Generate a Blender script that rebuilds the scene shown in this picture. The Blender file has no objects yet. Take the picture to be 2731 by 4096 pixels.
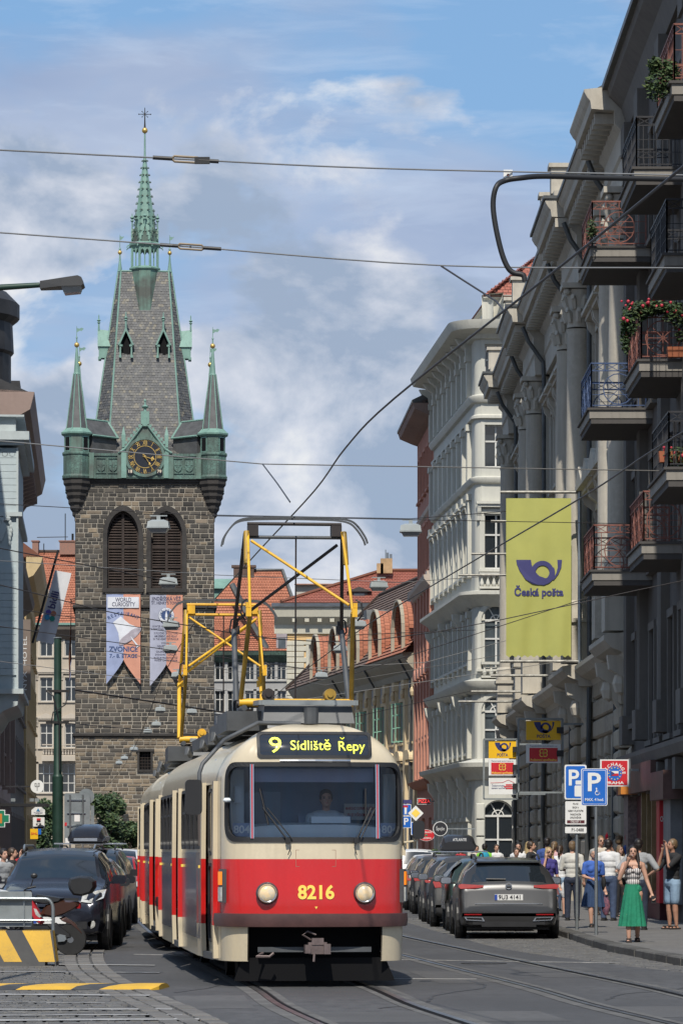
import bpy, bmesh, math, random
from mathutils import Vector, Matrix, noise as mnoise
R = math.radians
random.seed(7)
scene = bpy.context.scene
col = scene.collection
# ---------------------------------------------------------------- camera, sky, sun, exposure
F = 14000.0      # focal length in photo pixels
H = 1.64         # eye height
cd = bpy.data.cameras.new('camera'); cam = bpy.data.objects.new('camera', cd); col.objects.link(cam)
cd.sensor_fit = 'VERTICAL'; cd.sensor_height = 36.0; cd.sensor_width = 24.0
cd.lens = F/4096*36.0
cd.shift_y = (3400-2048)/4096.0
cd.clip_start = 0.5; cd.clip_end = 9000
cam.location = (0, 0, H); cam.rotation_euler = (R(90), 0, 0)
scene.camera = cam
scene.view_settings.view_transform = 'Standard'; scene.view_settings.look = 'None'
scene.view_settings.gamma = 1.0; scene.view_settings.exposure = 0.63
SUN_EL, SUN_AZ = 50.0, -4.5      # elevation, degrees to the right of straight behind the camera
sd = Vector((math.sin(R(SUN_AZ))*math.cos(R(SUN_EL)), -math.cos(R(SUN_AZ))*math.cos(R(SUN_EL)), math.sin(R(SUN_EL))))
sl = bpy.data.lights.new('sun', 'SUN'); sun = bpy.data.objects.new('sun', sl); col.objects.link(sun)
sl.energy = 3.05; sl.angle = R(0.53); sl.color = (1.0, 0.94, 0.84)
sun.rotation_euler = sd.to_track_quat('Z', 'Y').to_euler()
sun.location = (20, -60, 80)
world = bpy.data.worlds.new('World'); scene.world = world; world.use_nodes = True
def world_nodes():
 nt = world.node_tree; N = nt.nodes; L = nt.links; N.clear()
 out = N.new('ShaderNodeOutputWorld'); bg = N.new('ShaderNodeBackground')
 sky = N.new('ShaderNodeTexSky'); sky.sky_type = 'NISHITA'; sky.sun_disc = False
 sky.sun_elevation = R(SUN_EL); sky.sun_rotation = math.atan2(sd.x, sd.y)
 sky.air_density = 1.2; sky.dust_density = 0.6; sky.ozone_density = 2.5
 tc = N.new('ShaderNodeTexCoord'); g = tc.outputs['Generated']
 def mapping(loc, sc, rot=(0, 0, 0)):
  m = N.new('ShaderNodeMapping'); m.vector_type = 'POINT'
  m.inputs['Location'].default_value = loc; m.inputs['Scale'].default_value = sc
  m.inputs['Rotation'].default_value = rot
  L.new(g, m.inputs['Vector']); return m.outputs[0]
 def noise(v, s, d, r, dist=0.0):
  n = N.new('ShaderNodeTexNoise'); n.inputs['Scale'].default_value = s
  n.inputs['Detail'].default_value = d; n.inputs['Roughness'].default_value = r
  n.inputs['Distortion'].default_value = dist
  L.new(v, n.inputs['Vector']); return n.outputs['Fac']
 def ramp(f, *st):
  r = N.new('ShaderNodeValToRGB'); e = r.color_ramp.elements
  while len(e) < len(st): e.new(0.5)
  for i, (p, c) in enumerate(st):
   e[i].position = p; e[i].color = (c, c, c, 1) if not isinstance(c, tuple) else c + (1,)
  L.new(f, r.inputs[0]); return r.outputs[0]
 def mix(f, a, b):
  m = N.new('ShaderNodeMix'); m.data_type = 'RGBA'
  for k, v in ((0, f), (6, a), (7, b)):
   if isinstance(v, (int, float)): m.inputs[k].default_value = v
   elif isinstance(v, tuple): m.inputs[k].default_value = v + (1,)
   else: L.new(v, m.inputs[k])
  return m.outputs[2]
 def mul(a, b):
  m = N.new('ShaderNodeMath'); m.operation = 'MULTIPLY'
  for k, v in ((0, a), (1, b)):
   if isinstance(v, (int, float)): m.inputs[k].default_value = v
   else: L.new(v, m.inputs[k])
  return m.outputs[0]
 K = 1.0/0.085
 def kc(*c): return tuple(.80*K*q for q in c)
 # pull the blue a little deeper and mute it
 blue = mix(0.75, sky.outputs[0], kc(0.165, 0.325, 0.57))
 sep = N.new('ShaderNodeSeparateXYZ'); L.new(g, sep.inputs[0])
 # soft, stretched sheet of grey violet cloud
 v1 = mapping((0.37, 0.0, 0.07), (1.0, 1.0, 2.6))
 n1 = noise(v1, 8.0, 5.0, 0.5, 0.12)
 m1 = ramp(n1, (0.40, 0.0), (0.58, 1.0))
 sheet = mix(ramp(noise(v1, 15.0, 4.0, 0.5, 0.2), (0.32, 0.0), (0.68, 1.0)), kc(0.27, 0.335, 0.49), kc(0.39, 0.445, 0.57))
 c1 = mix(mul(m1, 0.86), blue, sheet)
 # thin bright streaks
 v3 = mapping((0.0, 0.4, 0.0), (1.0, 1.0, 5.5), (0, R(14), 0))
 m3 = ramp(noise(v3, 16.0, 6.0, 0.6, 0.4), (0.50, 0.0), (0.75, 1.0))
 c2 = mix(mul(m3, 0.5), c1, kc(0.47, 0.56, 0.70))
 # heaped white clouds low in the sky
 LX, LZ = 5.2, 3.1
 v2 = mapping((LX, 0.0, LZ), (1.0, 1.0, 1.6))
 n2 = noise(v2, 12.0, 9.0, 0.55, 0.25)
 low = ramp(sep.outputs[2], (0.0, 1.0), (0.13, 1.0), (0.175, 0.25), (0.23, 0.0))
 addm = N.new('ShaderNodeMath'); addm.operation = 'MULTIPLY_ADD'
 L.new(low, addm.inputs[0]); addm.inputs[1].default_value = 0.20; L.new(n2, addm.inputs[2])
 m2 = ramp(addm.outputs[0], (0.60, 0.0), (0.67, 1.0))
 n4 = noise(mapping((LX, 0.0, LZ+.022), (1.0, 1.0, 1.6)), 13.0, 7.0, 0.55, 0.25)
 puff = ramp(n4, (0.37, kc(0.78, 0.775, 0.755)), (0.45, kc(0.54, 0.57, 0.64)), (0.55, kc(0.275, 0.345, 0.46)))
 c3 = mix(mul(m2, 0.93), c2, puff)
 L.new(c3, bg.inputs[0]); bg.inputs[1].default_value = 0.085
 L.new(bg.outputs[0], out.inputs[0])
world_nodes()
# ---------------------------------------------------------------- helpers
def px(x, y, d):
 return Vector(((x-1365.5)*d/F, d, H-(y-3400)*d/F))
def pX(x, d): return (x-1365.5)*d/F
def pZ(y, d): return H-(y-3400)*d/F
def gd(y, z=0.0): return F*(H-z)/(y-3400)
def cr(pts, n=8):
 """Catmull-Rom through points (any dimension)."""
 P = [Vector(p) for p in pts]; out = []
 for i in range(len(P)-1):
  p0 = P[i-1] if i else P[0]*2-P[1]
  p1, p2 = P[i], P[i+1]
  p3 = P[i+2] if i+2 < len(P) else P[-1]*2-P[-2]
  for k in range(n):
   t = k/n
   out.append(0.5*((2*p1)+(p2-p0)*t+(2*p0-5*p1+4*p2-p3)*t*t+(3*p1-p0-3*p2+p3)*t**3))
 out.append(P[-1]); return out
class MB:
 def __init__(s): s.v = []; s.f = []; s.m = []; s.mi = 0; s.T = None
 def add(s, vs, fs, mi=None):
  o = len(s.v); T = s.T
  s.v += [tuple(T @ Vector(v)) for v in vs] if T else [tuple(v) for v in vs]
  s.f += [tuple(i+o for i in f) for f in fs]
  s.m += [s.mi if mi is None else mi]*len(fs); return s
 BF = [(0, 3, 2, 1), (4, 5, 6, 7), (0, 1, 5, 4), (1, 2, 6, 5), (2, 3, 7, 6), (3, 0, 4, 7)]
 def box(s, x0, x1, y0, y1, z0, z1, mi=None):
  if x0 > x1: x0, x1 = x1, x0
  if y0 > y1: y0, y1 = y1, y0
  if z0 > z1: z0, z1 = z1, z0
  return s.add([(x0, y0, z0), (x1, y0, z0), (x1, y1, z0), (x0, y1, z0), (x0, y0, z1), (x1, y0, z1), (x1, y1, z1), (x0, y1, z1)], MB.BF, mi)
 def cbox(s, c, sz, mi=None, rz=0, M=None):
  h = [q/2 for q in sz]
  vs = [Vector((a*h[0], b*h[1], e*h[2])) for e in (-1, 1) for a, b in ((-1, -1), (1, -1), (1, 1), (-1, 1))]
  m = M if M is not None else Matrix.Rotation(rz, 3, 'Z')
  return s.add([m @ v+Vector(c) for v in vs], MB.BF, mi)
 def chbox(s, x0, x1, y0, y1, z0, z1, c=.02, mi=None):
  """box whose outer (+y) face is chamfered"""
  vs = [(x0, y0, z0), (x1, y0, z0), (x1, y0, z1), (x0, y0, z1), (x0, y1-c, z0), (x1, y1-c, z0), (x1, y1-c, z1), (x0, y1-c, z1), (x0+c, y1, z0+c), (x1-c, y1, z0+c), (x1-c, y1, z1-c), (x0+c, y1, z1-c)]
  fs = []
  for i in range(4):
   j = (i+1) % 4
   fs += [(i, i+4, j+4, j), (i+4, i+8, j+8, j+4)]
  fs += [(8, 11, 10, 9), (0, 1, 2, 3)]
  return s.add(vs, fs, mi)
 def bar(s, p0, p1, w, h=None, mi=None, up=(0, 0, 1)):
  p0, p1 = Vector(p0), Vector(p1); d = (p1-p0); l = d.length; d.normalize(); h = h or w
  u = Vector(up)
  if abs(d.dot(u)) > .98: u = Vector((0, 1, 0))
  a = d.cross(u).normalized(); b = a.cross(d)
  vs = [p+a*(w/2*i)+b*(h/2*j) for p in (p0, p1) for i, j in ((-1, -1), (1, -1), (1, 1), (-1, 1))]
  return s.add(vs, MB.BF, mi)
 def tube(s, pts, r, n=8, mi=None, cap=True):
  P = [Vector(p) for p in pts]; m = len(P)
  rs = r if isinstance(r, (list, tuple)) else [r]*m
  vs = []; a = None
  for i in range(m):
   t = (P[min(i+1, m-1)]-P[max(i-1, 0)]).normalized()
   if a is None:
    a = t.cross(Vector((0, 0, 1)))
    if a.length < .05: a = t.cross(Vector((1, 0, 0)))
   a = (a-t*a.dot(t)).normalized(); b = t.cross(a)
   for k in range(n):
    q = 2*math.pi*k/n
    vs.append(P[i]+(a*math.cos(q)+b*math.sin(q))*rs[i])
  fs = [(i*n+k, i*n+(k+1) % n, (i+1)*n+(k+1) % n, (i+1)*n+k) for i in range(m-1) for k in range(n)]
  if cap: fs += [tuple(range(n))[::-1], tuple(range((m-1)*n, m*n))]
  return s.add(vs, fs, mi)
 def lathe(s, prof, n=12, c=(0, 0, 0), mi=None, M=None, a0=0.0, sq=None):
  """prof: list of (r, z) from bottom to top."""
  c = Vector(c); vs = []; m = len(prof)
  for r, z in prof:
   for k in range(n):
    q = a0+2*math.pi*k/n
    v = Vector((r*math.cos(q), r*math.sin(q), z))
    if M is not None: v = M @ v
    vs.append(v+c)
  fs = [(i*n+k, i*n+(k+1) % n, (i+1)*n+(k+1) % n, (i+1)*n+k) for i in range(m-1) for k in range(n)]
  fs += [tuple(range(n))[::-1], tuple(range((m-1)*n, m*n))]
  return s.add(vs, fs, mi)
 def ball(s, c, r, n=12, mi=None):
  rx, ry, rz = (r, r, r) if not isinstance(r, (tuple, list)) else r
  m = max(4, n//2); vs = []; fs = []
  for i in range(m+1):
   th = math.pi*(i+.0)/m
   th = min(max(th, .02), math.pi-.02)
   for k in range(n):
    q = 2*math.pi*k/n
    vs.append((c[0]+rx*math.sin(th)*math.cos(q), c[1]+ry*math.sin(th)*math.sin(q), c[2]-rz*math.cos(th)))
  fs = [(i*n+k, i*n+(k+1) % n, (i+1)*n+(k+1) % n, (i+1)*n+k) for i in range(m) for k in range(n)]
  fs += [tuple(range(n))[::-1], tuple(range(m*n, (m+1)*n))]
  return s.add(vs, fs, mi)
 def ext(s, poly, ax, c0, c1, mi=None):
  """extrude a 2D polygon along axis ax ('x': poly is (y,z); 'y': (x,z); 'z': (x,y))."""
  f = {'x': lambda p, c: (c, p[0], p[1]), 'y': lambda p, c: (p[0], c, p[1]), 'z': lambda p, c: (p[0], p[1], c)}[ax]
  n = len(poly)
  vs = [f(p, c0) for p in poly]+[f(p, c1) for p in poly]
  fs = [tuple(range(n)), tuple(range(n, 2*n))[::-1]]+[(i, i+n, (i+1) % n+n, (i+1) % n) for i in range(n)]
  return s.add(vs, fs, mi)
 def frame(s, outer, inner, ax, c0, c1, mi=None):
  """ring between two polygons with equal vertex counts, extruded"""
  f = {'x': lambda p, c: (c, p[0], p[1]), 'y': lambda p, c: (p[0], c, p[1]), 'z': lambda p, c: (p[0], p[1], c)}[ax]
  n = len(outer)
  vs = [f(p, c) for c in (c0, c1) for q in (outer, inner) for p in q]
  fs = []
  for i in range(n):
   j = (i+1) % n
   fs += [(i, j, n+j, n+i), (2*n+i, 3*n+i, 3*n+j, 2*n+j), (i, 2*n+i, 2*n+j, j), (n+i, n+j, 3*n+j, 3*n+i)]
  return s.add(vs, fs, mi)
 def mesh(s, name, mats, smooth=None):
  me = bpy.data.meshes.new(name)
  me.from_pydata(s.v, [], s.f)
  for m in (mats if isinstance(mats, (list, tuple)) else [mats]): me.materials.append(m)
  if any(s.m): me.polygons.foreach_set('material_index', s.m)
  bm = bmesh.new(); bm.from_mesh(me)
  bmesh.ops.recalc_face_normals(bm, faces=bm.faces)
  if smooth is not None:
   ca = math.cos(R(smooth))
   for f in bm.faces: f.smooth = True
   for e in bm.edges:
    if len(e.link_faces) == 2 and e.link_faces[0].normal.dot(e.link_faces[1].normal) < ca: e.smooth = False
  bm.to_mesh(me); bm.free()
  return me
 def build(s, name, mats, parent=None, smooth=None, kind=None):
  return link(name, s.mesh(name, mats, smooth), parent, kind)
def link(name, me, parent=None, kind=None, loc=None, rot=None):
 o = bpy.data.objects.new(name, me); col.objects.link(o)
 if parent: o.parent = parent
 if kind: o['kind'] = kind
 if loc is not None: o.location = loc
 if rot is not None: o.rotation_euler = rot
 return o
def tag(o, label, cat=None, group=None, kind=None):
 o['label'] = label
 if cat: o['category'] = cat
 if group: o['group'] = group
 if kind: o['kind'] = kind
 return o
def thing(name, label, cat, loc=(0, 0, 0), rz=0.0, group=None):
 o = bpy.data.objects.new(name, None); col.objects.link(o)
 o.empty_display_size = .3
 o.location = loc; o.rotation_euler = (0, 0, rz)
 return tag(o, label, cat, group)
KIDS = {}
def copy_tree(o, parent=None):
 c = o.copy(); col.objects.link(c)
 if parent: c.parent = parent
 for ch in list(o.children): copy_tree(ch, c)
 return c
def rrect(x0, x1, z0, z1, r, n=4):
 out = []
 for cx, cz, a in ((x1-r, z1-r, 0), (x0+r, z1-r, 90), (x0+r, z0+r, 180), (x1-r, z0+r, 270)):
  for k in range(n+1):
   q = R(a+90*k/n); out.append((cx+r*math.cos(q), cz+r*math.sin(q)))
 return out
def circ(cx, cz, r, n=24, a0=0, a1=360, rz=None):
 full = abs(a1-a0) >= 360; m = n if full else n+1
 return [(cx+r*math.cos(R(a0+(a1-a0)*k/n)), cz+(rz or r)*math.sin(R(a0+(a1-a0)*k/n))) for k in range(m)]
def text_mesh(s, size, mat, bold=0.0, align='CENTER', ext=0.003, sx=1.0, res=3):
 cu = bpy.data.curves.new('lettering', 'FONT'); cu.body = s; cu.size = size; cu.align_x = align; cu.align_y = 'CENTER'
 cu.offset = bold*size; cu.extrude = ext; cu.resolution_u = res
 ob = bpy.data.objects.new('lettering', cu)
 me = bpy.data.meshes.new_from_object(ob); bpy.data.objects.remove(ob); bpy.data.curves.remove(cu)
 if sx != 1.0: me.transform(Matrix.Diagonal((sx, 1, 1, 1)))
 me.materials.clear(); me.materials.append(mat); return me
def conform(o, fn, off):
 vs = o.data.vertices; y0 = sum(v.co.y for v in vs)/len(vs)
 for v in vs: v.co.y += fn(v.co.x, v.co.z)-off-y0
 return o
FRONT = Matrix.Rotation(R(90), 4, 'X')          # lettering upright, read from -y
def text(s, parent, loc, size, mat, bold=0.0, align='CENTER', rot=FRONT, ext=0.003, sx=1.0, name='lettering', roll=0.0, fw=None):
 me = text_mesh(s, size, mat, bold, align, ext, sx)
 if fw:
  xs = [v.co.x for v in me.vertices]; me.transform(Matrix.Diagonal((fw/max(1e-6, max(xs)-min(xs)), 1, 1, 1)))
 me.transform(Matrix.Translation(Vector(loc)) @ rot @ Matrix.Rotation(roll, 4, 'Z'))
 return link(name, me, parent)
def arc_text(s, parent, c, rad, size, mat, a_mid, step, bold=0.0, rot=FRONT, name='lettering', sx=1.0):
 """letters set on an arc around c (x, y, z), read from -y"""
 vs = MB(); n = len(s)
 allme = bmesh.new()
 for i, ch in enumerate(s):
  if ch == ' ': continue
  a = a_mid-step*(i-(n-1)/2)
  me = text_mesh(ch, size, mat, bold, ext=0.003, sx=sx)
  me.transform(Matrix.Translation(Vector(c)) @ rot @ Matrix.Translation((rad*math.cos(R(a)), rad*math.sin(R(a)), 0)) @ Matrix.Rotation(R(a-90 if step > 0 else a+90), 4, 'Z'))
  allme.from_mesh(me); bpy.data.meshes.remove(me)
 me = bpy.data.meshes.new(name); allme.to_mesh(me); allme.free(); me.materials.append(mat)
 return link(name, me, parent)
# ---------------------------------------------------------------- materials
MATS = {}
def mat(name, c, rough=.6, metal=0.0, var=.18, sc=2.0, bump=0.0, bsc=None, c2=None, streak=0.0, coat=0.0, spec=.5, rnd=0.0, stretch=None, emit=0.0, fine=0.0):
 if name in MATS: return MATS[name]
 m = bpy.data.materials.new(name); MATS[name] = m; m.use_nodes = True
 nt = m.node_tree; N = nt.nodes; L = nt.links; b = N['Principled BSDF']
 b.inputs['Roughness'].default_value = rough; b.inputs['Metallic'].default_value = metal
 b.inputs['Coat Weight'].default_value = coat; b.inputs['Coat Roughness'].default_value = .08
 b.inputs['Specular IOR Level'].default_value = spec
 if emit:
  b.inputs['Emission Color'].default_value = (*c, 1); b.inputs['Emission Strength'].default_value = emit
 c2 = c2 or tuple(q*(1-min(var*2.2, .9)) for q in c)
 tc = N.new('ShaderNodeTexCoord'); mp = N.new('ShaderNodeMapping'); L.new(tc.outputs['Object'], mp.inputs[0])
 if stretch: mp.inputs['Scale'].default_value = stretch
 oi = None
 if rnd:
  oi = N.new('ShaderNodeObjectInfo')
  ad = N.new('ShaderNodeVectorMath'); ad.operation = 'MULTIPLY_ADD'
  L.new(oi.outputs['Random'], ad.inputs[0]); ad.inputs[1].default_value = (37, 91, 53); L.new(mp.outputs[0], ad.inputs[2]); vec = ad.outputs[0]
 else: vec = mp.outputs[0]
 def noise(s, d=5, r=.6, v=None):
  n = N.new('ShaderNodeTexNoise'); n.inputs['Scale'].default_value = s; n.inputs['Detail'].default_value = d; n.inputs['Roughness'].default_value = r
  L.new(v or vec, n.inputs['Vector']); return n.outputs['Fac']
 def mixc(f, a, bb, bt='MIX'):
  x = N.new('ShaderNodeMix'); x.data_type = 'RGBA'; x.blend_type = bt
  for k, v in ((0, f), (6, a), (7, bb)):
   if isinstance(v, (int, float)): x.inputs[k].default_value = v
   elif isinstance(v, tuple): x.inputs[k].default_value = (*v, 1)
   else: L.new(v, x.inputs[k])
  return x.outputs[2]
 def ramp(f, a, bb):
  r = N.new('ShaderNodeMapRange'); r.inputs[1].default_value = a; r.inputs[2].default_value = bb; L.new(f, r.inputs[0]); return r.outputs[0]
 cc = c
 if var: cc = mixc(ramp(noise(sc), .35, .72), c, c2)
 if fine: cc = mixc(ramp(noise(sc*14, 3, .7), .42, .66), cc, tuple(q*(1-fine) for q in c))
 if streak:
  ms = N.new('ShaderNodeMapping'); L.new(tc.outputs['Object'], ms.inputs[0]); ms.inputs['Scale'].default_value = (2.2, 2.2, .16)
  cc = mixc(ramp(noise(2.3, 5, .65, ms.outputs[0]), .48, .78), cc, tuple(q*(1-streak) for q in c))
 if rnd:
  hv = N.new('ShaderNodeHueSaturation'); L.new(cc, hv.inputs['Color']) if not isinstance(cc, tuple) else None
  if isinstance(cc, tuple): hv.inputs['Color'].default_value = (*cc, 1)
  rr = N.new('ShaderNodeMapRange'); rr.inputs[3].default_value = 1-rnd; rr.inputs[4].default_value = 1+rnd; L.new(oi.outputs['Random'], rr.inputs[0])
  L.new(rr.outputs[0], hv.inputs['Value']); cc = hv.outputs[0]
 if isinstance(cc, tuple): b.inputs['Base Color'].default_value = (*cc, 1)
 else: L.new(cc, b.inputs['Base Color'])
 if bump:
  bp = N.new('ShaderNodeBump'); bp.inputs['Strength'].default_value = bump; bp.inputs['Distance'].default_value = .05
  L.new(noise(bsc or sc*6, 4, .6), bp.inputs['Height']); L.new(bp.outputs[0], b.inputs['Normal'])
 return m
def glass(name, tint=(.75, .85, .9), t=.7, rough=.02):
 if name in MATS: return MATS[name]
 m = bpy.data.materials.new(name); MATS[name] = m; m.use_nodes = True
 nt = m.node_tree; N = nt.nodes; L = nt.links; N.clear()
 o = N.new('ShaderNodeOutputMaterial'); g = N.new('ShaderNodeBsdfGlossy'); g.inputs['Roughness'].default_value = rough
 tr = N.new('ShaderNodeBsdfTransparent'); tr.inputs[0].default_value = (*(q*t for q in tint), 1)
 fr = N.new('ShaderNodeFresnel'); fr.inputs[0].default_value = 1.5; mx = N.new('ShaderNodeMixShader')
 L.new(fr.outputs[0], mx.inputs[0]); L.new(tr.outputs[0], mx.inputs[1]); L.new(g.outputs[0], mx.inputs[2]); L.new(mx.outputs[0], o.inputs[0])
 return m
# ---------------------------------------------------------------- palette
asphalt = mat('asphalt', (.084, .083, .084), .8, var=.22, sc=.22, bump=.3, bsc=55, fine=.35, stretch=(1.6, .7, 1))
asphalt2 = mat('asphalt_patch', (.098, .096, .095), .85, var=.2, sc=.5, bump=.25, bsc=60, fine=.25)
setts_m = [mat('sett_%s' % n, c, .75, var=.15, sc=3, bump=.2, bsc=30) for n, c in (('a', (.115, .112, .108)), ('b', (.095, .093, .092)), ('c', (.14, .135, .125)), ('d', (.105, .1, .09)))]
mortar_g = mat('sand_joint', (.07, .067, .06), .95, var=.2, sc=4)
granite = mat('granite', (.165, .155, .142), .8, var=.2, sc=4, bump=.2, fine=.3, rnd=.2)
kerbface = mat('kerb_granite', (.12, .115, .105), .85, var=.3, sc=5, bump=.4, fine=.4, rnd=.2)
pave = mat('pavement_mosaic', (.165, .158, .15), .85, var=.14, sc=.8, bump=.2, bsc=40, fine=.3)
steel_rail = mat('rail_steel', (.30, .29, .28), .38, .9, var=.25, sc=2)
black_m = mat('blackish', (.010, .010, .011), .8, var=0, spec=.1)
paint_white_worn = mat('worn_white_paint', (.46, .45, .43), .7, c2=(.10, .098, .095), sc=3.2, stretch=(1, 2.0, 1), fine=.5)
yellow_p = mat('yellow_paint', (.72, .42, .03), .6, c2=(.42, .26, .04), sc=2.5, var=.2, fine=.2)
black_p = mat('black_paint', (.03, .03, .032), .65, c2=(.06, .06, .058), sc=2.5)
concrete = mat('concrete', (.30, .29, .27), .85, var=.2, sc=3, bump=.2)
galv = mat('galvanised', (.36, .39, .40), .42, .75, var=.15, sc=3)
steel_grey = mat('grey_paint_metal', (.26, .285, .29), .45, .2, var=.15, sc=3)
# ---------------------------------------------------------------- ground, road, tracks
g = MB(); g.add([(-4000, -300, -.02), (4000, -300, -.02), (4000, 7000, -.02), (-4000, 7000, -.02)], [(0, 1, 2, 3)])
ground = g.build('ground', asphalt2); tag(ground, 'grey street ground stretching away under everything', kind='structure')
track_c = cr([(1.15, 27.5), (.5, 33), (.05, 37), (-.32, 41.5), (-1.09, 49), (-1.9, 57), (-2.6, 64), (-3.2, 71), (-4.3, 85), (-5.7, 105), (-8.2, 140), (-12, 190), (-17, 250)], 6)
def offs(c, o):
 out = []
 for i, p in enumerate(c):
  t = (c[min(i+1, len(c)-1)]-c[max(i-1, 0)]).normalized(); out.append(p+Vector((t.y, -t.x))*o)
 return out
def strip(mb, ca, cb, z, mi=None):
 vs = [(p.x, p.y, z) for p in ca]+[(p.x, p.y, z) for p in cb]; n = len(ca)
 mb.add(vs, [(i, n+i, n+i+1, i+1) for i in range(n-1)], mi)
band_c = cr([(-.55, 27), (-.72, 30), (-1.35, 35), (-2.1, 40), (-2.75, 44.5), (-3.35, 50), (-3.85, 57), (-4.15, 65), (-4.45, 75), (-5.2, 92), (-7.4, 125), (-11, 170)], 10)
road_r = cr([(9, 27), (6.6, 36), (5.3, 43), (3.6, 52), (2.7, 58), (2.25, 65), (1.55, 78), (.8, 95), (-1, 130), (-5, 190)], 10)
r = MB(); n = min(len(band_c), len(road_r))
def resamp(c, ys):
 out = []
 for y in ys:
  for i in range(len(c)-1):
   if c[i].y <= y <= c[i+1].y:
    t = (y-c[i].y)/(c[i+1].y-c[i].y); out.append(c[i].lerp(c[i+1], t)); break
 return out
ys = [27.2+i*(165-27.2)/70 for i in range(71)]
strip(r, resamp(band_c, ys), resamp(road_r, ys), .0)
road = r.build('asphalt_road', asphalt); tag(road, 'dark asphalt carriageway carrying the tram tracks', kind='structure')
def rails(name, off, label):
 t = thing(name, label, 'tram track')
 slab = MB(); [strip(slab, offs(track_c, off+a), offs(track_c, off+b), .004) for a, b in ((-.90, -.752), (.752, .90), (-.62, -.53), (.53, .62))]
 slab.build('edge_seam', mat('rail_edging', (.135, .13, .122), .85, var=.3, sc=2, fine=.3), t)
 for s in (-1, 1):
  m = MB(); c0 = offs(track_c, off+s*.7175)
  strip(m, offs(c0, -.036), offs(c0, .036), .011)
  strip(m, offs(c0, .034), offs(c0, .036), .004)
  m.build('rail', steel_rail, t)
  gr = MB(); strip(gr, offs(c0, -.034-s*.055), offs(c0, .026-s*.055), .0075)
  gr.build('groove', black_m, t)
 return t
rails('tram_track', 0, 'steel tram track under the red and cream tram')
rails('tram_track', 3.28, 'empty steel tram track beside the tram towards the parked cars')
# asphalt repair patches
for (x0, x1, y0, y1), lb in (((-.2, 2.2, 33.2, 35.6), 'paler repair patch across the tram rails'), ((2.9, 4.6, 34.2, 36.8), 'paler repair patch near the kerb side rail'), ((-1.6, -.9, 36.0, 39.5), 'narrow repair strip left of the tram rails'), ((1.2, 2.0, 43.0, 47.5), 'repair patch between the two tram tracks'), ((2.6, 3.6, 45.0, 49.0), 'repair patch beside the cobbled bay')):
 m = MB(); m.add([(x0, y0, .002), (x1, y0+.3, .002), (x1-.2, y1, .002), (x0-.3, y1-.2, .002)], [(0, 1, 2, 3)])
 tag(m.build('road_patch', asphalt2), lb, kind='structure')
# joint lines in the asphalt
for k, (a, b) in enumerate((((1500, 3838), (2480, 3853)), ((1520, 3915), (1905, 3917)), ((540, 3818), (880, 3824)))):
 A = px(a[0], a[1], gd(a[1])); B = px(b[0], b[1], gd(b[1]))
 m = MB(); m.bar((A.x, A.y, .004), (B.x, B.y, .004), .07, .006)
 tag(m.build('road_seam', paint_white_worn), ('long pale seam across the road behind the tram nose', 'short pale seam beside the tram bumper', 'pale seam beside the tram doors')[k], kind='structure')
# manhole cover and tar-filled cracks
mh = MB(); mh.ext(circ(2.05, 50.5, .33, 28), 'z', -.01, .009); mh = mh.build('manhole_cover', mat('cast_iron', (.07, .065, .06), .6, .5, var=.3, sc=20, bump=.5, bsc=40)); tag(mh, 'round iron manhole cover beside the empty tram track', 'manhole')
for k, c_ in enumerate((((.4, 36.2), (.9, 37.6), (1.1, 39.6), (1.7, 41.8), (1.6, 44.0)), ((2.9, 38.2), (3.2, 39.8), (3.9, 41.0), (4.3, 43.0)), ((-1.9, 40.2), (-1.5, 42.3), (-1.8, 44.5)))):
 m = MB(); pc = cr([Vector(p) for p in c_], 6); pc = [p+Vector((random.uniform(-.03, .03), 0)) for p in pc]; strip(m, offs(pc, -.018), offs(pc, .018), .0035)
 tag(m.build('tar_crack', black_p), ('tar-filled crack between the two tracks', 'tar-filled crack towards the kerb', 'short tar-filled crack left of the tram nose')[k], kind='structure')
# cobbled lane on the left: stone setts
def setts(name, label, inside, xr, yr, sx=.15, sy=.13, z=.0, h=.012):
 m = MB(); y = yr[0]; row = 0
 while y < yr[1]:
  x = xr[0]+random.uniform(0, 1)*sx
  while x < xr[1]:
   w = sx*random.uniform(.85, 1.05); d = sy*.93
   cx, cy = x+w/2, y+d/2
   if inside(cx, cy):
    zt = z+h*random.uniform(.55, 1.0); b = .014; j = random.uniform(-.008, .008)
    vs = [(x, y, z-.02), (x+w, y+j, z-.02), (x+w, y+d+j, z-.02), (x, y+d, z-.02), (x+b, y+b, zt), (x+w-b, y+b+j, zt), (x+w-b, y+d-b+j, zt), (x+b, y+d-b, zt)]
    m.add(vs, [(4, 5, 6, 7), (0, 1, 5, 4), (1, 2, 6, 5), (2, 3, 7, 6), (3, 0, 4, 7)], random.choice((0, 0, 1, 1, 2, 3)))
   x += w+.012
  y += sy; row += 1
 o = m.build(name, setts_m); tag(o, label, 'cobbles', kind='stuff'); return o
def cx_at(c, y):
 for i in range(len(c)-1):
  if c[i].y <= y <= c[i+1].y: return c[i].x+(c[i+1].x-c[i].x)*(y-c[i].y)/(c[i+1].y-c[i].y)
 return c[-1].x
setts('cobblestones', 'grey stone setts paving the lane under the parked dark cars', lambda x, y: x < cx_at(band_c, y)-.62, (-7.4, -.8), (29, 64), .17, .14, -.004)
setts('cobblestones', 'grey stone setts paving the bay behind the silver estate car', lambda x, y: x > cx_at(road_r, y)+.02 and x < kerb_x(y)+.05, (1.4, 6.6), (44, 78), .17, .14, -.004) if False else None
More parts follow.
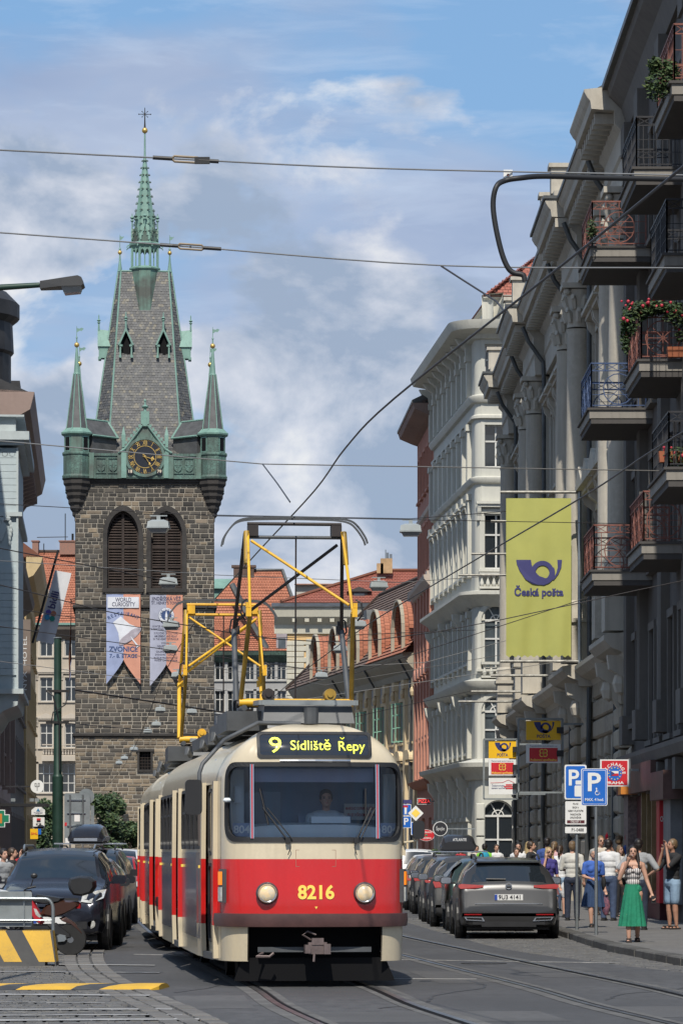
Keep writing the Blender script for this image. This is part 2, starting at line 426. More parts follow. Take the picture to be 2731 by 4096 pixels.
# curved band of larger stones between cobbles and asphalt
t = thing('stone_band', 'curved double band of worn granite stones edging the cobbled lane', 'paving'); t['kind'] = 'structure'
bm_ = offs(band_c, 0)
for rowi, (o0, o1) in enumerate(((-.60, -.42), (-.40, -.22), (-.19, 0.0))):
 a = offs(band_c, o0); b = offs(band_c, o1)
 L_ = 0; seg = random.uniform(.25, .4); start = 0; i = 0
 ya = [27.3];
 while ya[-1] < 84: ya.append(ya[-1]+random.uniform(.38, .6)*(1 if ya[-1] < 58 else 1.6))
 if rowi == 2: ya = [y+.2 for y in ya]
 pa, pb = resamp(a, ya), resamp(b, ya)
 for k in range(min(len(pa), len(pb))-1):
  A, B, C, D = pa[k].lerp(pa[k+1], .03), pb[k].lerp(pb[k+1], .03), pb[k].lerp(pb[k+1], .97), pa[k].lerp(pa[k+1], .97)
  zt = .008+random.uniform(0, .008); q = []
  for P in (A, B, C, D): q.append((P.x, P.y, -.015))
  ce = (A+B+C+D)/4
  for P in (A, B, C, D):
   w = P.lerp(ce, .06); q.append((w.x, w.y, zt))
  m = MB(); m.add(q, [(4, 5, 6, 7), (0, 1, 5, 4), (1, 2, 6, 5), (2, 3, 7, 6), (3, 0, 4, 7)])
  m.build('paving_stone', granite, t)
# worn white lines on the left foreground
wl = 0
for (xa, ya, xb, yb, w) in ((0, 3858, 620, 3864, .30), (0, 3890, 640, 3893, .2), (0, 3981, 600, 3985, .34), (-40, 4042, 690, 4040, .26), (-60, 4066, 730, 4062, .16), (-80, 4086, 800, 4080, .3), (-10, 4012, 420, 4015, .1)):
 A, B = px(xa, ya, gd(ya)), px(xb, yb, gd(yb))
 m = MB(); n = 24
 vs = []
 for k in range(n+1):
  P = A.lerp(B, k/n); j = random.uniform(-.03, .03)
  vs += [(P.x, P.y-w/2+j, .0125), (P.x, P.y+w/2+random.uniform(-.04, .04), .0125)]
 m.add(vs, [(2*k, 2*k+2, 2*k+3, 2*k+1) for k in range(n)])
 o = m.build('road_marking', paint_white_worn)
 tag(o, ('first', 'second', 'third', 'fifth', 'sixth', 'last', 'fourth')[wl]+' worn white line across the cobbles, counted from the striped barrier', kind='structure'); wl += 1
# pavement on the right with kerb
kerb_c = cr([(6.6, 35), (5.15, 45.5), (4.72, 50.5), (4.35, 56), (4.22, 60), (4.16, 66), (4.0, 80), (3.6, 100), (2.2, 130), (.5, 170), (-3, 215)], 10)
def kerb_x(y): return cx_at(kerb_c, y)
setts('cobblestones', 'grey stone setts paving the bay behind the silver estate car', lambda x, y: x > cx_at(road_r, y)+.02 and x < kerb_x(y)+.03, (1.4, 6.6), (44, 84), .17, .14, -.006)
pv = MB(); ys2 = [35.2+i*1.5 for i in range(110)]; ka = resamp(offs(kerb_c, -.0), ys2)
vs = [(p.x+.24, p.y, .12) for p in ka]+[(14, p.y, .125) for p in ka]; nn = len(ka)
pv.add(vs, [(i, nn+i, nn+i+1, i+1) for i in range(nn-1)])
pavement = pv.build('pavement', pave); tag(pavement, 'grey mosaic pavement where the pedestrians walk', kind='structure')
ya = [35.3]
while ya[-1] < 120: ya.append(ya[-1]+random.uniform(.9, 1.3)*(1 if ya[-1] < 75 else 2))
kp = resamp(kerb_c, ya); kq = resamp(kerb_c, [y for y in ya])
for k in range(len(kp)-1):
 A = kp[k].lerp(kp[k+1], .012); B = kp[k].lerp(kp[k+1], .988); c = .02
 h = .122+random.uniform(-.004, .004)
 m = MB(); j = random.uniform(-.01, .01)
 prof = ((j, -.02), (j, h-c), (j+c, h), (.245, h), (.245, -.02))
 vs = [(P.x+o, P.y, z) for P in (A, B) for o, z in prof]
 m.add(vs, [(i, i+1, i+6, i+5) for i in range(4)]+[(0, 4, 3, 2, 1), (5, 6, 7, 8, 9)])
 m.build('kerb_stone', kerbface, pavement)
# striped speed bump
sb = thing('speed_bump', 'yellow and black rubber speed bump across the cobbled lane', 'speed bump')
A = px(0, 3958, gd(3958)); yb = 40.9
prof = [(0, .008), (.12, .045), (.3, .062), (.6, .062), (.8, .045), (.95, .008)]
x = -4.75; k = 0
while x < -2.3:
 w = .62 if k % 2 == 0 else .34; m = MB()
 vs = []; n = len(prof)
 for xx in (x, x+w):
  for (yy, zz) in prof:
   vs.append((min(xx+yy*.75+.025*math.sin(9*(xx+yy)), -2.15+yy*.1), yb+yy+(xx+3)*.05, zz))
 vs2 = [(a, b, .0) for a, b, c in vs]
 m.add(vs+vs2, [(i, i+1, n+i+1, n+i) for i in range(n-1)]+[tuple(range(n))+tuple(range(3*n-1, 2*n-1, -1)), tuple(range(n, 2*n))+tuple(range(4*n-1, 3*n-1, -1))])
 m.build('segment', yellow_p if k % 2 == 0 else black_p, sb); x += w; k += 1
# striped concrete barrier
D = 49.6
br = thing('concrete_barrier', 'low concrete barrier with black and yellow diagonal stripes', 'barrier', (0, D, 0))
s_ = D/F; xr_ = (232-1365.5)*s_; xl_ = xr_-1.9; hb = .50
def taper(m):
 m.v = [(a+(0 if a < xr_-.05 else -.06*c/hb), b*(1-.42*c/hb), c) for a, b, c in m.v]
m = MB()
for a, b in ((xl_, xr_-.95), (xr_-.80, xr_-.16), (xr_-.02, xr_)):
 m.box(a, b, -.25, .25, .0, .06)
m.box(xl_, xr_, -.25, .25, .06, hb); taper(m)
m.build('body', black_p, br)
k = 0; x0 = xr_-.03
for xs, w in ((xr_-.01, .20), (xr_-.45, .25), (xr_-.95, .25), (xr_-1.45, .25)):
 m = MB(); sl = .28; vs = []
 for z in (.062, .17, .28, .39, hb-.002):
  xa = xs-w-sl*(z/hb); xb = min(xs-sl*(z/hb)*(1 if k else .1), xr_-.004)
  vs += [(xa, -.254, z), (xb, -.254, z)]
 m.add(vs, [(2*i, 2*i+1, 2*i+3, 2*i+2) for i in range(4)])
 if True: m.add([(vs[-2][0], -.25, hb+.003), (vs[-1][0], -.25, hb+.003), (vs[-1][0], .25, hb+.003), (vs[-2][0], .25, hb+.003)], [(0, 1, 2, 3)])
 if k == 0: m.add([(xr_+.003, -.25, .062), (xr_+.003, .25, .062), (xr_+.003, .25, hb), (xr_+.003, -.25, hb)], [(0, 1, 2, 3)])
 taper(m); m.build('stripe', yellow_p, br); k += 1
# grey tube frame with sign backs, standing behind the barrier
D2 = 50.3; s_ = D2/F
fr = thing('barrier_fence', 'grey tubular fence with the backs of sign plates above the striped barrier', 'fence', (0, D2, 0))
m = MB(); X = lambda v: (v-1365.5)*s_; Z = lambda v: H-(v-3400)*s_
path = [(X(214), 0, 0), (X(214), 0, Z(3640))]+[(X(214)-(.11-.11*math.cos(R(q))), 0, Z(3640)+.16*math.sin(R(q))) for q in range(15, 91, 15)]+[(X(-60), 0, Z(3640)+.165)]
m.tube(path, .026, 10); m.tube([(X(-60), 0, Z(3681)), (X(214), 0, Z(3681))], .014, 8)
m.build('tube_frame', galv, fr, 40)
for a, b, c, d in ((-60, 128, 3566, 3707),):
 m = MB(); m.ext(rrect(X(a), X(b), Z(d), Z(c), .03), 'y', .05, .062); p = m.build('sign_plate', steel_grey, fr)
 for zz in (3590, 3680):
  q = MB(); q.box(X(a), X(b)-.02, .035, .05, Z(zz)-.012, Z(zz)+.012); q.build('rail', galv, fr)
 q = MB(); q.box(X(95), X(99), .02, .05, Z(d), Z(c)); q.build('upright', galv, fr)
# ================================================================ clock tower
TD = 310.0; TPX = F/TD
def tx(x): return (x-580)/TPX
def tz(y): return H+(3400-y)/TPX
tow = thing('clock_tower', 'tall dark stone gothic bell tower with slate roof, green copper turrets and clock', 'tower', (pX(580, TD), TD, 0), R(3.2))
mortar = mat('tower_mortar', (.40, .36, .295), .95, var=.3, sc=.4, bump=.2, fine=.2)
stone_c = [(.085, .077, .067), (.112, .099, .083), (.155, .13, .102), (.225, .18, .132), (.31, .245, .17), (.058, .053, .048)]
stones = [mat('tower_stone_%s' % 'abcdef'[i], c, .9, var=.22, sc=1.6, bump=.35, bsc=6, fine=.25, rnd=.25) for i, c in enumerate(stone_c)]
darkstone = mat('tower_dark_stone', (.052, .047, .043), .9, var=.3, sc=1.2, bump=.4, fine=.3)
copper = mat('copper_green', (.20, .345, .29), .65, c2=(.11, .20, .165), sc=.9, bump=.1, streak=.35, fine=.15)
copper_d = mat('copper_dark', (.060, .088, .074), .65, c2=(.13, .25, .205), sc=.7, bump=.2, streak=.5, fine=.2)
copper_b = mat('copper_brown', (.075, .085, .072), .6, c2=(.13, .25, .2), sc=.6, bump=.1, streak=.4)
slate = [mat('slate_%s' % 'abcd'[i], c, .6, var=.2, sc=1.5) for i, c in enumerate(((.115, .115, .115), (.09, .092, .095), (.15, .145, .13), (.215, .195, .15)))]
gold = mat('gold', (.78, .52, .16), .38, .75, var=.1)
wood_d = mat('louvre_wood', (.045, .03, .024), .8, var=.3, sc=2)
clockblack = mat('clock_black', (.012, .014, .022), .4, var=.1)
HW = 6.03; ZT = tz(1963)
m = MB(); m.box(-HW+.06, HW-.06, -HW+.06, HW-.06, 0, ZT)
# front openings are cut by building the core in pieces around the two big windows
WIN = [(tx(433), tx(556)), (tx(604), tx(726))]; WB, WS, WA = tz(2374), tz(2165), tz(2070)
SMALL = (tx(559), tx(603), tz(3085), tz(3014))
m = MB(); y0, y1 = -HW+.06, HW-.06
m.box(-HW+.06, HW-.06, y0+.9, y1, 0, ZT)
def front_fill(x0, x1, z0, z1): m.box(x0, x1, y0, y0+.9, z0, z1)
front_fill(-HW+.06, HW-.06, 0, SMALL[2]); front_fill(-HW+.06, SMALL[0], SMALL[2], SMALL[3]); front_fill(SMALL[1], HW-.06, SMALL[2], SMALL[3])
front_fill(-HW+.06, HW-.06, SMALL[3], WB)
front_fill(-HW+.06, WIN[0][0], WB, WA); front_fill(WIN[0][1], WIN[1][0], WB, WA); front_fill(WIN[1][1], HW-.06, WB, WA)
front_fill(-HW+.06, HW-.06, WA, ZT)
def pointed(x0, x1, zb, zs, za, n=6):
 """pointed arch outline: left foot .. apex .. right foot"""
 c = (x0+x1)/2; w = (x1-x0)/2; out = [(x0, zb), (x0, zs)]
 for k in range(1, n): t = k/n; out.append((x0+w*(1-math.cos(t*math.pi/2*.92))/(1-math.cos(math.pi/2*.92)), zs+(za-zs)*math.sin(t*math.pi/2*.92)/math.sin(math.pi/2*.92)))
 out.append((c, za)); out += [(2*c-a, b) for a, b in out[:-1][::-1]]
 return out
for (a, b) in WIN:        # spandrels above the springing
 o = pointed(a, b, WB, WS, WA); half = len(o)//2
 lft = o[1:half+1]; m.ext(lft+[(a, WA)], 'y', y0, y0+.9); m.ext([(2*(a+b)/2-p, q) for p, q in lft]+[(b, WA)], 'y', y0, y0+.9)
m.build('wall', mortar, tow)
def in_opening(x0, x1, z0, z1):
 for (a, b) in WIN:
  a2, b2 = a-.42, b+.42
  if x1 > a2 and x0 < b2 and z1 > WB-.35 and z0 < WA+.55:
   zc = (z0+z1)/2
   if zc < WS: return (a2, b2)
   t = min(1, (zc-WS)/(WA+.5-WS)); hw = (b2-a2)/2*math.sqrt(max(0, 1-t**1.7))
   c = (a+b)/2
   if x1 > c-hw and x0 < c+hw: return (c-hw, c+hw)
 a, b, z_0, z_1 = SMALL
 if x1 > a-.2 and x0 < b+.2 and z1 > z_0-.2 and z0 < z_1+.25: return (a-.2, b+.2)
 return None
big = []
def lay_face(fn, hw, zlo, zhi, front):
 z = zlo
 while z < zhi-.1:
  low = z < tz(2950)
  h = random.uniform(.28, .46)*(1.0 if not low else .95)
  h = min(h, zhi-z)
  x = -hw-random.uniform(0, .2)
  while x < hw:
   w = random.uniform(.34, .8) if random.random() < .8 else random.uniform(.8, 1.25)
   x0, x1 = max(x, -hw), min(x+w, hw)
   x += w+.06
   if x1-x0 < .12: continue
   segs = [(x0, x1)]
   if front:
    op = in_opening(x0, x1, z, z+h)
    if op: segs = [(x0, min(x1, op[0])), (max(x0, op[1]), x1)]
   for a, b in segs:
    if b-a < .1: continue
    pr = min(.99, max(0, random.random()+.55*mnoise.noise(Vector((a*.35, z*.3, 3.1)))))
    if low: mi = 4 if pr < .34 else 3 if pr < .66 else 2 if pr < .86 else 1
    else: mi = 0 if pr < .34 else 1 if pr < .58 else 2 if pr < .75 else 3 if pr < .86 else 4 if pr < .92 else 5
    big.append(((b-a)*h if front else 0, fn, a, b, z+.03, z+h-.03, random.uniform(.05, .085), mi))
  z += h
Fm = Matrix.Rotation(math.pi, 4, 'Z')
lay_face(Fm @ Matrix.Translation((0, HW-.08, 0)), HW, .3, tz(2954), True)
lay_face(Fm @ Matrix.Translation((0, HW-.08, 0)), HW, tz(2954)+.3, tz(2454), True)
lay_face(Fm @ Matrix.Translation((0, HW-.08, 0)), HW, tz(2454)+.3, ZT, True)
for sgn in (1, -1): lay_face(Matrix.Rotation(sgn*math.pi/2, 4, 'Z') @ Matrix.Translation((0, HW-.08, 0)), HW, .3, ZT, False)
big.sort(key=lambda t: -t[0])
rest = MB()
for k, (ar, T, a, b, z0, z1, dp, mi) in enumerate(big):
 # in the outward frame x runs to the left on the front face
 q = MB() if k < 300 else rest; q.T = T
 q.chbox(-b, -a, 0, dp, z0, z1, .035, 0 if k < 300 else mi)
 if k < 300: q.build('stone_block', stones[mi], tow)
rest.build('stonework', stones, tow, kind='stuff')
# string courses
for zc, pr in ((tz(2447), .22), (tz(2950), .20)):
 m = MB(); o = HW+pr
 m.ext([(-HW, -.18), (-o, -.06), (-o, .10), (-HW, .20)], 'x', -o, o); m.v = [(a, b, c+zc) for a, b, c in m.v]
 for sgn in (1, -1): m.box(sgn*HW, sgn*o, -HW, HW, zc-.1, zc+.12)
 m.build('string_course', darkstone, tow)
# windows: stone surround, louvres
for (a, b) in WIN:
 w = bpy.data.objects.new('belfry_window', None); col.objects.link(w); w.parent = tow
 n1, n2 = pointed(a-.40, b+.40, WB, WS, WA+.5), pointed(a, b, WB, WS, WA)
 m = MB()
 for i in range(len(n1)-1):
  q = [n1[i], n1[i+1], n2[i+1], n2[i]]
  m.ext(q, 'y', -HW-.12, -HW+.5)
 m2 = [(p*.55+q*.45, r_*.55+s2*.45) for (p, r_), (q, s2) in zip(n1, n2)]
 for i in range(len(n2)-1):
  m.ext([m2[i], m2[i+1], n2[i+1], n2[i]], 'y', -HW+.1, -HW+.75)
 m.build('surround', darkstone, w)
 c = (a+b)/2; fo, fi = pointed(a, b, WB, WS, WA), pointed(a+.13, b-.13, WB+.14, WS, WA-.2)
 m = MB()
 for i in range(len(fo)-1): m.ext([fo[i], fo[i+1], fi[i+1], fi[i]], 'y', -HW+.42, -HW+.62)
 m.box(a, b, -HW+.42, -HW+.62, WB, WB+.14)
 m.box(c-.11, c+.11, -HW+.40, -HW+.62, WB, WA-.15)
 for zz in (WB+1.9, WB+3.6): m.box(a+.1, b-.1, -HW+.41, -HW+.6, zz-.08, zz+.08)
 m.build('frame', wood_d, w)
 m = MB(); m.box(a+.05, b-.05, -HW+.78, -HW+.8, WB, WA); m.build('dark_interior', black_m, w)
 zz = WB+.3
 lou = MB(); hx = (b-a)/2-.24
 lou.add([(-hx, -.17, -.12), (hx, -.17, -.12), (hx, .1, .10), (-hx, .1, .10), (-hx, -.17, -.075), (hx, -.17, -.075), (hx, .1, .145), (-hx, .1, .145)], MB.BF)
 for side in (-1, 1):
  zz = WB+.28; cx = c+side*((b-a)/4-.0)
  while zz < WA-.35:
   t_ = max(0, (zz+.1-WS)/(WA-WS)); hw = (b-a)/2*math.sqrt(max(0, 1-t_**1.6))-.13
   x0, x1 = (c-hw, c-.12) if side < 0 else (c+.12, c+hw)
   if x1-x0 > .12:
    q = MB(); q.add([(x0, -.15, -.12), (x1, -.15, -.12), (x1, .1, .08), (x0, .1, .08), (x0, -.15, -.08), (x1, -.15, -.08), (x1, .1, .12), (x0, .1, .12)], MB.BF)
    o = q.build('slat', wood_d, w); o.location = (0, -HW+.58, zz)
   zz += .235
 m = MB(); m.box(a-.42, b+.42, -HW-.18, -HW+.5, WB-.34, WB-.0); m.build('sill', darkstone, tow)
a, b, z0, z1 = SMALL
w = MB(); w.box(a-.18, a, -HW-.1, -HW+.3, z0, z1); w.box(b, b+.18, -HW-.1, -HW+.3, z0, z1); w.box(a-.3, b+.3, -HW-.16, -HW+.3, z1, z1+.22); w.box(a-.2, b+.2, -HW-.12, -HW+.3, z0-.18, z0)
w = w.build('stair_window', darkstone, tow)
m = MB(); m.box(a, b, -HW+.35, -HW+.36, z0, z1); m.build('pane', black_m, w)
m = MB()
for i in range(1, 4): m.box(a+(b-a)*i/4-.02, a+(b-a)*i/4+.02, -HW+.25, -HW+.28, z0, z1)
for i in range(1, 6): m.box(a, b, -HW+.25, -HW+.28, z0+(z1-z0)*i/6-.02, z0+(z1-z0)*i/6+.02)
m.build('grille', wood_d, w)
# crown moulding and copper gallery
def octa(r, z): return (r/math.cos(math.pi/8), z)
m = MB()
for k, (pr, za, zb) in enumerate(((.10, 0, .18), (.22, .18, .36), (.36, .36, .52))): m.box(-HW-pr, HW+pr, -HW-pr, HW+pr, ZT+za-.05, ZT+zb-.05)
m.build('crown_moulding', darkstone, tow)
GB, GT = tz(1946), tz(1850)
m = MB(); o = HW+.42
m.box(-o, o, -o, o, GB, GT); m.box(-o-.1, o+.1, -o-.1, o+.1, GT-.16, GT+.06); m.box(-o-.06, o+.06, -o-.06, o+.06, GB, GB+.28)
m.build('gallery', copper_d, tow)
# panelled shields on the gallery front
for xs in (437, 535, 1065, 1157):
 xc = tx(200+xs*.4783); zc = tz(1250+1350*.4783)
 m = MB(); W_ = .46
 m.frame([(xc-W_, zc-.66), (xc+W_, zc-.66), (xc+W_, zc+.70), (xc-W_, zc+.70)], [(xc-W_+.07, zc-.58), (xc+W_-.07, zc-.58), (xc+W_-.07, zc+.62), (xc-W_+.07, zc+.62)], 'y', -o-.09, -o)
 pn = m.build('gallery_panel', copper_d, tow)
 m = MB(); sh = [(xc-.36, zc+.5), (xc+.36, zc+.5), (xc+.36, zc-.05), (xc+.28, zc-.33), (xc, zc-.55), (xc-.28, zc-.33), (xc-.36, zc-.05)]
 m.ext(sh, 'y', -o-.10, -o-.005); m.ball((xc, -o-.10, zc+.1), (.22, .05, .3), 8); m.box(xc-.03, xc+.03, -o-.15, -o-.09, zc-.4, zc+.45); m.box(xc-.3, xc+.3, -o-.14, -o-.09, zc+.05, zc+.11)
 m.build('shield', copper_d, pn)
for xs in (590, 1010, 360, 1235):
 m = MB(); xc = tx(200+xs*.4783); m.box(xc-.2, xc+.2, -o-.16, -o, GB+.02, GT+.1); m.build('gallery_pier', copper_b, tow)
# corner turrets
TC = 5.89; a8 = math.pi/8
def tur(z): return z
def turret(cx, cy, front):
 t = bpy.data.objects.new('corner_turret', None); col.objects.link(t); t.parent = tow; t.location = (cx, cy, 0)
 m = MB(); pr = []
 for r_, zz in ((.25, 2073), (.42, 2060), (.42, 2048), (.62, 2038), (.62, 2025), (.82, 2012), (.82, 2000), (.98, 1990), (.98, 1976), (1.14, 1966), (1.14, 1952), (1.26, 1946)): pr.append(octa(r_, tz(zz)))
 m.lathe(pr, 8, a0=a8); m.build('corbel', darkstone, t)
 m = MB(); m.lathe([octa(1.22, tz(1946)), octa(1.26, tz(1938)), octa(1.15, tz(1930)), octa(1.15, tz(1856)), octa(1.24, tz(1852)), octa(1.24, tz(1846)), octa(1.14, tz(1842))], 8, a0=a8); m.build('parapet', copper_d, t)
 m = MB(); m.lathe([octa(1.08, tz(1846)), octa(1.08, tz(1772))], 8, a0=a8); m.build('drum', copper_b if cx < 0 else copper_d, t)
 for k in range(8):
  if k % 2: continue
  ang = math.pi/4*k-math.pi/2+math.pi/4
  m = MB(); m.T = Matrix.Rotation(ang, 4, 'Z')
  m.box(1.06, 1.11, -.33, .33, tz(1840), tz(1782)); w = m.build('turret_window', copper, t)
  m = MB(); m.T = Matrix.Rotation(ang, 4, 'Z'); m.box(1.10, 1.12, -.26, .26, tz(1837), tz(1785)); m.build('pane', black_m, w)
 m = MB(); m.lathe([octa(1.10, tz(1778)), octa(1.32, tz(1772)), octa(1.34, tz(1766)), octa(1.0, tz(1754)), octa(.84, tz(1748))], 8, a0=a8); m.build('eave', copper, t)
 m = MB(); m.lathe([octa(.86, tz(1752)), octa(.26, tz(1532))], 8, a0=a8); m.build('spire_slates', slate[0], t)
 m = MB()
 for k in range(8):
  q = a8+math.pi/4*k; e = 1/math.cos(a8)
  m.tube([(.98*e*math.cos(q)*1.22, .98*e*math.sin(q)*1.22, tz(1764)), (.88*e*math.cos(q), .88*e*math.sin(q), tz(1748)), (.27*e*math.cos(q), .27*e*math.sin(q), tz(1532))], .055, 5)
 m.build('spire_ribs', copper, t)
 m = MB(); m.lathe([octa(.30, tz(1536)), octa(.25, tz(1528)), octa(.10, tz(1440)), octa(.07, tz(1425))], 8, a0=a8); m.build('spire_cap', copper, t)
 m = MB(); m.ball((0, 0, tz(1420)), .225, 14); m.build('ball', gold, t, 60)
 m = MB(); m.lathe([(.05, tz(1410)), (.06, tz(1395)), (.09, tz(1392)), (.03, tz(1385)), (.02, tz(1346))], 6)
 m.add([(0, 0, tz(1372)), (.25, .0, tz(1364)), (.42, 0, tz(1366)), (.6, .0, tz(1356)), (.42, .0, tz(1352)), (.25, 0, tz(1356)), (0, 0, tz(1354))]+[(p, .02, q) for p, q in ((0, tz(1372)), (.25, tz(1364)), (.42, tz(1366)), (.6, tz(1356)), (.42, tz(1352)), (.25, tz(1356)), (0, tz(1354)))], [tuple(range(7)), tuple(range(13, 6, -1))]+[(i, (i+1) % 7, 7+(i+1) % 7, 7+i) for i in range(7)])
 m.build('vane', copper, t)
for sx in (-1, 1):
 for sy in (-1, 1): turret(sx*TC, sy*TC, sy < 0)
# steep slate roof
def slate_quad(mb, A, B, C, D, rh=.30, w=.30):
 A, B, C, D = map(Vector, (A, B, C, D)); n = (B-A).cross(D-A).normalized()
 rows = max(1, int(((D-A).length)/rh))
 for i in range(rows):
  t0, t1 = i/rows, min(1, (i+1.12)/rows)
  L0, R0, L1, R1 = A.lerp(D, t0), B.lerp(C, t0), A.lerp(D, t1), B.lerp(C, t1)
  k = max(1, int((R0-L0).length/w)); sh = (i % 2)*.5
  for j in range(-1, k):
   u0, u1 = max(0, (j+sh)/k), min(1, (j+1+sh)/k)
   if u1-u0 < .2/k: continue
   g_ = .04/k; a, b, c, d = L0.lerp(R0, u0+g_), L0.lerp(R0, u1-g_), L1.lerp(R1, u1-g_), L1.lerp(R1, u0+g_)
   up = n*random.uniform(.02, .05); pr = random.random()
   mb.add([a+up, b+up, c+n*.01, d+n*.01, a, b], [(0, 1, 2, 3), (4, 5, 1, 0)], 0 if pr < .42 else 1 if pr < .75 else 2 if pr < .93 else 3)
RR = [(4.75, 4.75, 4.7, tz(1850)), (4.62, 3.75, 3.6, tz(1812)), (4.55, 3.25, 3.14, tz(1783)), (2.34, .55, 2.1, tz(1089))]   # half width, half depth, half width of the front face, z
def roof_ring(hx, hy, fw, z):
 fy = max(.2, hy-(hx-fw))
 return [(-fw, -hy, z), (fw, -hy, z), (hx, -fy, z), (hx, fy, z), (fw, hy, z), (-fw, hy, z), (-hx, fy, z), (-hx, -fy, z)]
rings = [roof_ring(*q) for q in RR]
core = MB()
for i in range(3):
 for k in range(8): core.add([rings[i][k], rings[i][(k+1) % 8], rings[i+1][(k+1) % 8], rings[i+1][k]], [(0, 1, 2, 3)])
core.add(rings[3], [tuple(range(8))]); core.v = [(a*.995, b*.995, c) for a, b, c in core.v]
ro = core.build('roof', slate[1], tow)
sl_ = MB()
for i in range(3):
 for k in (0, 1, 7, 2, 6): slate_quad(sl_, rings[i][k], rings[i][(k+1) % 8], rings[i+1][(k+1) % 8], rings[i+1][k], .23, .25)
sl_.build('slates', slate, ro, kind='stuff')
m = MB()
for k in range(8): m.tube([rings[0][k], rings[1][k], rings[2][k], rings[3][k]], .085, 6)
for k in range(8): m.tube([rings[3][k], rings[3][(k+1) % 8]], .09, 6)
m.tube([rings[0][0], rings[0][1]], .12, 6)
m.build('ridge_flashing', copper, ro)
# saddles joining the turrets to the roof
for sx in (-1, 1):
 T = Matrix.Translation((sx*4.2, -4.2, 0)) @ Matrix.Rotation(R(-45 if sx > 0 else -135), 4, 'Z')
 m = MB(); m.T = T
 m.add([(-1.4, -1.25, tz(1775)), (1.7, -1.25, tz(1775)), (1.7, 1.25, tz(1775)), (-1.4, 1.25, tz(1775)), (-1.4, 0, tz(1706)), (1.7, 0, tz(1706))], [(0, 1, 5, 4), (2, 3, 4, 5), (1, 2, 5), (3, 0, 4)])
 m.box(-1.4, 1.5, -1.05, 1.05, tz(1850), tz(1775)); sd_ = m.build('saddle_roof', slate[1], tow)
 m = MB(); m.T = T; m.tube([(-1.4, 0, tz(1706)), (1.7, 0, tz(1706))], .1, 6); m.tube([(-1.4, -1.25, tz(1775)), (1.7, -1.25, tz(1775))], .1, 6); m.tube([(-1.4, 1.25, tz(1775)), (1.7, 1.25, tz(1775))], .1, 6)
 m.tube([(-1.4, -1.25, tz(1775)), (-1.4, 0, tz(1706)), (-1.4, 1.25, tz(1775))], .1, 6); m.build('flashing', copper, sd_)
# roof-top corner rods
for sx in (-1, 1):
 for sy in (1,):
  m = MB(); cx, cy = sx*2.2, 0.0
  m.lathe([(.24, tz(1110)), (.2, tz(1085)), (.09, tz(1045)), (.06, tz(1018))], 8, (cx, cy, 0)); m.lathe([(.05, tz(1005)), (.1, tz(997)), (.03, tz(990)), (.02, tz(940))], 6, (cx, cy, 0))
  m.add([(cx, cy, tz(962)), (cx+.2, cy, tz(958)), (cx+.4, cy, tz(946)), (cx+.2, cy, tz(948)), (cx, cy, tz(944))], [(0, 1, 2, 3, 4)])
  f = m.build('roof_finial', copper, tow)
  m = MB(); m.ball((cx, cy, tz(1011)), .19, 12); m.build('ball', gold, f, 60)
# octagonal lantern and spire
m = MB(); m.lathe([octa(1.2, tz(1400)), octa(1.2, tz(1083))], 8, a0=a8); m.build('lantern_shaft', copper_b, tow)
m = MB(); m.lathe([octa(1.2, tz(1086)), octa(1.34, tz(1082)), octa(1.36, tz(1077)), octa(1.12, tz(1070))], 8, a0=a8)
m.lathe([octa(1.1, tz(1000)), octa(1.2, tz(992)), octa(1.34, tz(986)), octa(1.38, tz(979)), octa(1.1, tz(972))], 8, a0=a8); m.build('lantern_cornice', copper, tow)
m = MB(); e = 1.12/math.cos(a8)
for k in range(8):
 q = a8+math.pi/4*k; q2 = q+math.pi/4
 A, B = Vector((e*math.cos(q), e*math.sin(q), 0)), Vector((e*math.cos(q2), e*math.sin(q2), 0))
 zb, zt = tz(1072), tz(996)
 m.tube([A+Vector((0, 0, zb)), A+Vector((0, 0, zt))], .13, 6)
 M_ = (A+B)/2; m.tube([M_+Vector((0, 0, zb)), M_+Vector((0, 0, zt))], .06, 6)
 for t0, t1 in ((.07, .47), (.53, .93)):      # arch heads
  P0, P1 = A.lerp(B, t0), A.lerp(B, t1); Pm = (P0+P1)/2; za = tz(1012)
  m.add([P0+Vector((0, 0, za)), P0+Vector((0, 0, zt)), Pm+Vector((0, 0, zt)), Pm+Vector((0, 0, tz(1001)))], [(0, 1, 2, 3)])
  m.add([P1+Vector((0, 0, za)), P1+Vector((0, 0, zt)), Pm+Vector((0, 0, zt)), Pm+Vector((0, 0, tz(1001)))], [(0, 1, 2, 3)])
m.build('lantern_arcade', copper, tow)
m = MB(); m.lathe([octa(1.12, tz(976)), octa(.88, tz(905)), octa(.14, tz(640)), octa(.09, tz(620)), octa(.07, tz(532))], 8, a0=a8); m.build('spire', copper, tow)
m = MB()
def crocket(P, s=.14):
 m.bar(P-Vector((s, 0, 0)), P+Vector((s, 0, .03)), .05, .06); m.bar(P-Vector((0, s, 0)), P+Vector((0, s, .03)), .05, .06); m.bar(P, P+Vector((0, 0, s)), .06)
for k in range(8):
 q = a8+math.pi/4*k
 for i in range(11):
  t_ = i/10; zz = tz(930)+(tz(645)-tz(930))*t_; rr = (.96-(.96-.15)*t_)/math.cos(a8)*.98+.07
  crocket(Vector((rr*math.cos(q), rr*math.sin(q), zz)), .15-.05*t_)
m.build('crockets', copper_d, tow)
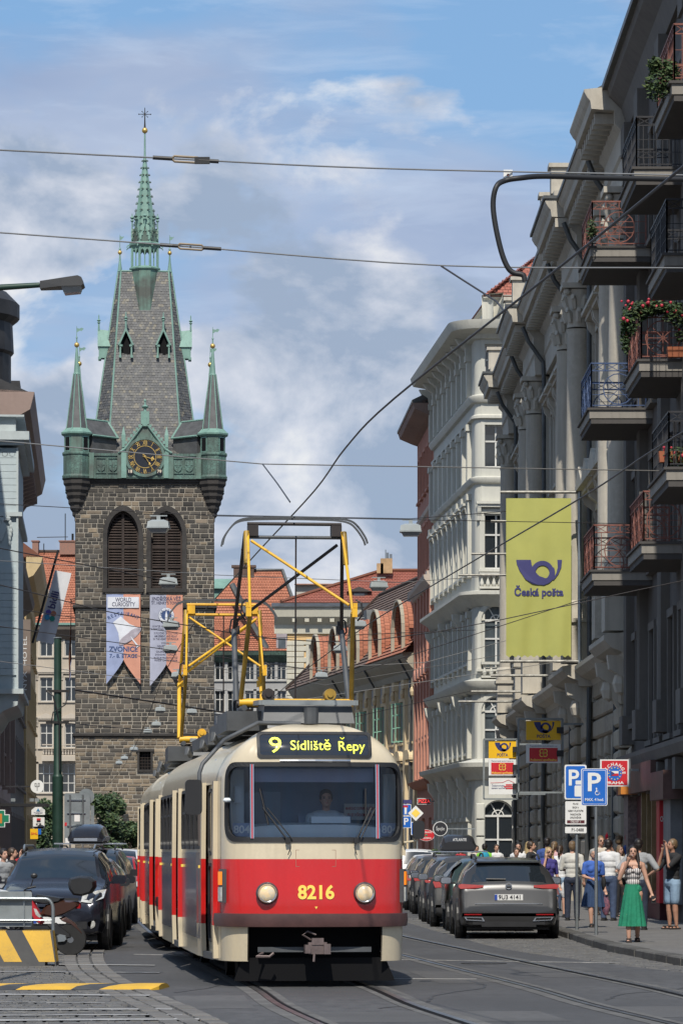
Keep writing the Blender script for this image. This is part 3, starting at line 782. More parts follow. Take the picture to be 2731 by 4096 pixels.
for k in range(8):
 q = math.pi/4*k; T = Matrix.Rotation(q, 4, 'Z')
 m = MB(); m.T = T; m.add([(1.14, -.46, tz(980)), (1.14, .46, tz(980)), (1.14, 0, tz(915)), (.75, -.35, tz(980)), (.75, .35, tz(980)), (.65, 0, tz(915))], [(0, 1, 2), (0, 2, 5, 3), (1, 4, 5, 2)])
 gb = m.build('gablet', copper_b, tow)
 m = MB(); m.T = T
 m.tube([(1.15, -.5, tz(984)), (1.15, 0, tz(912)), (1.15, .5, tz(984))], .055, 5)
 m.lathe([(.06, tz(914)), (.06, tz(890)), (.16, tz(884)), (.06, tz(878)), (.2, tz(872)), (.05, tz(864)), (.03, tz(855))], 6, (1.12, 0, 0))
 for i in range(4):
  for s in (-1, 1): m.cbox((1.16, s*(.5-.12*i-.02), tz(980-17*i)), (.12, .14, .16))
 m.build('finial', copper_d if k % 2 else copper, gb)
for k in range(8):
 q = a8+math.pi/4*k; m = MB(); m.T = Matrix.Rotation(q, 4, 'Z'); m.tube([(1.3, 0, tz(985)), (1.62, 0, tz(988)), (1.75, 0, tz(996))], [.08, .06, .04], 5); m.build('gargoyle', copper, tow)
m = MB(); m.ball((0, 0, tz(522)), .26, 16); m.build('ball', gold, tow, 60)
iron = mat('wrought_iron', (.03, .028, .026), .6, .4, var=.2)
m = MB(); zc = tz(457); m.lathe([(.09, tz(511)), (.06, tz(490)), (.03, tz(431))], 6); m.tube([(-.52, 0, zc), (.52, 0, zc)], .03, 6)
for k in range(8):
 q = math.pi/4*k; rr = .34 if k % 2 else .2
 m.tube([(0, 0, zc), (rr*math.cos(q), 0, zc+rr*math.sin(q))], .02, 5); m.ball((rr*math.cos(q), 0, zc+rr*math.sin(q)), .05, 6)
for s in (-1, 1): m.ball((s*.52, 0, zc), .06, 6)
m.build('cross', iron, tow)
# roof dormers: two in front, silhouettes on the flanks
def dormer(T):
 d = bpy.data.objects.new('roof_dormer', None); col.objects.link(d); d.parent = tow; d.matrix_local = T
 m = MB(); zb, zs, za = 0, 1.15, 2.6
 for s in (-1, 1):
  m.box(s*.42, s*.56, -.1, 1.4, zb, zs+.1); m.box(s*.40, s*.62, -.16, .1, zb-.12, zb+.1); m.box(s*.30, s*.6, -.15, .05, zs-.28, zs-.12)
  m.add([(s*.70, -.2, zs-.15), (0, -.2, za), (0, 1.6, za-.2), (s*.70, 1.4, zs-.15), (s*.55, -.2, zs-.15), (0, -.2, za-.38), (0, 1.5, za-.5), (s*.55, 1.4, zs-.15)], [(0, 1, 2, 3), (4, 7, 6, 5), (0, 4, 5, 1), (3, 2, 6, 7), (0, 3, 7, 4)])
 m.lathe([(.10, za-.15), (.08, za+.5), (.17, za+.58), (.07, za+.68), (.2, za+.78), (.06, za+.9), (.05, za+1.2), (.02, za+1.3)], 6, (0, -.1, 0))
 m.build('dormer_frame', copper, d)
 m = MB(); n1 = pointed(-.45, .45, .25, .9, 1.75)
 m.ext([(-.44, 0), (.44, 0), (.44, 1.2), (0, 2.15), (-.44, 1.2)], 'y', .25, .28); m.build('opening', black_m, d)
for xs in (638, 948):
 dormer(Matrix.Translation((tx(200+xs*.4783), -2.15, tz(1440))))
for s in (-1, 1):
 dormer(Matrix.Translation((s*3.95, -.6, tz(1440))) @ Matrix.Rotation(s*math.pi/2, 4, 'Z'))
# clock gable
cz = tz(1861); cy = -HW-.55
ck = bpy.data.objects.new('clock', None); col.objects.link(ck); ck.parent = tow; ck.location = (tx(581), cy, cz)
m = MB(); za = tz(1728)-cz; zb = tz(1850)-cz
m.ext([(-1.75, GB-cz+.1), (1.75, GB-cz+.1), (1.75, zb+.5), (0, za), (-1.75, zb+.5)], 'y', .02, 1.6); m.build('gable', copper_b, ck)
m = MB()
m.tube([(-2.3, -.1, zb+.1), (-1.75, -.1, zb+.42), (0, -.1, za+.05), (1.75, -.1, zb+.42), (2.3, -.1, zb+.1)], .10, 6)
for s in (-1, 1):
 for i in range(8):
  t_ = (i+.5)/8; m.cbox((s*(2.0-1.9*t_), -.1, zb+.4+(za-zb-.4)*t_+.16), (.22, .14, .26))
 m.box(s*1.62, s*2.05, -.15, .5, GB-cz+.05, zb+.1)
 m.box(s*1.72, s*2.0, -.1, .3, zb+.1, tz(1795)-cz); m.lathe([(.24, tz(1797)-cz), (.24, tz(1776)-cz), (.03, tz(1742)-cz)], 4, (s*1.86, .1, 0), a0=math.pi/4)
m.box(-.36, .36, -.12, .5, za-.1, tz(1683)-cz); m.box(-.16, .16, -.2, -.1, za-.3, tz(1705)-cz)
m.lathe([(.16, tz(1685)-cz), (.1, tz(1672)-cz), (.34, tz(1664)-cz), (.1, tz(1657)-cz), (.07, tz(1646)-cz), (.12, tz(1640)-cz), (.03, tz(1634)-cz)], 8, (0, .1, 0))
m.build('gable_trim', copper, ck)
m = MB(); m.ext(circ(0, 0, 1.5, 40), 'y', -.06, .05); fc = m.build('clock_face', clockblack, ck)
m = MB(); m.frame(circ(0, 0, 1.74, 40), circ(0, 0, 1.5, 40), 'y', -.13, .04); m.build('surround', copper_b, ck)
m = MB(); m.frame(circ(0, 0, .98, 40), circ(0, 0, .93, 40), 'y', -.09, -.06)
for i in range(60):
 q = R(i*6); m.cbox((1.42*math.cos(q), -.075, 1.42*math.sin(q)), (.045 if i % 5 else .08,)*3)
m.build('dial_ring', gold, fc)
for i, s in enumerate(('XII', 'I', 'II', 'III', 'IIII', 'V', 'VI', 'VII', 'VIII', 'IX', 'X', 'XI')):
 ang = R(90-30*i)
 text(s, fc, (1.19*math.cos(ang), -.08, 1.19*math.sin(ang)), .46, gold, .016, roll=R(-30*i), sx=.72, ext=.01, name='numeral')
m = MB(); q = R(-16); dv = Vector((math.cos(q), 0, math.sin(q)))
o_ = Vector((0, -.14, 0)); m.bar(o_-dv*.2, o_+dv*.85, .10, .05);
for a, s in ((.62, .11), (.78, .09)): m.ball(o_+dv*a, (s, .03, s), 8)
pv_ = Vector((-dv.z, 0, dv.x)); m.ball(o_+dv*.66+pv_*.12, (.09, .03, .09), 8); m.ball(o_+dv*.66-pv_*.12, (.09, .03, .09), 8); m.ball(o_, .13, 8)
m.build('hour_hand', gold, fc)
m = MB(); q = R(-58); dv = Vector((math.cos(q), 0, math.sin(q))); o_ = Vector((0, -.2, 0))
m.bar(o_-dv*.3, o_+dv*1.36, .075, .04); m.ball(o_+dv*.75, (.1, .03, .13), 8); m.ball(o_-dv*.25, (.1, .03, .1), 8); m.build('minute_hand', gold, fc)
cream_l = mat('cream_letters', (.7, .6, .45), .6, var=0)
for xs, s in ((675, '18'), (913, '79')):
 xc = tx(200+xs*.4783)-tx(581); zc = tz(1250+1398*.4783)-cz
 m = MB(); m.ext(circ(xc, zc, .27, 20), 'y', -.16, 0); dsc = m.build('date_disc', clockblack, ck)
 text(s, dsc, (xc, -.165, zc), .38, cream_l, .02)
# three swallow-tailed banners on the tower
def cloth(name, c, **k): return mat(name, c, .8, var=.1, sc=.8, **k)
ban_b = cloth('banner_blue', (.31, .36, .53)); ban_g = cloth('banner_lilac', (.37, .38, .46)); ban_o = cloth('banner_orange', (.60, .28, .19))
ban_w = cloth('banner_white', (.66, .67, .70)); ink = mat('dark_ink', (.045, .045, .09), .7, var=0); ink_b = mat('blue_ink', (.03, .06, .16), .7, var=0)
RIP = {}
def tower_banner(x0, x1, yt, yn, yb, ml, label, rz=0, loc=None):
 t = thing('tower_banner', label, 'banner', (0, 0, 0), 0)
 t.matrix_world = tow.matrix_basis if False else Matrix.Identity(4)
 t.location = tow.location+Matrix.Rotation(R(3.2), 3, 'Z') @ (Vector((0, -HW-.42, 0)) if loc is None else Vector(loc)); t.rotation_euler = (0, 0, R(3.2)+rz)
 c = (x0+x1)/2
 def rip(xx, zz):
  fl = min(1, max(0, (yt-zz)/(yt-yn)))**2; return .035*math.sin(5.5*xx+.8*zz)*(.3+fl)-.15*fl*abs(xx-c)/((x1-x0)/2)
 RIP[t.name] = rip
 for nm, a, b, mt in (('half_panel', x0, c, ml), ('half_panel', c, x1, ban_o)):
  m = MB(); n = 10; k = 14
  vs = []
  for j in range(k+1):
   for i in range(n+1):
    u = i/n; xx = a+(b-a)*u; e = (xx-c)/((x1-x0)/2)
    zbot = yn+(yb-yn)*abs(e)**.85
    zz = yt+(zbot-yt)*j/k; fl = (j/k)**2
    vs.append((xx, rip(xx, zz), zz))
  m.add(vs, [(j*(n+1)+i, j*(n+1)+i+1, (j+1)*(n+1)+i+1, (j+1)*(n+1)+i) for j in range(k) for i in range(n)])
  m.build(nm, mt, t, 60)
 m = MB(); m.tube([(x0-.1, .0, yt), (x1+.1, .0, yt)], .05, 6)
 for xx in (x0+.3, x1-.3): m.tube([(xx, 0, yt), (xx, .4, yt+.1)], .03, 5)
 m.build('rod', iron, t)
 return t, c
t, c = tower_banner(tx(430), tx(563), tz(2396), tz(2655), tz(2750), ban_b, 'blue and orange restaurant banner with a bell under the left belfry window')
bw = tx(563)-tx(430); zy = lambda v: tz(2200+v*.489)
m = MB(); m.box(tx(435), tx(557), -.10, -.085, zy(515), zy(428)); wb = m.build('white_field', ban_w, t)
text('WORLD', wb, (c, -.11, zy(452)), .5, ink, .01, fw=1.38); text('CURIOSITY', wb, (c, -.11, zy(489)), .5, ink, .01, fw=2.0)
arc_text('RESTAURANT', t, (c, -.12, zy(562)-2.3), 2.3, .42, ink_b, 90, 7.2, .02, sx=.9)
text('ZVONICE', t, (c, -.13, zy(848)), .62, ink_b, .03, fw=2.5); text('7.- 8. ETAGE', t, (c, -.2, zy(902)), .46, ink_b, .025, fw=2.4)
m = MB(); T0 = Matrix.Translation((c+.05, -.14, zy(680))) @ Matrix.Rotation(R(-38), 4, 'Y')
prof = [(-.42, 1.0), (.42, 1.0), (.5, .55), (.62, 0), (.95, -.55), (1.2, -.85), (-1.2, -.85), (-.95, -.55), (-.62, 0), (-.5, .55)]
m.T = T0; m.ext(prof, 'y', -.02, 0); m.ext(circ(0, -.85, 1.2, 20, rz=.36), 'y', -.035, -.02, 1); m.ext([(-.05, -.9), (.05, -.9), (.07, -1.9), (.25, -2.0), (-.25, -2.0), (-.07, -1.9)], 'y', -.05, -.03)
m.build('bell_print', [ban_w, mat('bell_grey', (.42, .38, .42), .8)], t)
t, c = tower_banner(tx(600), tx(728), tz(2398), tz(2672), tz(2758), ban_g, 'lilac and orange tower banner with small lettering under the right belfry window')
text('JINDŘIŠSKÁ VĚŽ', t, (c, -.10, zy(443)), .42, ink, .02, fw=2.55); text("ST. HENRY'S TOWER", t, (c, -.10, zy(476)), .36, ink, .02, fw=2.55)
m = MB(); m.ext(circ(c, zy(575), .68, 24), 'y', -.10, -.085); m.frame(circ(c, zy(575), .66, 24), circ(c, zy(575), .44, 24), 'y', -.115, -.10, 1); rd = m.build('round_emblem', [ink_b, ban_w], t)
m = MB(); m.box(c-.1, c+.1, -.125, -.10, zy(575)-.4, zy(575)+.05); m.ext([(c-.1, zy(575)+.05), (c+.1, zy(575)+.05), (c, zy(575)+.42)], 'y', -.125, -.1); m.build('emblem_tower', ban_w, rd)
arc_text('JINDŘIŠSKÁ VĚŽ', rd, (c, -.12, zy(575)), .5, .2, ink_b, 90, 17, .02)
for s, yv, sz in (('10 PATER KULTURY, ZÁBAVY', 663, .30), ('A ODPOČINKU V CENTRU PRAHY', 686, .30), ('10 FLOORS OF CULTURE,', 718, .32), ('AMUSEMENT, AND RELAX', 742, .32), ('IN THE HEART OF PRAGUE', 765, .32), ('VYHLÍDKA', 797, .26), ('NEJLEPŠÍ VÝHLED', 821, .26), ('THE BEST VIEW', 841, .26), ('GALERIE / GALLERY', 866, .26), ('ZVONOHRA / CARILLON', 890, .26), ('MUZEUM PRAŽSKÝCH VĚŽÍ', 915, .26), ('PRAGUE TOWERS MUSEUM', 936, .26)):
 text(s, t, (c-.05, -.17, zy(yv)), sz*.8, ink, .01, fw=min(2.6, len(s)*.098))
for b_ in [o for o in bpy.data.objects if o.parent and o.parent.name.startswith('tower_banner') and o.name.split('.')[0] in ('lettering', 'bell_print')]: conform(b_, RIP[b_.parent.name], .012) if b_.name.startswith('lett') else conform(b_, lambda x_, z_: 0, 0) if False else [setattr(v.co, 'y', v.co.y+.125+RIP[b_.parent.name](v.co.x, v.co.z)) for v in b_.data.vertices]
t, c = tower_banner(-1.5, 1.5, tz(2410), tz(2640), tz(2730), ban_b, 'banner seen edge-on against the left flank of the stone tower', rz=R(-90), loc=(-HW-.42, -2.5, 0))
# ================================================================ buildings
glass_d = mat('window_glass', (.018, .022, .026), .06, var=.0, spec=.9)
glass_c = mat('window_glass_light', (.10, .12, .13), .08, c2=(.02, .025, .03), sc=.6, spec=.9)
frame_w = mat('white_window_frame', (.62, .61, .57), .6, var=.1)
frame_g = mat('green_window_frame', (.25, .48, .36), .6, var=.12)
frame_d = mat('dark_window_frame', (.05, .042, .036), .6, var=.1)
def stucco(name, c, var=.14, streak=.18, **k): return mat(name, c, .9, var=var, sc=.35, bump=.12, bsc=8, streak=streak, fine=.08, **k)
WCACHE = {}
def window_meshes(w, h, arch, fm, gm, nx=2, bars=(0.62,)):
 key = (round(w, 2), round(h, 2), arch, fm.name, gm.name, nx, bars)
 if key in WCACHE: return WCACHE[key]
 f = MB(); t = .07; d0, d1 = -.05, .03
 hs = h-w/2 if arch else h
 f.box(-w/2, -w/2+t, d0, d1, 0, hs); f.box(w/2-t, w/2, d0, d1, 0, hs); f.box(-w/2+t, w/2-t, d0, d1, 0, t)
 if arch: f.frame(circ(0, hs, w/2, 12, 0, 180)+[(-w/2+.001, hs-.01), (w/2-.001, hs-.01)], circ(0, hs, w/2-t, 12, 0, 180)+[(-w/2+t, hs+.001), (w/2-t, hs+.001)], 'y', d0, d1)
 else: f.box(-w/2+t, w/2-t, d0, d1, h-t, h)
 for i in range(1, nx): f.box(-w/2+w*i/nx-.04, -w/2+w*i/nx+.04, d0, d1+.01, t, hs)
 for b in bars: f.box(-w/2+t, w/2-t, d0, d1+.02, hs*b-.04, hs*b+.04)
 if arch:
  f.box(-w/2+t, w/2-t, d0, d1+.02, hs-.05, hs+.05)
  for q in (60, 120): f.bar((0, 0, hs), ((w/2-t)*math.cos(R(q)), 0, hs+(w/2-t)*math.sin(R(q))), .05, .05)
  f.frame(circ(0, hs, w*.2, 10, 0, 180)+[(-.01, hs)], circ(0, hs, w*.2-.05, 10, 0, 180)+[(-.01, hs+.02)], 'y', d0, d1)
 p = MB(); p.ext([(-w/2+.02, .02), (w/2-.02, .02)]+([(a, b) for a, b in circ(0, hs, w/2-.02, 12, 0, 180)] if arch else [(w/2-.02, h-.02), (-w/2+.02, h-.02)]), 'y', -.035, -.02)
 WCACHE[key] = (f.mesh('window', fm), p.mesh('pane', gm)); return WCACHE[key]
class Facade:
 """local frame: x along the wall, y outward, z up"""
 def __init__(s, label, loc, ang, L, Hh, wm, tm, depth=10.0, name='town_house', cat='building'):
  s.o = thing(name, label, cat, loc, ang); s.L, s.H, s.wm, s.tm, s.depth = L, Hh, wm, tm, depth; s.op = []; s.x0 = 0.0
  s.wallcache = {}
 def win(s, xc, z0, w, h, arch=False, fm=None, gm=None, nx=2, bars=(.62,), inset=.2, surround=None, sill=True):
  s.op.append((xc-w/2, xc+w/2, z0, z0+h, arch))
  a, b = window_meshes(w, h, arch, fm or frame_w, gm or glass_d, nx, bars)
  o = link('window', a, s.o, loc=(xc, -inset, z0)); link('pane', b, o)
  if surround:
   key = ('sur', round(w, 2), round(h, 2), arch, surround)
   if key not in s.wallcache:
    m = MB(); t = surround; hs = h-w/2 if arch else h
    for sg in (-1, 1): m.box(sg*w/2, sg*(w/2+t), .0, .07, -.02, hs)
    if arch: m.frame(circ(0, hs, w/2+t, 12, 0, 180)+[(-w/2-t+.01, hs-.005), (w/2+t-.01, hs-.005)], circ(0, hs, w/2, 12, 0, 180)+[(-w/2, hs+.003), (w/2, hs+.003)], 'y', 0, .07)
    else: m.box(-w/2-t, w/2+t, 0, .08, h, h+t)
    if sill: m.box(-w/2-t-.06, w/2+t+.06, 0, .16, -.14, -.02)
    s.wallcache[key] = m.mesh('window_surround', s.tm)
   link('window_surround', s.wallcache[key], o, loc=(0, inset, 0))
  return o
 def wall(s, z0=0.0, ends=True):
  xs = sorted({s.x0, s.L}|{round(q, 3) for o in s.op for q in o[:2]}); zs = sorted({z0, s.H}|{round(q, 3) for o in s.op for q in o[2:4]})
  m = MB(); d = -.3
  for j in range(len(zs)-1):
   run = None
   for i in range(len(xs)-1):
    cx, cz = (xs[i]+xs[i+1])/2, (zs[j]+zs[j+1])/2
    hole = any(o[0] < cx < o[1] and o[2] < cz < o[3] for o in s.op)
    if not hole: run = (run[0], xs[i+1]) if run else (xs[i], xs[i+1])
    if (hole or i == len(xs)-2) and run: m.box(run[0], run[1], d, 0, zs[j], zs[j+1]); run = None
  for o in s.op:
   if o[4]:
    c, w, hs = (o[0]+o[1])/2, (o[1]-o[0])/2, o[3]-(o[1]-o[0])/2
    for sg in (-1, 1): m.ext([(c+sg*p, q) for p, q in circ(0, hs, w, 6, 0, 90)]+[(c+sg*w, o[3])], 'y', d, 0)
  if ends: m.box(s.x0, s.L, -s.depth, d-.01, z0, s.H)
  return m.build('wall', s.wm, s.o)
 def cornice(s, prof, x0=None, x1=None, name='cornice', mt=None, wrap=True):
  """prof: (y, z) outline from the wall outwards; both ends closed"""
  m = MB(); m.ext(prof, 'x', s.x0 if x0 is None else x0, s.L if x1 is None else x1); return m.build(name, mt or s.tm, s.o)
 def part(s, name, m, mt=None, parent=None, smooth=None): return m.build(name, mt or s.tm, parent or s.o, smooth)
 def hood(s, xc, z, w, kind='tri', proj=.45, cons=True):
  key = ('hood', round(w, 2), kind, proj)
  if key not in s.wallcache:
   m = MB(); m.box(-w/2, w/2, 0, proj*.75, 0, .14); m.box(-w/2-.08, w/2+.08, 0, proj, .14, .26)
   if kind == 'tri':
    m.add([(-w/2-.08, 0, .26), (w/2+.08, 0, .26), (0, 0, .26+w*.24), (-w/2-.08, proj, .26), (w/2+.08, proj, .26), (0, proj, .26+w*.24)], [(0, 2, 1), (3, 4, 5), (0, 3, 5, 2), (1, 2, 5, 4), (0, 1, 4, 3)])
   elif kind == 'arc': m.ext(circ(0, .26, w/2+.08, 10, 0, 180, rz=w*.27), 'y', 0, proj)
   if cons:
    for sg in (-1, 1): m.ext([(0, 0), (proj*.7, 0), (proj*.6, -.22), (.12, -.42), (.1, -.62), (0, -.7)], 'x', sg*(w/2-.06)-.09, sg*(w/2-.06)+.09)
   s.wallcache[key] = m.mesh('window_hood', s.tm)
  return link('window_hood', s.wallcache[key], s.o, loc=(xc, 0, z))
 def balustrade(s, x0, x1, z, hh=.75, y=.18):
  m = MB(); m.box(x0, x1, y-.14, y+.16, z+hh-.12, z+hh); m.box(x0, x1, y-.14, y+.14, z, z+.1)
  b = m.build('balustrade', s.tm, s.o)
  if 'bal' not in s.wallcache:
   k = MB(); k.lathe([(.05, .1), (.09, .14), (.105, .26), (.05, .42), (.045, .5), (.09, .58), (.06, .63)], 7); s.wallcache['bal'] = k.mesh('baluster', s.tm, 50)
  n = max(2, int((x1-x0)/.27))
  for i in range(n): link('baluster', s.wallcache['bal'], b, loc=(x0+(i+.5)*(x1-x0)/n, y, z))
 def world(s, v): return s.o.matrix_basis @ Vector(v)
def corinth(m, x, y, z0, z1, r, n=14, cap=1.3):
 m.lathe([(r*1.35, z0), (r*1.35, z0+.25), (r*1.2, z0+.35), (r*1.25, z0+.45), (r, z0+.55), (r*.98, z0+(z1-z0)*.4), (r*.86, z1-cap-.1), (r*.95, z1-cap)], n, (x, y, 0))
def capital_mesh(r, cap, mt):
 m = MB(); m.lathe([(r*.86, 0), (r*.9, cap*.4), (r*1.15, cap*.8), (r*1.2, cap*.86)], 14)
 for row, (zz, k, off) in enumerate(((cap*.12, 8, 0), (cap*.42, 8, .5))):
  for i in range(k):
   q = 2*math.pi*(i+off)/k; c, s_ = math.cos(q), math.sin(q)
   m.tube([(r*.9*c, r*.9*s_, zz), (r*1.12*c, r*1.12*s_, zz+cap*.2), (r*1.32*c, r*1.32*s_, zz+cap*.27), (r*1.36*c, r*1.36*s_, zz+cap*.2)], [.09*r/.4, .1*r/.4, .08*r/.4, .05*r/.4], 5)
 for i in range(4):
  q = math.pi/4+i*math.pi/2; m.ball((r*1.32*math.cos(q), r*1.32*math.sin(q), cap*.8), (r*.3, r*.3, r*.3), 8)
 m.box(-r*1.35, r*1.35, -r*1.35, r*1.35, cap*.88, cap)
 return m.mesh('capital', mt, 50)
# ---------------------------------------------------------------- grey post office with giant columns
grey = stucco('grey_stucco', (.47, .44, .375), c2=(.36, .335, .285), streak=.3); grey_t = stucco('grey_trim', (.50, .46, .385), c2=(.33, .30, .25), streak=.32); rust_m = stucco('rustic_stone', (.40, .355, .28), c2=(.19, .17, .145), streak=.3)
lead = mat('lead_sheet', (.09, .095, .095), .5, .3, var=.2)
GX, GD = 7.4, 86.0; ga = math.atan2(1, -.0069)
G = Facade('long grey post office with giant columns and deep cornice', (GX, GD, 0), ga, 55.0, 19.0, grey, grey_t, 14, 'post_office')
pav = [(0.0, 4.6), (14.6, 20.6), (34.6, 40.6), (51.5, 55.0)]        # stretches with columns
bays = [6.2, 8.6, 11.0, 13.2, 22.4, 24.9, 27.4, 29.9, 32.4, 42.4, 44.9, 47.4, 49.9]+[17.6, 37.6, 2.3]
for x in bays:
 G.win(x, 8.3, 1.35, 3.0, fm=frame_d, surround=.22); G.hood(x, 11.75, 2.05, 'tri', .62)
 G.win(x, 13.8, 1.25, 2.6, fm=frame_d, surround=.2); G.hood(x, 16.75, 1.9, 'flat', .45)
 if x not in (17.6, 37.6, 2.3) or True: G.win(x, 1.4, 1.5, 3.3, True, fm=frame_d, nx=2)
G.wall()
# ground floor rustication: courses of blocks between the openings
blk = {}
for (xa, xb) in [(0, .9), (3.6, 5.3), (14.3, 16.4), (18.9, 20.9), (34.3, 36.4), (38.9, 40.9), (51.2, 53.0)]:
 z = .9
 while z < 5.9:
  h = .56; q = MB(); q.chbox(xa, xb, .0, .30, z, z+h-.06, .07); q.build('rustic_block', rust_m, G.o); z += h
 m = MB(); m.box(xa-.08, xb+.08, 0, .42, 0, .9); m.build('plinth', rust_m, G.o)
for i in range(10):
 z = .9+.56*i
 for (xa, xb) in [(5.4, 14.2), (21.0, 34.2), (41.0, 51.1), (.95, 3.5), (16.5, 18.8), (36.5, 38.8)]:
  opn = sorted(b for b in bays if xa < b < xb); cur = xa
  for b in opn+[None]:
   e = (b-.85) if b is not None and z < 4.6 else (b-.25 if b is not None and False else None)
   if b is not None and z < 4.7:
    k = max(1, round((e-cur)/.9))
    for j in range(k):
     q = MB(); q.chbox(cur+(e-cur)*j/k+.02, cur+(e-cur)*(j+1)/k-.02, 0, .12, z, z+.5, .05); q.build('rustic_block', rust_m, G.o)
    cur = b+.85
   elif b is None and z < 4.7:
    q = MB(); q.chbox(cur+.02, xb-.02, 0, .12, z, z+.5, .05); q.build('rustic_block', rust_m, G.o)
  if z >= 4.7:
   q = MB(); q.chbox(xa+.02, xb-.02, 0, .12, z, z+.5, .05); q.build('rustic_block', rust_m, G.o)
# ledge over the ground floor, stepping out at the column groups
led = [(0, 6.35), (.12, 6.35), (.16, 6.5), (.45, 6.62), (.62, 6.8), (.62, 6.92), (0, 7.05)]
G.cornice(led, name='ledge')
for a, b in pav: G.cornice([(y+.35 if y else 0, z+.0 if y else z) for y, z in led], a-.1, b+.1, 'ledge')
for a, b in pav:      # big scroll brackets under the stepped ledge
 for x in (a+.5, b-.5):
  m = MB(); m.ext([(0, 6.4), (.85, 6.45), (.8, 6.1), (.45, 5.9), (.42, 5.5), (.2, 5.15), (0, 5.0)], 'x', x-.22, x+.22); m.ball((x, .5, 5.75), (.2, .22, .3), 8); m.build('scroll_bracket', grey_t, G.o)
capm = capital_mesh(.36, 1.25, grey_t)
for a, b in pav:
 for x in ((a+.75, b-.75) if b-a > 4 else (a+.8,)):
  m = MB(); m.box(x-.52, x+.52, 0, .92, 7.05, 8.3); m.box(x-.6, x+.6, 0, .98, 8.2, 8.32); m.build('pedestal', grey_t, G.o)
  m = MB(); corinth(m, x, .46, 8.3, 18.0, .36); c = m.build('column', grey_t, G.o, 40)
  link('capital', capm, c, loc=(x, .46, 16.75))
  m = MB(); m.box(x-.5, x+.5, 0, .1, 8.3, 18.0); m.build('pilaster', grey_t, G.o)
 for x in ((a+1.9, b-1.9) if b-a > 4 else ()):
  m = MB(); m.box(x-.3, x+.3, 0, .28, 7.1, 18.0); m.build('pilaster', grey_t, G.o)
ent = [(0, 18.0), (.14, 18.0), (.18, 18.6), (.24, 18.66), (.2, 18.7), (.2, 19.3), (.34, 19.45), (.36, 19.78), (.92, 19.82), (.95, 20.02), (1.02, 20.1), (1.1, 20.24), (1.1, 20.3), (0, 20.45)]
G.cornice(ent, name='cornice')
for a, b in pav: G.cornice([(y+.0 if not y else y+.36, z) for y, z in ent], a-.15, b+.15, 'cornice')
m = MB(); x = .4
mod = MB(); mod.box(-.11, .11, .25, .82, 19.52, 19.775); mod = mod.mesh('modillion', grey_t); den = MB(); den.box(-.09, .09, .2, .36, 18.78, 18.95); den = den.mesh('dentil', grey_t)
x = .3
while x < 54.8:
 inp = any(a-.1 < x < b+.1 for a, b in pav)
 link('modillion', mod, G.o, loc=(x, .36 if inp else 0, 0)); x += .62
m = MB(); m.ext([(1.14, 20.24), (1.14, 20.36), (.2, 20.9), (-4.5, 22.6), (-14, 22.6), (-14, 20.24)], 'x', 0, 55); m.build('roof', lead, G.o)
for a, b in pav[1:]:
 m = MB(); m.box(a-.2, b+.2, .2, 1.52, 20.33, 20.42)
 m.build('lead_flashing', lead, G.o); m = MB(); m.box(a, b, .3, 1.2, 20.42, 20.6)
 m.build('attic_base', grey_t, G.o)
 for x in ((a+.75, b-.75) if b-a > 4 else (a+.8,)):
  m = MB(); m.box(x-.28, x+.28, .7, 1.25, 20.6, 21.35); m.box(x-.36, x+.36, .62, 1.32, 21.35, 21.47); m.build('attic_pedestal', grey_t, G.o)
for x in (5.2, 14.2, 21.2, 34.2, 41.2, 51.2):
 m = MB(); m.tube([(x, .95, 19.6), (x, .75, 19.1), (x, .25, 18.4), (x, .22, 17.9), (x, .22, 7.2)], .075, 7); m.tube([(x, .22, 6.3), (x, .3, .2)], .075, 7); m.build('drainpipe', lead, G.o)
for i, (x, w, h) in enumerate(((9.6, 1.5, 2.2), (27.5, 1.4, 2.5))):
 m = MB(); m.box(x-w/2, x+w/2, -5, -3.8, 22, 22+h); m.box(x-w/2-.12, x+w/2+.12, -5.1, -3.7, 22+h, 22.2+h); m.build('chimney', rust_m, G.o)
# ---------------------------------------------------------------- dark apartment house with balconies
dark = stucco('dark_stucco', (.10, .09, .082), streak=.35); dark_t = stucco('dark_trim', (.15, .137, .122), streak=.35)  # dark grey-brown base with darker vertical streaks
DX = 7.1; D0 = 52.0
DK = Facade('dark apartment house with iron balconies', (DX, D0, 0), math.pi/2, 33.8, 20.3, dark, dark_t, 12, 'apartment_house')
FL = [4.1, 8.0, 11.8, 15.5]
for zf in FL:
 for x in (2.0, 4.2, 7.5, 10.0, 12.5, 15.4, 17.8, 20.6, 23.0, 25.4, 27.6, 30.6, 32.6): DK.win(x, zf+.05 if 19 < x < 30 else zf+.6, 1.15, 2.5 if 19 < x < 30 else 2.0, fm=frame_d, surround=.18)
for x in (3, 8.2, 13, 17.6): DK.win(x, .5, 3.2, 2.6, fm=frame_d, gm=glass_c, nx=3, bars=(.8,), inset=.12)
DK.wall()
DK.cornice([(0, 19.3), (.1, 19.3), (.25, 19.8), (.55, 20.1), (.62, 20.35), (0, 20.4)])
m = MB(); m.ext([(.72, 20.28), (.72, 20.42), (-4, 24), (-12, 24), (-12, 20.28)], 'x', 0, 33.9); m.build('roof', lead, DK.o)
m = MB(); m.box(30.2, 31.4, -1.8, -.9, 21, 24.2); m.box(30.1, 31.5, -1.9, -.8, 24.2, 24.5); m.build('chimney', rust_m, DK.o)
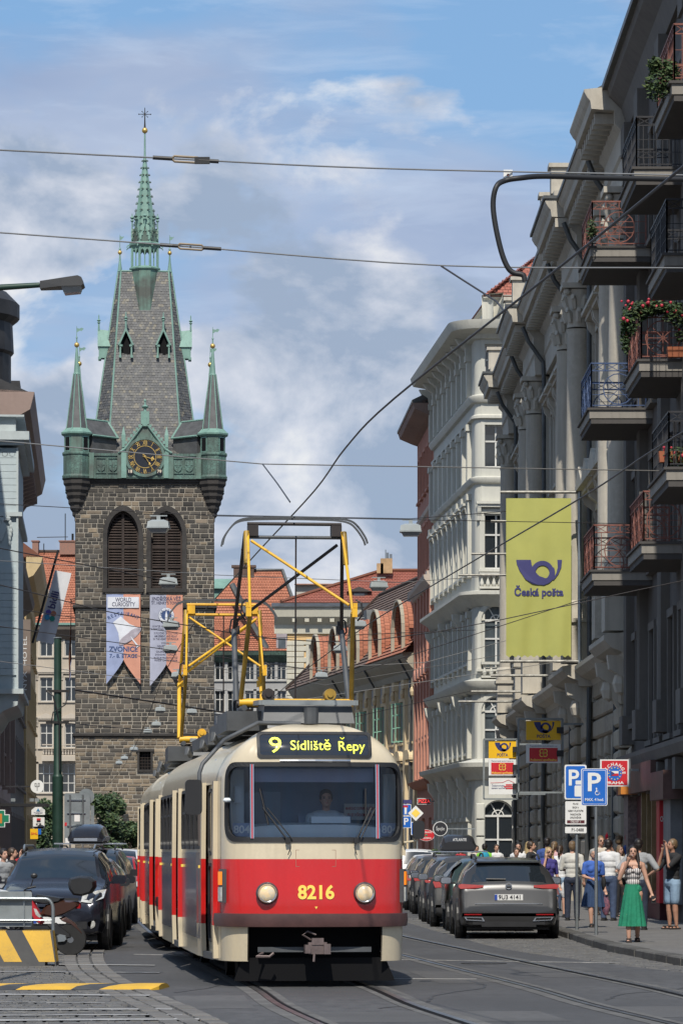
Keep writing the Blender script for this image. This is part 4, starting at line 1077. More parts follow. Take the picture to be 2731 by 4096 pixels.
for x in (9.0, 14.0, 18.9, 24.2, 29.6, 33.4):
 for dx in (-.28, 0, .28):
  m = MB(); m.box(x+dx-.1, x+dx+.1, 0, .20, 4.9, 18.6); m.build('fluted_pilaster', dark_t, DK.o)
 m = MB(); m.box(x-.5, x+.5, 0, .26, 18.6, 19.3); m.box(x-.46, x+.46, 0, .3, 4.2, 4.9); m.build('pilaster_block', dark_t, DK.o)
DK.cornice([(0, 3.55), (.3, 3.6), (.38, 3.8), (.38, 3.9), (0, 4.0)], name='ledge')
for x in (20.0, 21.6, 24.0, 26.2, 28.4, 30.6, 32.8):
 m = MB(); m.box(x-.32, x+.32, 0, .28, 2.9, 3.55); m.build('stone_panel', dark_t, DK.o)
rust_iron = mat('rust_red_iron', (.24, .09, .066), .6, .2, var=.2, sc=6); blue_iron = mat('blue_iron', (.06, .10, .21), .55, .2, var=.2, sc=6); black_iron = mat('black_iron', (.04, .04, .045), .55, .3, var=.2)
slab_m = stucco('balcony_slab', (.27, .25, .22), streak=.3); slab_d = stucco('balcony_slab_dark', (.08, .074, .07))
def rail_panel(m, p0, p1, h, wheel):
 """decorative iron panel from p0 to p1 (horizontal), height h"""
 p0, p1 = Vector(p0), Vector(p1); L_ = (p1-p0).length; u = (p1-p0)/L_; t = .022
 P = lambda a, z: p0+u*a+Vector((0, 0, z))
 for z in (.06, h-.17, h): m.bar(P(0, z), P(L_, z), .035 if z == h else t)
 n = max(2, round(L_/.28))
 for i in range(n+1): m.bar(P(L_*i/n, h-.17), P(L_*i/n, h), t)
 for i in range(n):
  m.bar(P(L_*i/n, h-.17), P(L_*(i+1)/n, h), .014); m.bar(P(L_*i/n, h), P(L_*(i+1)/n, h-.17), .014)
 k = max(1, round(L_/1.1))
 for i in range(k+1): m.bar(P(L_*i/k, 0), P(L_*i/k, h), .03)
 for i in range(k):
  a, b = L_*i/k, L_*(i+1)/k; c = (a+b)/2; rr = min((b-a)/2, (h-.2)/2)*.86; zc = (h-.15)/2
  if wheel:
   pr = None
   for q in range(0, 361, 24):
    cur = P(c+rr*math.cos(R(q)), zc+rr*math.sin(R(q)))
    if pr is not None: m.bar(pr, cur, t)
    pr = cur
   for q in range(0, 180, 45): m.bar(P(c-rr*math.cos(R(q)), zc-rr*math.sin(R(q))), P(c+rr*math.cos(R(q)), zc+rr*math.sin(R(q))), .014)
  for z in (h*.3, h*.55): m.bar(P(a, z), P(b, z), .012)
  for f in (.14, .86): m.bar(P(a+(b-a)*f, .06), P(a+(b-a)*f, h-.17), .014)
 if not wheel:
  for i in range(int(L_/.13)): m.bar(P(.13*i+.05, .06), P(.13*i+.05, h-.17), .012)
def balcony(xn, length, zf, Xout, im, wheel=True, h=1.02):
 """xn: near end (distance along the wall); Xout: world X of the outer edge"""
 o = bpy.data.objects.new('balcony', None); col.objects.link(o); o.parent = DK.o; o.location = (xn, 0, zf)
 pr = DX-Xout
 m = MB(); m.box(0, length, 0, pr, -.24, -.05); m.build('slab', slab_m, o)
 m = MB(); m.box(-.04, length+.04, 0, pr+.05, -.05, 0); m.box(.02, length-.02, 0, pr-.04, -.36, -.24); m.build('slab_edge', slab_d, o)
 for a, b in (((.05, .15, 0), (.05, pr-.05, 0)), ((.05, pr-.05, 0), (length-.05, pr-.05, 0)), ((length-.05, pr-.05, 0), (length-.05, .15, 0))):
  m = MB(); rail_panel(m, a, b, h, wheel); m.build('railing', im, o)
 return o
BAL = [balcony(80-D0, 3.4, 15.45, 5.68, rust_iron), balcony(80-D0, 3.4, 11.75, 5.66, blue_iron), balcony(80-D0, 3.4, 8.05, 5.72, rust_iron),
  balcony(71-D0, 3.4, 15.5, 5.93, black_iron, False), balcony(71-D0, 3.4, 11.6, 6.03, rust_iron), balcony(71-D0, 3.4, 7.9, 6.08, rust_iron),
  balcony(62.6-D0, 3.4, 15.4, 5.9, rust_iron, False), balcony(64.5-D0, 3.4, 8.7, 5.98, black_iron, False), balcony(66.0-D0, 3.4, 12.9, 6.08, black_iron, False)]
# ---------------------------------------------------------------- white corner house
white = stucco('white_stucco', (.54, .53, .465), c2=(.44, .43, .375)); white_t = stucco('white_trim', (.57, .555, .485), c2=(.45, .44, .38), streak=.26); tile_o = None
def tiles(name, c, c2, sx=.26, sy=.34):
 m = bpy.data.materials.new(name); m.use_nodes = True; nt = m.node_tree; N = nt.nodes; L = nt.links; b = N['Principled BSDF']; b.inputs['Roughness'].default_value = .85
 tc = N.new('ShaderNodeTexCoord'); mp = N.new('ShaderNodeMapping'); L.new(tc.outputs['UV'], mp.inputs[0])
 br = N.new('ShaderNodeTexBrick'); br.inputs['Color1'].default_value = (*c, 1); br.inputs['Color2'].default_value = (*c2, 1); br.inputs['Mortar'].default_value = (*(q*.38 for q in c), 1)
 br.inputs['Scale'].default_value = 1.0; br.inputs['Brick Width'].default_value = sx; br.inputs['Row Height'].default_value = sy; br.inputs['Mortar Size'].default_value = .018; br.inputs['Bias'].default_value = -.2
 L.new(mp.outputs[0], br.inputs['Vector'])
 no = N.new('ShaderNodeTexNoise'); no.inputs['Scale'].default_value = .7; no.inputs['Detail'].default_value = 5; L.new(mp.outputs[0], no.inputs['Vector'])
 mx = N.new('ShaderNodeMix'); mx.data_type = 'RGBA'; mx.blend_type = 'MULTIPLY'; mr = N.new('ShaderNodeMapRange'); mr.inputs[1].default_value = .4; mr.inputs[2].default_value = .75; mr.inputs[4].default_value = .6; L.new(no.outputs[0], mr.inputs[0]); L.new(mr.outputs[0], mx.inputs[0])
 L.new(br.outputs[0], mx.inputs[6]); mx.inputs[7].default_value = (.72, .66, .62, 1); L.new(mx.outputs[2], b.inputs['Base Color'])
 bp = N.new('ShaderNodeBump'); bp.inputs['Strength'].default_value = .7; bp.inputs['Distance'].default_value = .06; bp.invert = True; L.new(br.outputs['Fac'], bp.inputs['Height']); L.new(bp.outputs[0], b.inputs['Normal'])
 MATS[name] = m; return m
tile_a = tiles('orange_tiles', (.44, .17, .10), (.36, .135, .08)); tile_b = tiles('red_tiles', (.37, .13, .09), (.31, .105, .074)); tile_d = tiles('weathered_tiles', (.17, .115, .09), (.125, .09, .073))
def roof_plane(name, pts, mt, parent, th=.16, rows=None):
 """tiled roof plane: stepped courses of tiles as real overlapping strips; pts = eave-left, eave-right, top-right, top-left"""
 A, B, C, D = map(Vector, pts); n = (B-A).cross(D-A).normalized()
 u = (B-A).normalized(); v = n.cross(u)
 me = bpy.data.meshes.new(name); rh = .34; H_ = max((D-A).dot(v), (C-A).dot(v)); k = rows or max(2, min(60, int(H_/rh)))
 vs = []; fs = []; uv = []
 for i in range(k):
  t0, t1 = i/k, (i+1)/k
  a, b, c, d = A.lerp(D, t0)+n*.06, B.lerp(C, t0)+n*.06, B.lerp(C, t1)+n*.0, A.lerp(D, t1)+n*.0
  o = len(vs); vs += [a, b, c, d, a-n*.07, b-n*.07]; fs += [(o, o+1, o+2, o+3), (o+4, o+5, o+1, o)]
 me.from_pydata([tuple(q) for q in vs], [], fs); me.materials.append(mt)
 ul = me.uv_layers.new(name='UVMap')
 for p in me.polygons:
  for li in p.loop_indices:
   q = Vector(me.vertices[me.loops[li].vertex_index].co)-A; ul.data[li].uv = (q.dot(u), q.dot(v))
 return link(name, me, parent)
W0 = 165.0; WX = 6.3; ws = -.0714; wa = math.atan2(1, ws)
def wz(y, d=165.0): return H+(3400-y)*d/F
WH = Facade('tall white corner house with rounded corner and pilasters', (WX, W0, 0), wa, 20.0, 26.0, white, white_t, 12, 'corner_house'); WH.x0 = .45
xs = [3.2+2.3*i for i in range(8)]
for x in xs:
 WH.win(x, 23.6, 1.0, 2.0, inset=.3); WH.win(x, 19.6, 1.1, 2.2, inset=.3)
 WH.win(x, 14.9, 1.1, 2.7, surround=.2); WH.hood(x, 17.95, 1.7, 'flat', .35)
 WH.win(x, 10.6, 1.15, 2.7, surround=.2); WH.hood(x, 13.15 if False else 13.35, 1.6, 'flat', .22, False) if False else None
 WH.win(x, 6.3, 1.15, 2.5, surround=.2); WH.win(x, 1.0, 1.3, 3.0, True, inset=.25)
WH.wall()
for x in [2.0]+[a+1.15 for a in xs]:
 for z0, z1, pr in ((23.2, 25.2, .22), (19.2, 21.9, .20), (14.6, 18.6, .18), (10.2, 13.0, .16), (6.0, 8.9, .2)):
  m = MB(); m.box(x-.26, x+.26, 0, pr, z0, z1); m.box(x-.34, x+.34, 0, pr+.07, z1-.3, z1); m.build('pilaster', white_t, WH.o)
 m = MB(); m.ext([(0, 26.0), (.75, 26.0), (.6, 25.75), (.3, 25.55), (.25, 25.2), (0, 25.0)], 'x', x-.2, x+.2); m.build('cornice_bracket', white_t, WH.o)
for i, x in enumerate(xs):
 if i % 3 == 1:
  m = MB(); m.ext([(0, 13.1), (.55, 13.1), (.5, 12.8), (.2, 12.4), (0, 12.2)], 'x', x-.25, x+.25); m.build('carved_bracket', white_t, WH.o); m = MB(); m.ext([(0, 9.1), (.6, 9.1), (.5, 8.7), (.2, 8.2), (0, 8.0)], 'x', x-.25, x+.25); m.build('carved_bracket', white_t, WH.o)
# cornice levels carried round the corner: sweep profiles along the plan
CR_ = .45; back = 9.5
def plan(off, n=7):
 """outline in local coords from the far end of the street front, round the corner, along the side street"""
 pts = [(20.0, off)]; c = (CR_, -CR_)
 for k in range(n+1):
  q = math.pi/2*(1+k/n); pts.append((c[0]+(CR_+off)*math.cos(q), c[1]+(CR_+off)*math.sin(q)))
 pts.append((-off, -back)); return pts
def sweep(name, prof, mt=None):
 m = MB(); k = len(prof)
 rows = [plan(y) for y, z in prof]; n = len(rows[0])
 vs = [(rows[i][j][0], rows[i][j][1], prof[i][1]) for j in range(n) for i in range(k)]
 m.add(vs, [(j*k+i, j*k+(i+1) % k, (j+1)*k+(i+1) % k, (j+1)*k+i) for j in range(n-1) for i in range(k)]+[tuple(range(k)), tuple(range((n-1)*k, n*k))])
 return m.build(name, mt or WH.tm, WH.o, 35)
m = MB(); P_ = plan(0)[1:]; m.add([(a, b, z) for z in (0, 26.0) for a, b in P_], [(i, i+1, len(P_)+i+1, len(P_)+i) for i in range(len(P_)-1)]);
# side-street face with its window bays (faces the camera): built as a second facade
SWX = WH.world((0, -CR_, 0)); ang2 = wa+math.pi/2
m = MB(); rr = [(CR_+CR_*math.cos(math.pi/2*(1+k/8)), -CR_+CR_*math.sin(math.pi/2*(1+k/8))) for k in range(9)]
m.add([(a, b, z) for z in (0, 26.0) for a, b in rr], [(i, i+1, 9+i+1, 9+i) for i in range(8)]); m.build('rounded_corner', white, WH.o, 40)
sf = bpy.data.objects.new('side_front', None); col.objects.link(sf); sf.parent = WH.o; sf.location = (0, -CR_, 0); sf.rotation_euler = (0, 0, math.pi/2)
class Sub(Facade):
 def __init__(s, o, L, Hh, wm, tm, depth=3): s.o = o; s.L, s.H, s.wm, s.tm, s.depth = L, Hh, wm, tm, depth; s.op = []; s.x0 = 0.0; s.wallcache = {}
SF = Sub(sf, 0, 26.0, white, white_t); SF.x0 = -back; SF.L = 0.0
for x in (-.55, -2.9, -5.3):
 SF.win(x, 23.6, 1.1, 1.9, inset=.3, gm=glass_d); SF.win(x, 19.7, 1.15, 2.0, inset=.35); SF.win(x, 14.9, 1.2, 2.6, surround=.2); SF.hood(x, 17.8, 1.8, 'flat', .35)
 SF.win(x, 10.2, 1.45, 3.0, True, surround=.2, gm=glass_c); SF.win(x, 5.9, 1.45, 3.0, True, surround=.2, gm=glass_c); SF.win(x-.1, 0.3, 1.5, 3.7, True, inset=.3)
SF.wall(ends=False)
SF.balustrade(-1.4, .3, 13.95); SF.balustrade(-1.4, .2, 9.75); SF.balustrade(-3.7, -2.1, 13.95)
for z in (.7, 1.5, 2.3, 3.1):
 m = MB(); m.chbox(.02, .42, 0, .1, z, z+.74, .04); m.build('rustic_block', white_t, sf)
sweep('cornice', [(0, 25.7), (.2, 25.75), (.3, 25.95), (1.1, 26.1), (1.2, 26.3), (1.25, 26.5), (0, 26.6)])
sweep('string_course', [(0, 22.7), (.15, 22.75), (.28, 22.95), (.28, 23.05), (0, 23.15)]); sweep('string_course', [(0, 21.95), (.16, 22.0), (.16, 22.12), (0, 22.2)])
sweep('string_course', [(0, 18.9), (.14, 18.95), (.24, 19.1), (.24, 19.2), (0, 19.28)]); sweep('string_course', [(0, 13.1), (.2, 13.2), (.35, 13.4), (.75, 13.65), (.75, 13.8), (0, 13.9)])
sweep('string_course', [(0, 9.0), (.25, 9.1), (.5, 9.4), (.55, 9.6), (0, 9.75)]); sweep('ledge', [(0, 4.95), (.15, 5.0), (.3, 5.3), (.75, 5.55), (.8, 5.75), (0, 5.95)])
for x in (3.4, 8.2, 13.0, 17.8):
 m = MB(); m.ext([(0, 5.0), (.55, 5.1), (.5, 4.7), (.22, 4.3), (0, 4.0)], 'x', x-.3, x+.3); m.build('ledge_bracket', white_t, WH.o)
for x in [2.1+2.3*i for i in range(8)]:
 m = MB(); m.box(x-.3, x+.3, 0, .16, 0, 4.6); m.box(x-.36, x+.36, 0, .26, 3.0, 3.2); m.build('pier', white_t, WH.o)
sweep('attic', [(-.9, 26.4), (-.9, 27.7), (-.75, 27.8), (-.75, 27.95), (-1.4, 28.0)])
pl = plan(-.7); pt = plan(-5.2)
ro_ = bpy.data.objects.new('roof', None); col.objects.link(ro_); ro_.parent = WH.o
for j in range(len(pl)-1):
 roof_plane('tiled_slope', [(*pl[j+1], 27.9), (*pl[j], 27.9), (*(Vector(pl[j])*.35+Vector((8, -6))*.65), 31.0), (*(Vector(pl[j+1])*.35+Vector((8, -6))*.65), 31.0)][::1], tile_b, ro_)
# ---------------------------------------------------------------- red-orange house
red = stucco('red_stucco', (.42, .19, .135), c2=(.35, .155, .11)); red_t = stucco('red_trim', (.52, .25, .18)); redc = stucco('pale_trim', (.52, .44, .37))
RX, RD = 4.87, 185.2; rs = -.04
RB = Facade('narrow red-orange house beyond the white corner house', (RX, RD, 0), math.atan2(1, rs), 14.0, 25.0, red, red_t, 10, 'town_house')
for x in (1.6, 4.2, 6.8, 9.4, 12.0):
 for z0, h in ((21.2, 2.3), (16.8, 2.6), (12.3, 2.6), (7.9, 2.8)): RB.win(x, z0, 1.15, h, inset=.15, surround=.16)
 RB.hood(x, 11.0, 1.7, 'arc', .35); m = MB(); m.box(x-.75, x+.75, 0, .3, 16.3, 16.5); m.build('sill_ledge', redc, RB.o)
RB.win(3, .4, 2.2, 3.0, inset=.2, gm=glass_c); RB.win(8.5, .4, 2.6, 3.0, inset=.2, gm=glass_c); RB.wall()
for x in (.35, 2.9, 5.5, 8.1, 10.7, 13.6):
 m = MB(); m.box(x-.28, x+.28, 0, .22, 5.6, 15.7); m.build('pilaster', red_t, RB.o)
RB.cornice([(0, 24.6), (.3, 24.7), (1.0, 25.0), (1.1, 25.3), (0, 25.6)], mt=stucco('brown_eave', (.26, .18, .15)))
RB.cornice([(0, 15.6), (.25, 15.7), (.5, 16.0), (.55, 16.2), (0, 16.3)], mt=redc); RB.cornice([(0, 19.8), (.12, 19.9), (.16, 20.1), (0, 20.2)], mt=redc); RB.cornice([(0, 5.0), (.3, 5.1), (.6, 5.4), (0, 5.6)], mt=red)
m = MB(); m.ext([(1.15, 25.3), (1.15, 25.45), (-3, 27.5), (-10, 27.5), (-10, 25.3)], 'x', 0, 14); m.build('roof', lead, RB.o)
m = MB(); m.box(10.0, 11.4, -3.5, -2.5, 27, 29.5); m.build('chimney', redc, RB.o)
# ---------------------------------------------------------------- low baroque house with barrel dormers
lil = stucco('lilac_grey_stucco', (.46, .45, .45)); cream_y = stucco('cream_yellow_trim', (.70, .55, .34))
LX, LD = 4.4, 199.5; ls = -.155; LB = Facade('low grey and cream house with barrel dormers in an orange tiled roof', (LX, LD, 0), math.atan2(1, ls), 47.0, 12.5, lil, cream_y, 11, 'baroque_house')
lx = [2.2+3.3*i for i in range(13)]
for i, x in enumerate(lx):
 for z0 in (7.9, 3.9):
  w_ = LB.win(x, z0, 1.2, 2.4, fm=frame_g, surround=.2, bars=(.35, .68))
  if z0 == 7.9 and i % 2 == 1:       # open casements
   for sg in (-1, 1):
    k = MB(); k.box(0, .5, -.03, .02, 0, .06); k.box(0, .5, -.03, .02, 2.2, 2.26); k.box(0, .5, -.03, .02, .8, .85); k.box(0, .5, -.03, .02, 1.55, 1.6); k.box(0, .05, -.03, .02, .06, 2.2); k.box(.45, .5, -.03, .02, .06, 2.2)
    o = k.build('open_casement', frame_g, w_); o.location = (sg*.58, .25, .05); o.rotation_euler = (0, 0, R(90-sg*8))
 LB.hood(x, 6.7, 1.7, 'arc', .35, False); LB.win(x, .5, 1.6, 2.4, True, fm=frame_d)
LB.wall()
for x in [.5]+[a+1.65 for a in lx]:
 m = MB(); m.box(x-.33, x+.33, 0, .2, .3, 11.4); m.box(x-.42, x+.42, 0, .3, 11.0, 11.5); m.ball((x, .3, 10.7), (.22, .14, .3), 8); m.build('pilaster', cream_y, LB.o)
eave_m = stucco('beige_eave', (.40, .36, .28)); LB.cornice([(0, 11.5), (.15, 11.55), (.25, 11.9), (.7, 12.4), (.95, 12.75), (.95, 12.9), (0, 12.95)], mt=eave_m)
lr = bpy.data.objects.new('roof', None); col.objects.link(lr); lr.parent = LB.o
roof_plane('tiled_slope', [(13.0, 1.0, 12.85), (-.5, 1.0, 12.85), (-.5, -4.8, 19.2), (13.0, -4.8, 19.2)], tile_a, lr)
roof_plane('tiled_slope', [(47.6, 1.0, 12.85), (13.0, 1.0, 12.85), (13.0, -4.8, 19.2), (42.2, -4.8, 19.2)], tile_d, lr)
roof_plane('tiled_slope', [(47.6, -11.5, 12.85), (47.6, 1.0, 12.85), (42.2, -4.8, 19.2), (42.2, -5.2, 19.2)], tile_d, lr)
m = MB(); m.tube([(47.6, 1.0, 12.95), (42.2, -4.8, 19.3), (0, -4.8, 19.3)], .13, 6); m.build('ridge', tile_d, lr)
def barrel_dormer(x, w=3.3, z=13.0, y0=.75):
 o = bpy.data.objects.new('barrel_dormer', None); col.objects.link(o); o.parent = LB.o; o.location = (x, 0, 0)
 hh = 1.1; n = 12
 arch = [(w/2*math.cos(R(180*k/n)), z+hh+1.75*math.sin(R(180*k/n))) for k in range(n+1)]
 m = MB(); m.ext([(w/2, z)]+arch+[(-w/2, z)], 'y', -2.0, y0-.55); m.build('front', eave_m, o)
 m = MB(); m.box(-.55, .55, y0-.56, y0-.5, z+.2, z+1.6); wd = m.build('window', frame_w, o); m = MB(); m.box(-.47, .47, y0-.5, y0-.485, z+.28, z+1.52); m.build('pane', glass_d, wd)
 A = [(w/2*1.08, z-.1)]+[(a*1.1, z+hh+(b-z-hh)*1.12) for a, b in arch]+[(-w/2*1.08, z-.1)]
 for i in range(len(A)-1):
  roof_plane('tiled_slope', [(A[i][0], y0, A[i][1]), (A[i+1][0], y0, A[i+1][1]), (A[i+1][0], -4.4, A[i+1][1]), (A[i][0], -4.4, A[i][1])][::-1], tile_a, o, rows=6)
 m = MB()
 for i in range(len(A)-1): m.bar((A[i][0], y0-.05, A[i][1]), (A[i+1][0], y0-.05, A[i+1][1]), .12, .2, up=(0, 1, 0))
 m.build('verge', eave_m, o)
for x in (3.0, 11.2, 19.4, 27.6, 35.8): barrel_dormer(x)
for x in (7.1, 23.5):
 m = MB(); m.box(x-.7, x+.7, -3, -.9, 14.5, 16.3); m.ext([(x-.95, 16.2), (x+.95, 16.2), (x+.5, 16.9), (x-.5, 16.9)], 'y', -3.4, -.7); m.build('lead_dormer', lead, LB.o)
for x in (1.6, 14.0, 27.0):
 m = MB(); m.tube([(x, .9, 12.6), (x, .6, 12.1), (x, .2, 11.4), (x, .2, .3)], .07, 6); m.build('drainpipe', lead, LB.o)
# ---------------------------------------------------------------- yellow house with quoins, facing down the street
yel = stucco('yellow_stucco', (.66, .44, .20), c2=(.60, .41, .2)); quo = stucco('cream_quoin', (.56, .53, .43));
YD = 265.0; ys_ = YD/F
def yx(x): return (x-1365.5)*ys_
def yz(y): return H+(3400-y)*ys_
YX1 = yx(1690); YB = Facade('yellow house with cream quoins and red tiled hip roof', (YX1, YD, 0), math.pi, yx(1690)-yx(1150), yz(2520), yel, quo, 12, 'yellow_house')
L_ = YB.L
for px_ in (1275, 1430, 1580):
 xc = YX1-yx(px_)
 for z0 in (yz(2700), yz(2700)-4.2, yz(2700)-8.4): YB.win(xc, z0, 1.5, 2.5, fm=frame_w, surround=.22, bars=(.55,))
YB.wall()
z = .3
while z < yz(2570):
 q = MB(); q.chbox(L_-1.25-(.2 if int(z/.42) % 2 else 0), L_+.06, -.3, .09, z, z+.38, .03); q.build('quoin', quo, YB.o); z += .42
m = MB(); m.box(L_, L_+.05, -12, -.32, 0, yz(2520)); m.build('side_wall', stucco('shaded_side', (.3, .28, .25)), YB.o)  # grey wall colour carries the shade of the turned-away side
m = MB()
prf = [(0, yz(2535)), (.15, yz(2535)), (.2, yz(2500)), (.9, yz(2470)), (1.0, yz(2445)), (1.05, yz(2435)), (0, yz(2432))]
YB.cornice(prf, -.5, L_+1.0); YB.cornice([(0, yz(2580)), (.1, yz(2578)), (.1, yz(2568)), (0, yz(2566))], name='string_course')
x = .2
while x < L_: q = MB(); q.box(x-.16, x+.16, .2, .8, yz(2490), yz(2474)); q.build('modillion', quo, YB.o); x += .95
YB.cornice([(.2, yz(2436)), (1.15, yz(2434)), (1.15, yz(2428)), (.1, yz(2412)), (-.2, yz(2412))], -.6, L_+1.2, 'gutter', lead)
yr = bpy.data.objects.new('roof', None); col.objects.link(yr); yr.parent = YB.o
zr = yz(2262); ze = yz(2412)
roof_plane('tiled_slope', [(L_+.5, .1, ze), (-8, .1, ze), (-8, -6, zr), (L_-7.2, -6, zr)], tile_b, yr)
roof_plane('tiled_slope', [(L_+.5, -12, ze), (L_+.5, .1, ze), (L_-7.2, -6, zr), (L_-7.2, -6.1, zr)], tile_b, yr)
m = MB(); m.tube([(L_+.5, .1, ze+.1), (L_-7.2, -6, zr+.12), (-8, -6, zr+.12)], .15, 6); m.build('ridge', tile_a, yr)
dm = MB(); xc = YX1-yx(1437); dm.box(xc-.62, xc+.62, -3.2, -1.2, yz(2400), yz(2362)); dm.ext([(xc-.95, yz(2362)), (xc+.95, yz(2362)), (xc, yz(2342))], 'y', -3.5, -1.0); d_ = dm.build('dormer', frame_d, YB.o)
dm = MB(); dm.box(xc-.4, xc+.4, -1.2, -1.17, yz(2398), yz(2368)); dm.build('pane', glass_c, d_)
dm = MB(); xc = YX1-yx(1548); dm.add([(xc-.8, -2.0, yz(2408)+.15), (xc+.8, -2.0, yz(2408)+.15), (xc+.8, -3.0, yz(2380)+.25), (xc-.8, -3.0, yz(2380)+.25)], [(0, 1, 2, 3)]); dm.build('skylight', glass_c, YB.o)
for px_, w, y0, y1 in ((1548, .9, 2275, 2215), (1522, .5, 2275, 2235)):
 dm = MB(); xc = YX1-yx(px_); dm.box(xc-w/2, xc+w/2, -5, -4.2, yz(y0), yz(y1)); dm.build('chimney', mat('yellow_brick', (.45, .30, .16), .9), YB.o)
dm = MB(); xc = YX1-yx(1545); dm.tube([(xc, -4.6, yz(2215)), (xc, -4.6, yz(2178))], .04, 5); dm.tube([(xc-.4, -4.6, yz(2215)), (xc-.4, -4.6, yz(2196))], .1, 5); dm.tube([(xc-.15, -4.6, yz(2215)), (xc-.15, -4.6, yz(2190))], .1, 5); dm.build('antenna', galv, YB.o)
# ---------------------------------------------------------------- grey house with steep orange roof, right of the tower
BD = 338.0; bs_ = BD/F
def bx_(x): return (x-1365.5)*bs_
def bz(y): return H+(3400-y)*bs_
gh_m = stucco('pale_grey_stucco', (.36, .36, .36)); BX1 = bx_(1160)
GH = Facade('pale grey house with steep orange roof behind the tower', (BX1, BD, 0), math.pi, bx_(1160)-bx_(820), bz(2620), gh_m, stucco('pale_grey_trim', (.42, .42, .41)), 12, 'gable_house')
for px_ in (880, 930, 1000, 1040, 1085, 1125):
 for y0 in (2720, 2850, 3000, 3130, 3260): GH.win(BX1-bx_(px_), bz(y0), .95, 2.1, surround=.15, bars=(.6,))
GH.wall()
GH.cornice([(0, bz(2650)), (.2, bz(2645)), (.8, bz(2622)), (.9, bz(2608)), (0, bz(2604))], -.5, GH.L+.5, mt=copper_d)
gr_ = bpy.data.objects.new('roof', None); col.objects.link(gr_); gr_.parent = GH.o; gL = GH.L
xt0, xt1 = BX1-bx_(965), BX1-bx_(1130)
roof_plane('tiled_slope', [(gL+1, .9, bz(2606)), (-.2, .9, bz(2606)), (BX1-bx_(1150), -3.0, bz(2480)), (gL+1, -3.0, bz(2480))], tile_a, gr_)
roof_plane('tiled_slope', [(gL+1, -3.0, bz(2480)), (BX1-bx_(1200), -3.0, bz(2480)), (BX1-bx_(1125), -6.5, bz(2262)), (BX1-bx_(952), -6.5, bz(2262))], tile_a, gr_)
m = MB(); m.tube([(BX1-bx_(952), -6.5, bz(2260)), (BX1-bx_(1125), -6.5, bz(2260)), (BX1-bx_(1200), -3, bz(2480))], .2, 6); m.tube([(BX1-bx_(925), -2.6, bz(2330)), (BX1-bx_(1000), -1.0, bz(2480)), (BX1-bx_(1070), .4, bz(2600))], .3, 6); m.build('flashing', lead, gr_)
m = MB(); xc = BX1-bx_(1128); m.box(xc-.55, xc+.55, -3, .6, bz(2615), bz(2535)); d_ = m.build('dormer', stucco('lilac_dormer', (.36, .32, .34)), GH.o); m = MB(); m.box(xc-.35, xc+.35, .6, .64, bz(2605), bz(2555)); m.build('pane', glass_c, d_)
m = MB(); xc = BX1-bx_(918); m.ext([(xc-1.1, bz(2580)), (xc+1.1, bz(2580))]+circ(xc, bz(2580), 1.1, 8, 0, 180, rz=1.6), 'y', -3, .3); d_ = m.build('eyebrow_dormer', tile_a, GH.o); m = MB(); m.box(xc-.5, xc+.5, .3, .35, bz(2580), bz(2555)); m.build('pane', glass_d, d_)
m = MB(); xc = BX1-bx_(968); m.box(xc-1, xc+1, -7, -6, bz(2300), bz(2244)); m.box(xc-1.2, xc+1.2, -7.1, -5.9, bz(2250), bz(2240)); m.tube([(xc, -6.5, bz(2240)), (xc, -6.5, bz(2172))], .28, 8); m.build('chimney', mat('dark_brick', (.12, .08, .065), .9, var=.2), GH.o)
m = MB(); m.box(BX1-bx_(945), BX1-bx_(820), -11, -8, bz(2420), bz(2330)); m.ext([(-12, bz(2330)), (-7.6, bz(2330)), (-9.5, bz(2285)), (-10.5, bz(2285))], 'x', BX1-bx_(945), BX1-bx_(820)); m.build('copper_roof', copper, GH.o)
# small house gable between the grey and yellow roofs
m = MB(); m.box(bx_(1190), bx_(1330), BD-14, BD-6, bz(2700), bz(2380)); m.build('rear_house', stucco('cream_rear', (.52, .48, .42)))
o = bpy.data.objects['rear_house']; tag(o, 'small cream house wall glimpsed between the two tiled roofs', 'house')
roof_plane('roof', [(bx_(1185), BD-14.5, bz(2385)), (bx_(1340), BD-14.5, bz(2385)), (bx_(1340), BD-8, bz(2362)), (bx_(1185), BD-8, bz(2362))], tile_a, o)
# ---------------------------------------------------------------- tan house with orange roof, left of the tower
TD2 = 352.0; ts_ = TD2/F
def qx(x): return (x-1365.5)*ts_
def qz(y): return H+(3400-y)*ts_
tan = stucco('tan_stucco', (.47, .41, .33)); QX1 = qx(340)
TH = Facade('tan house with long orange tiled roof left of the tower', (QX1, TD2, 0), math.pi, qx(340)-qx(60), qz(2540), tan, stucco('tan_trim', (.52, .46, .38)), 12, 'tan_house')
for px_ in (112, 187, 286):
 for y0 in (2625, 2805, 2990): TH.win(QX1-qx(px_), qz(y0), 1.25, 2.4, surround=.2, bars=(.6,)); TH.hood(QX1-qx(px_), qz(y0)+2.75, 1.9, 'tri', .3)
 TH.win(QX1-qx(px_), qz(3170), 1.8, 2.9, bars=(.33, .66), nx=3, surround=.2)
TH.wall()
TH.cornice([(0, qz(2560)), (.3, qz(2550)), (1.0, qz(2520)), (1.1, qz(2505)), (0, qz(2500))], mt=stucco('brown_cornice', (.17, .14, .115))); TH.cornice([(.9, qz(2503)), (1.2, qz(2503)), (1.2, qz(2494)), (.9, qz(2494))], name='gutter', mt=copper)
TH.balustrade(QX1-qx(305), QX1-qx(172), qz(3025), 1.2, .7); m = MB(); m.box(QX1-qx(308), QX1-qx(170), 0, 1.0, qz(3045), qz(3025)); m.build('balcony_slab', TH.tm, TH.o)
tr_ = bpy.data.objects.new('roof', None); col.objects.link(tr_); tr_.parent = TH.o
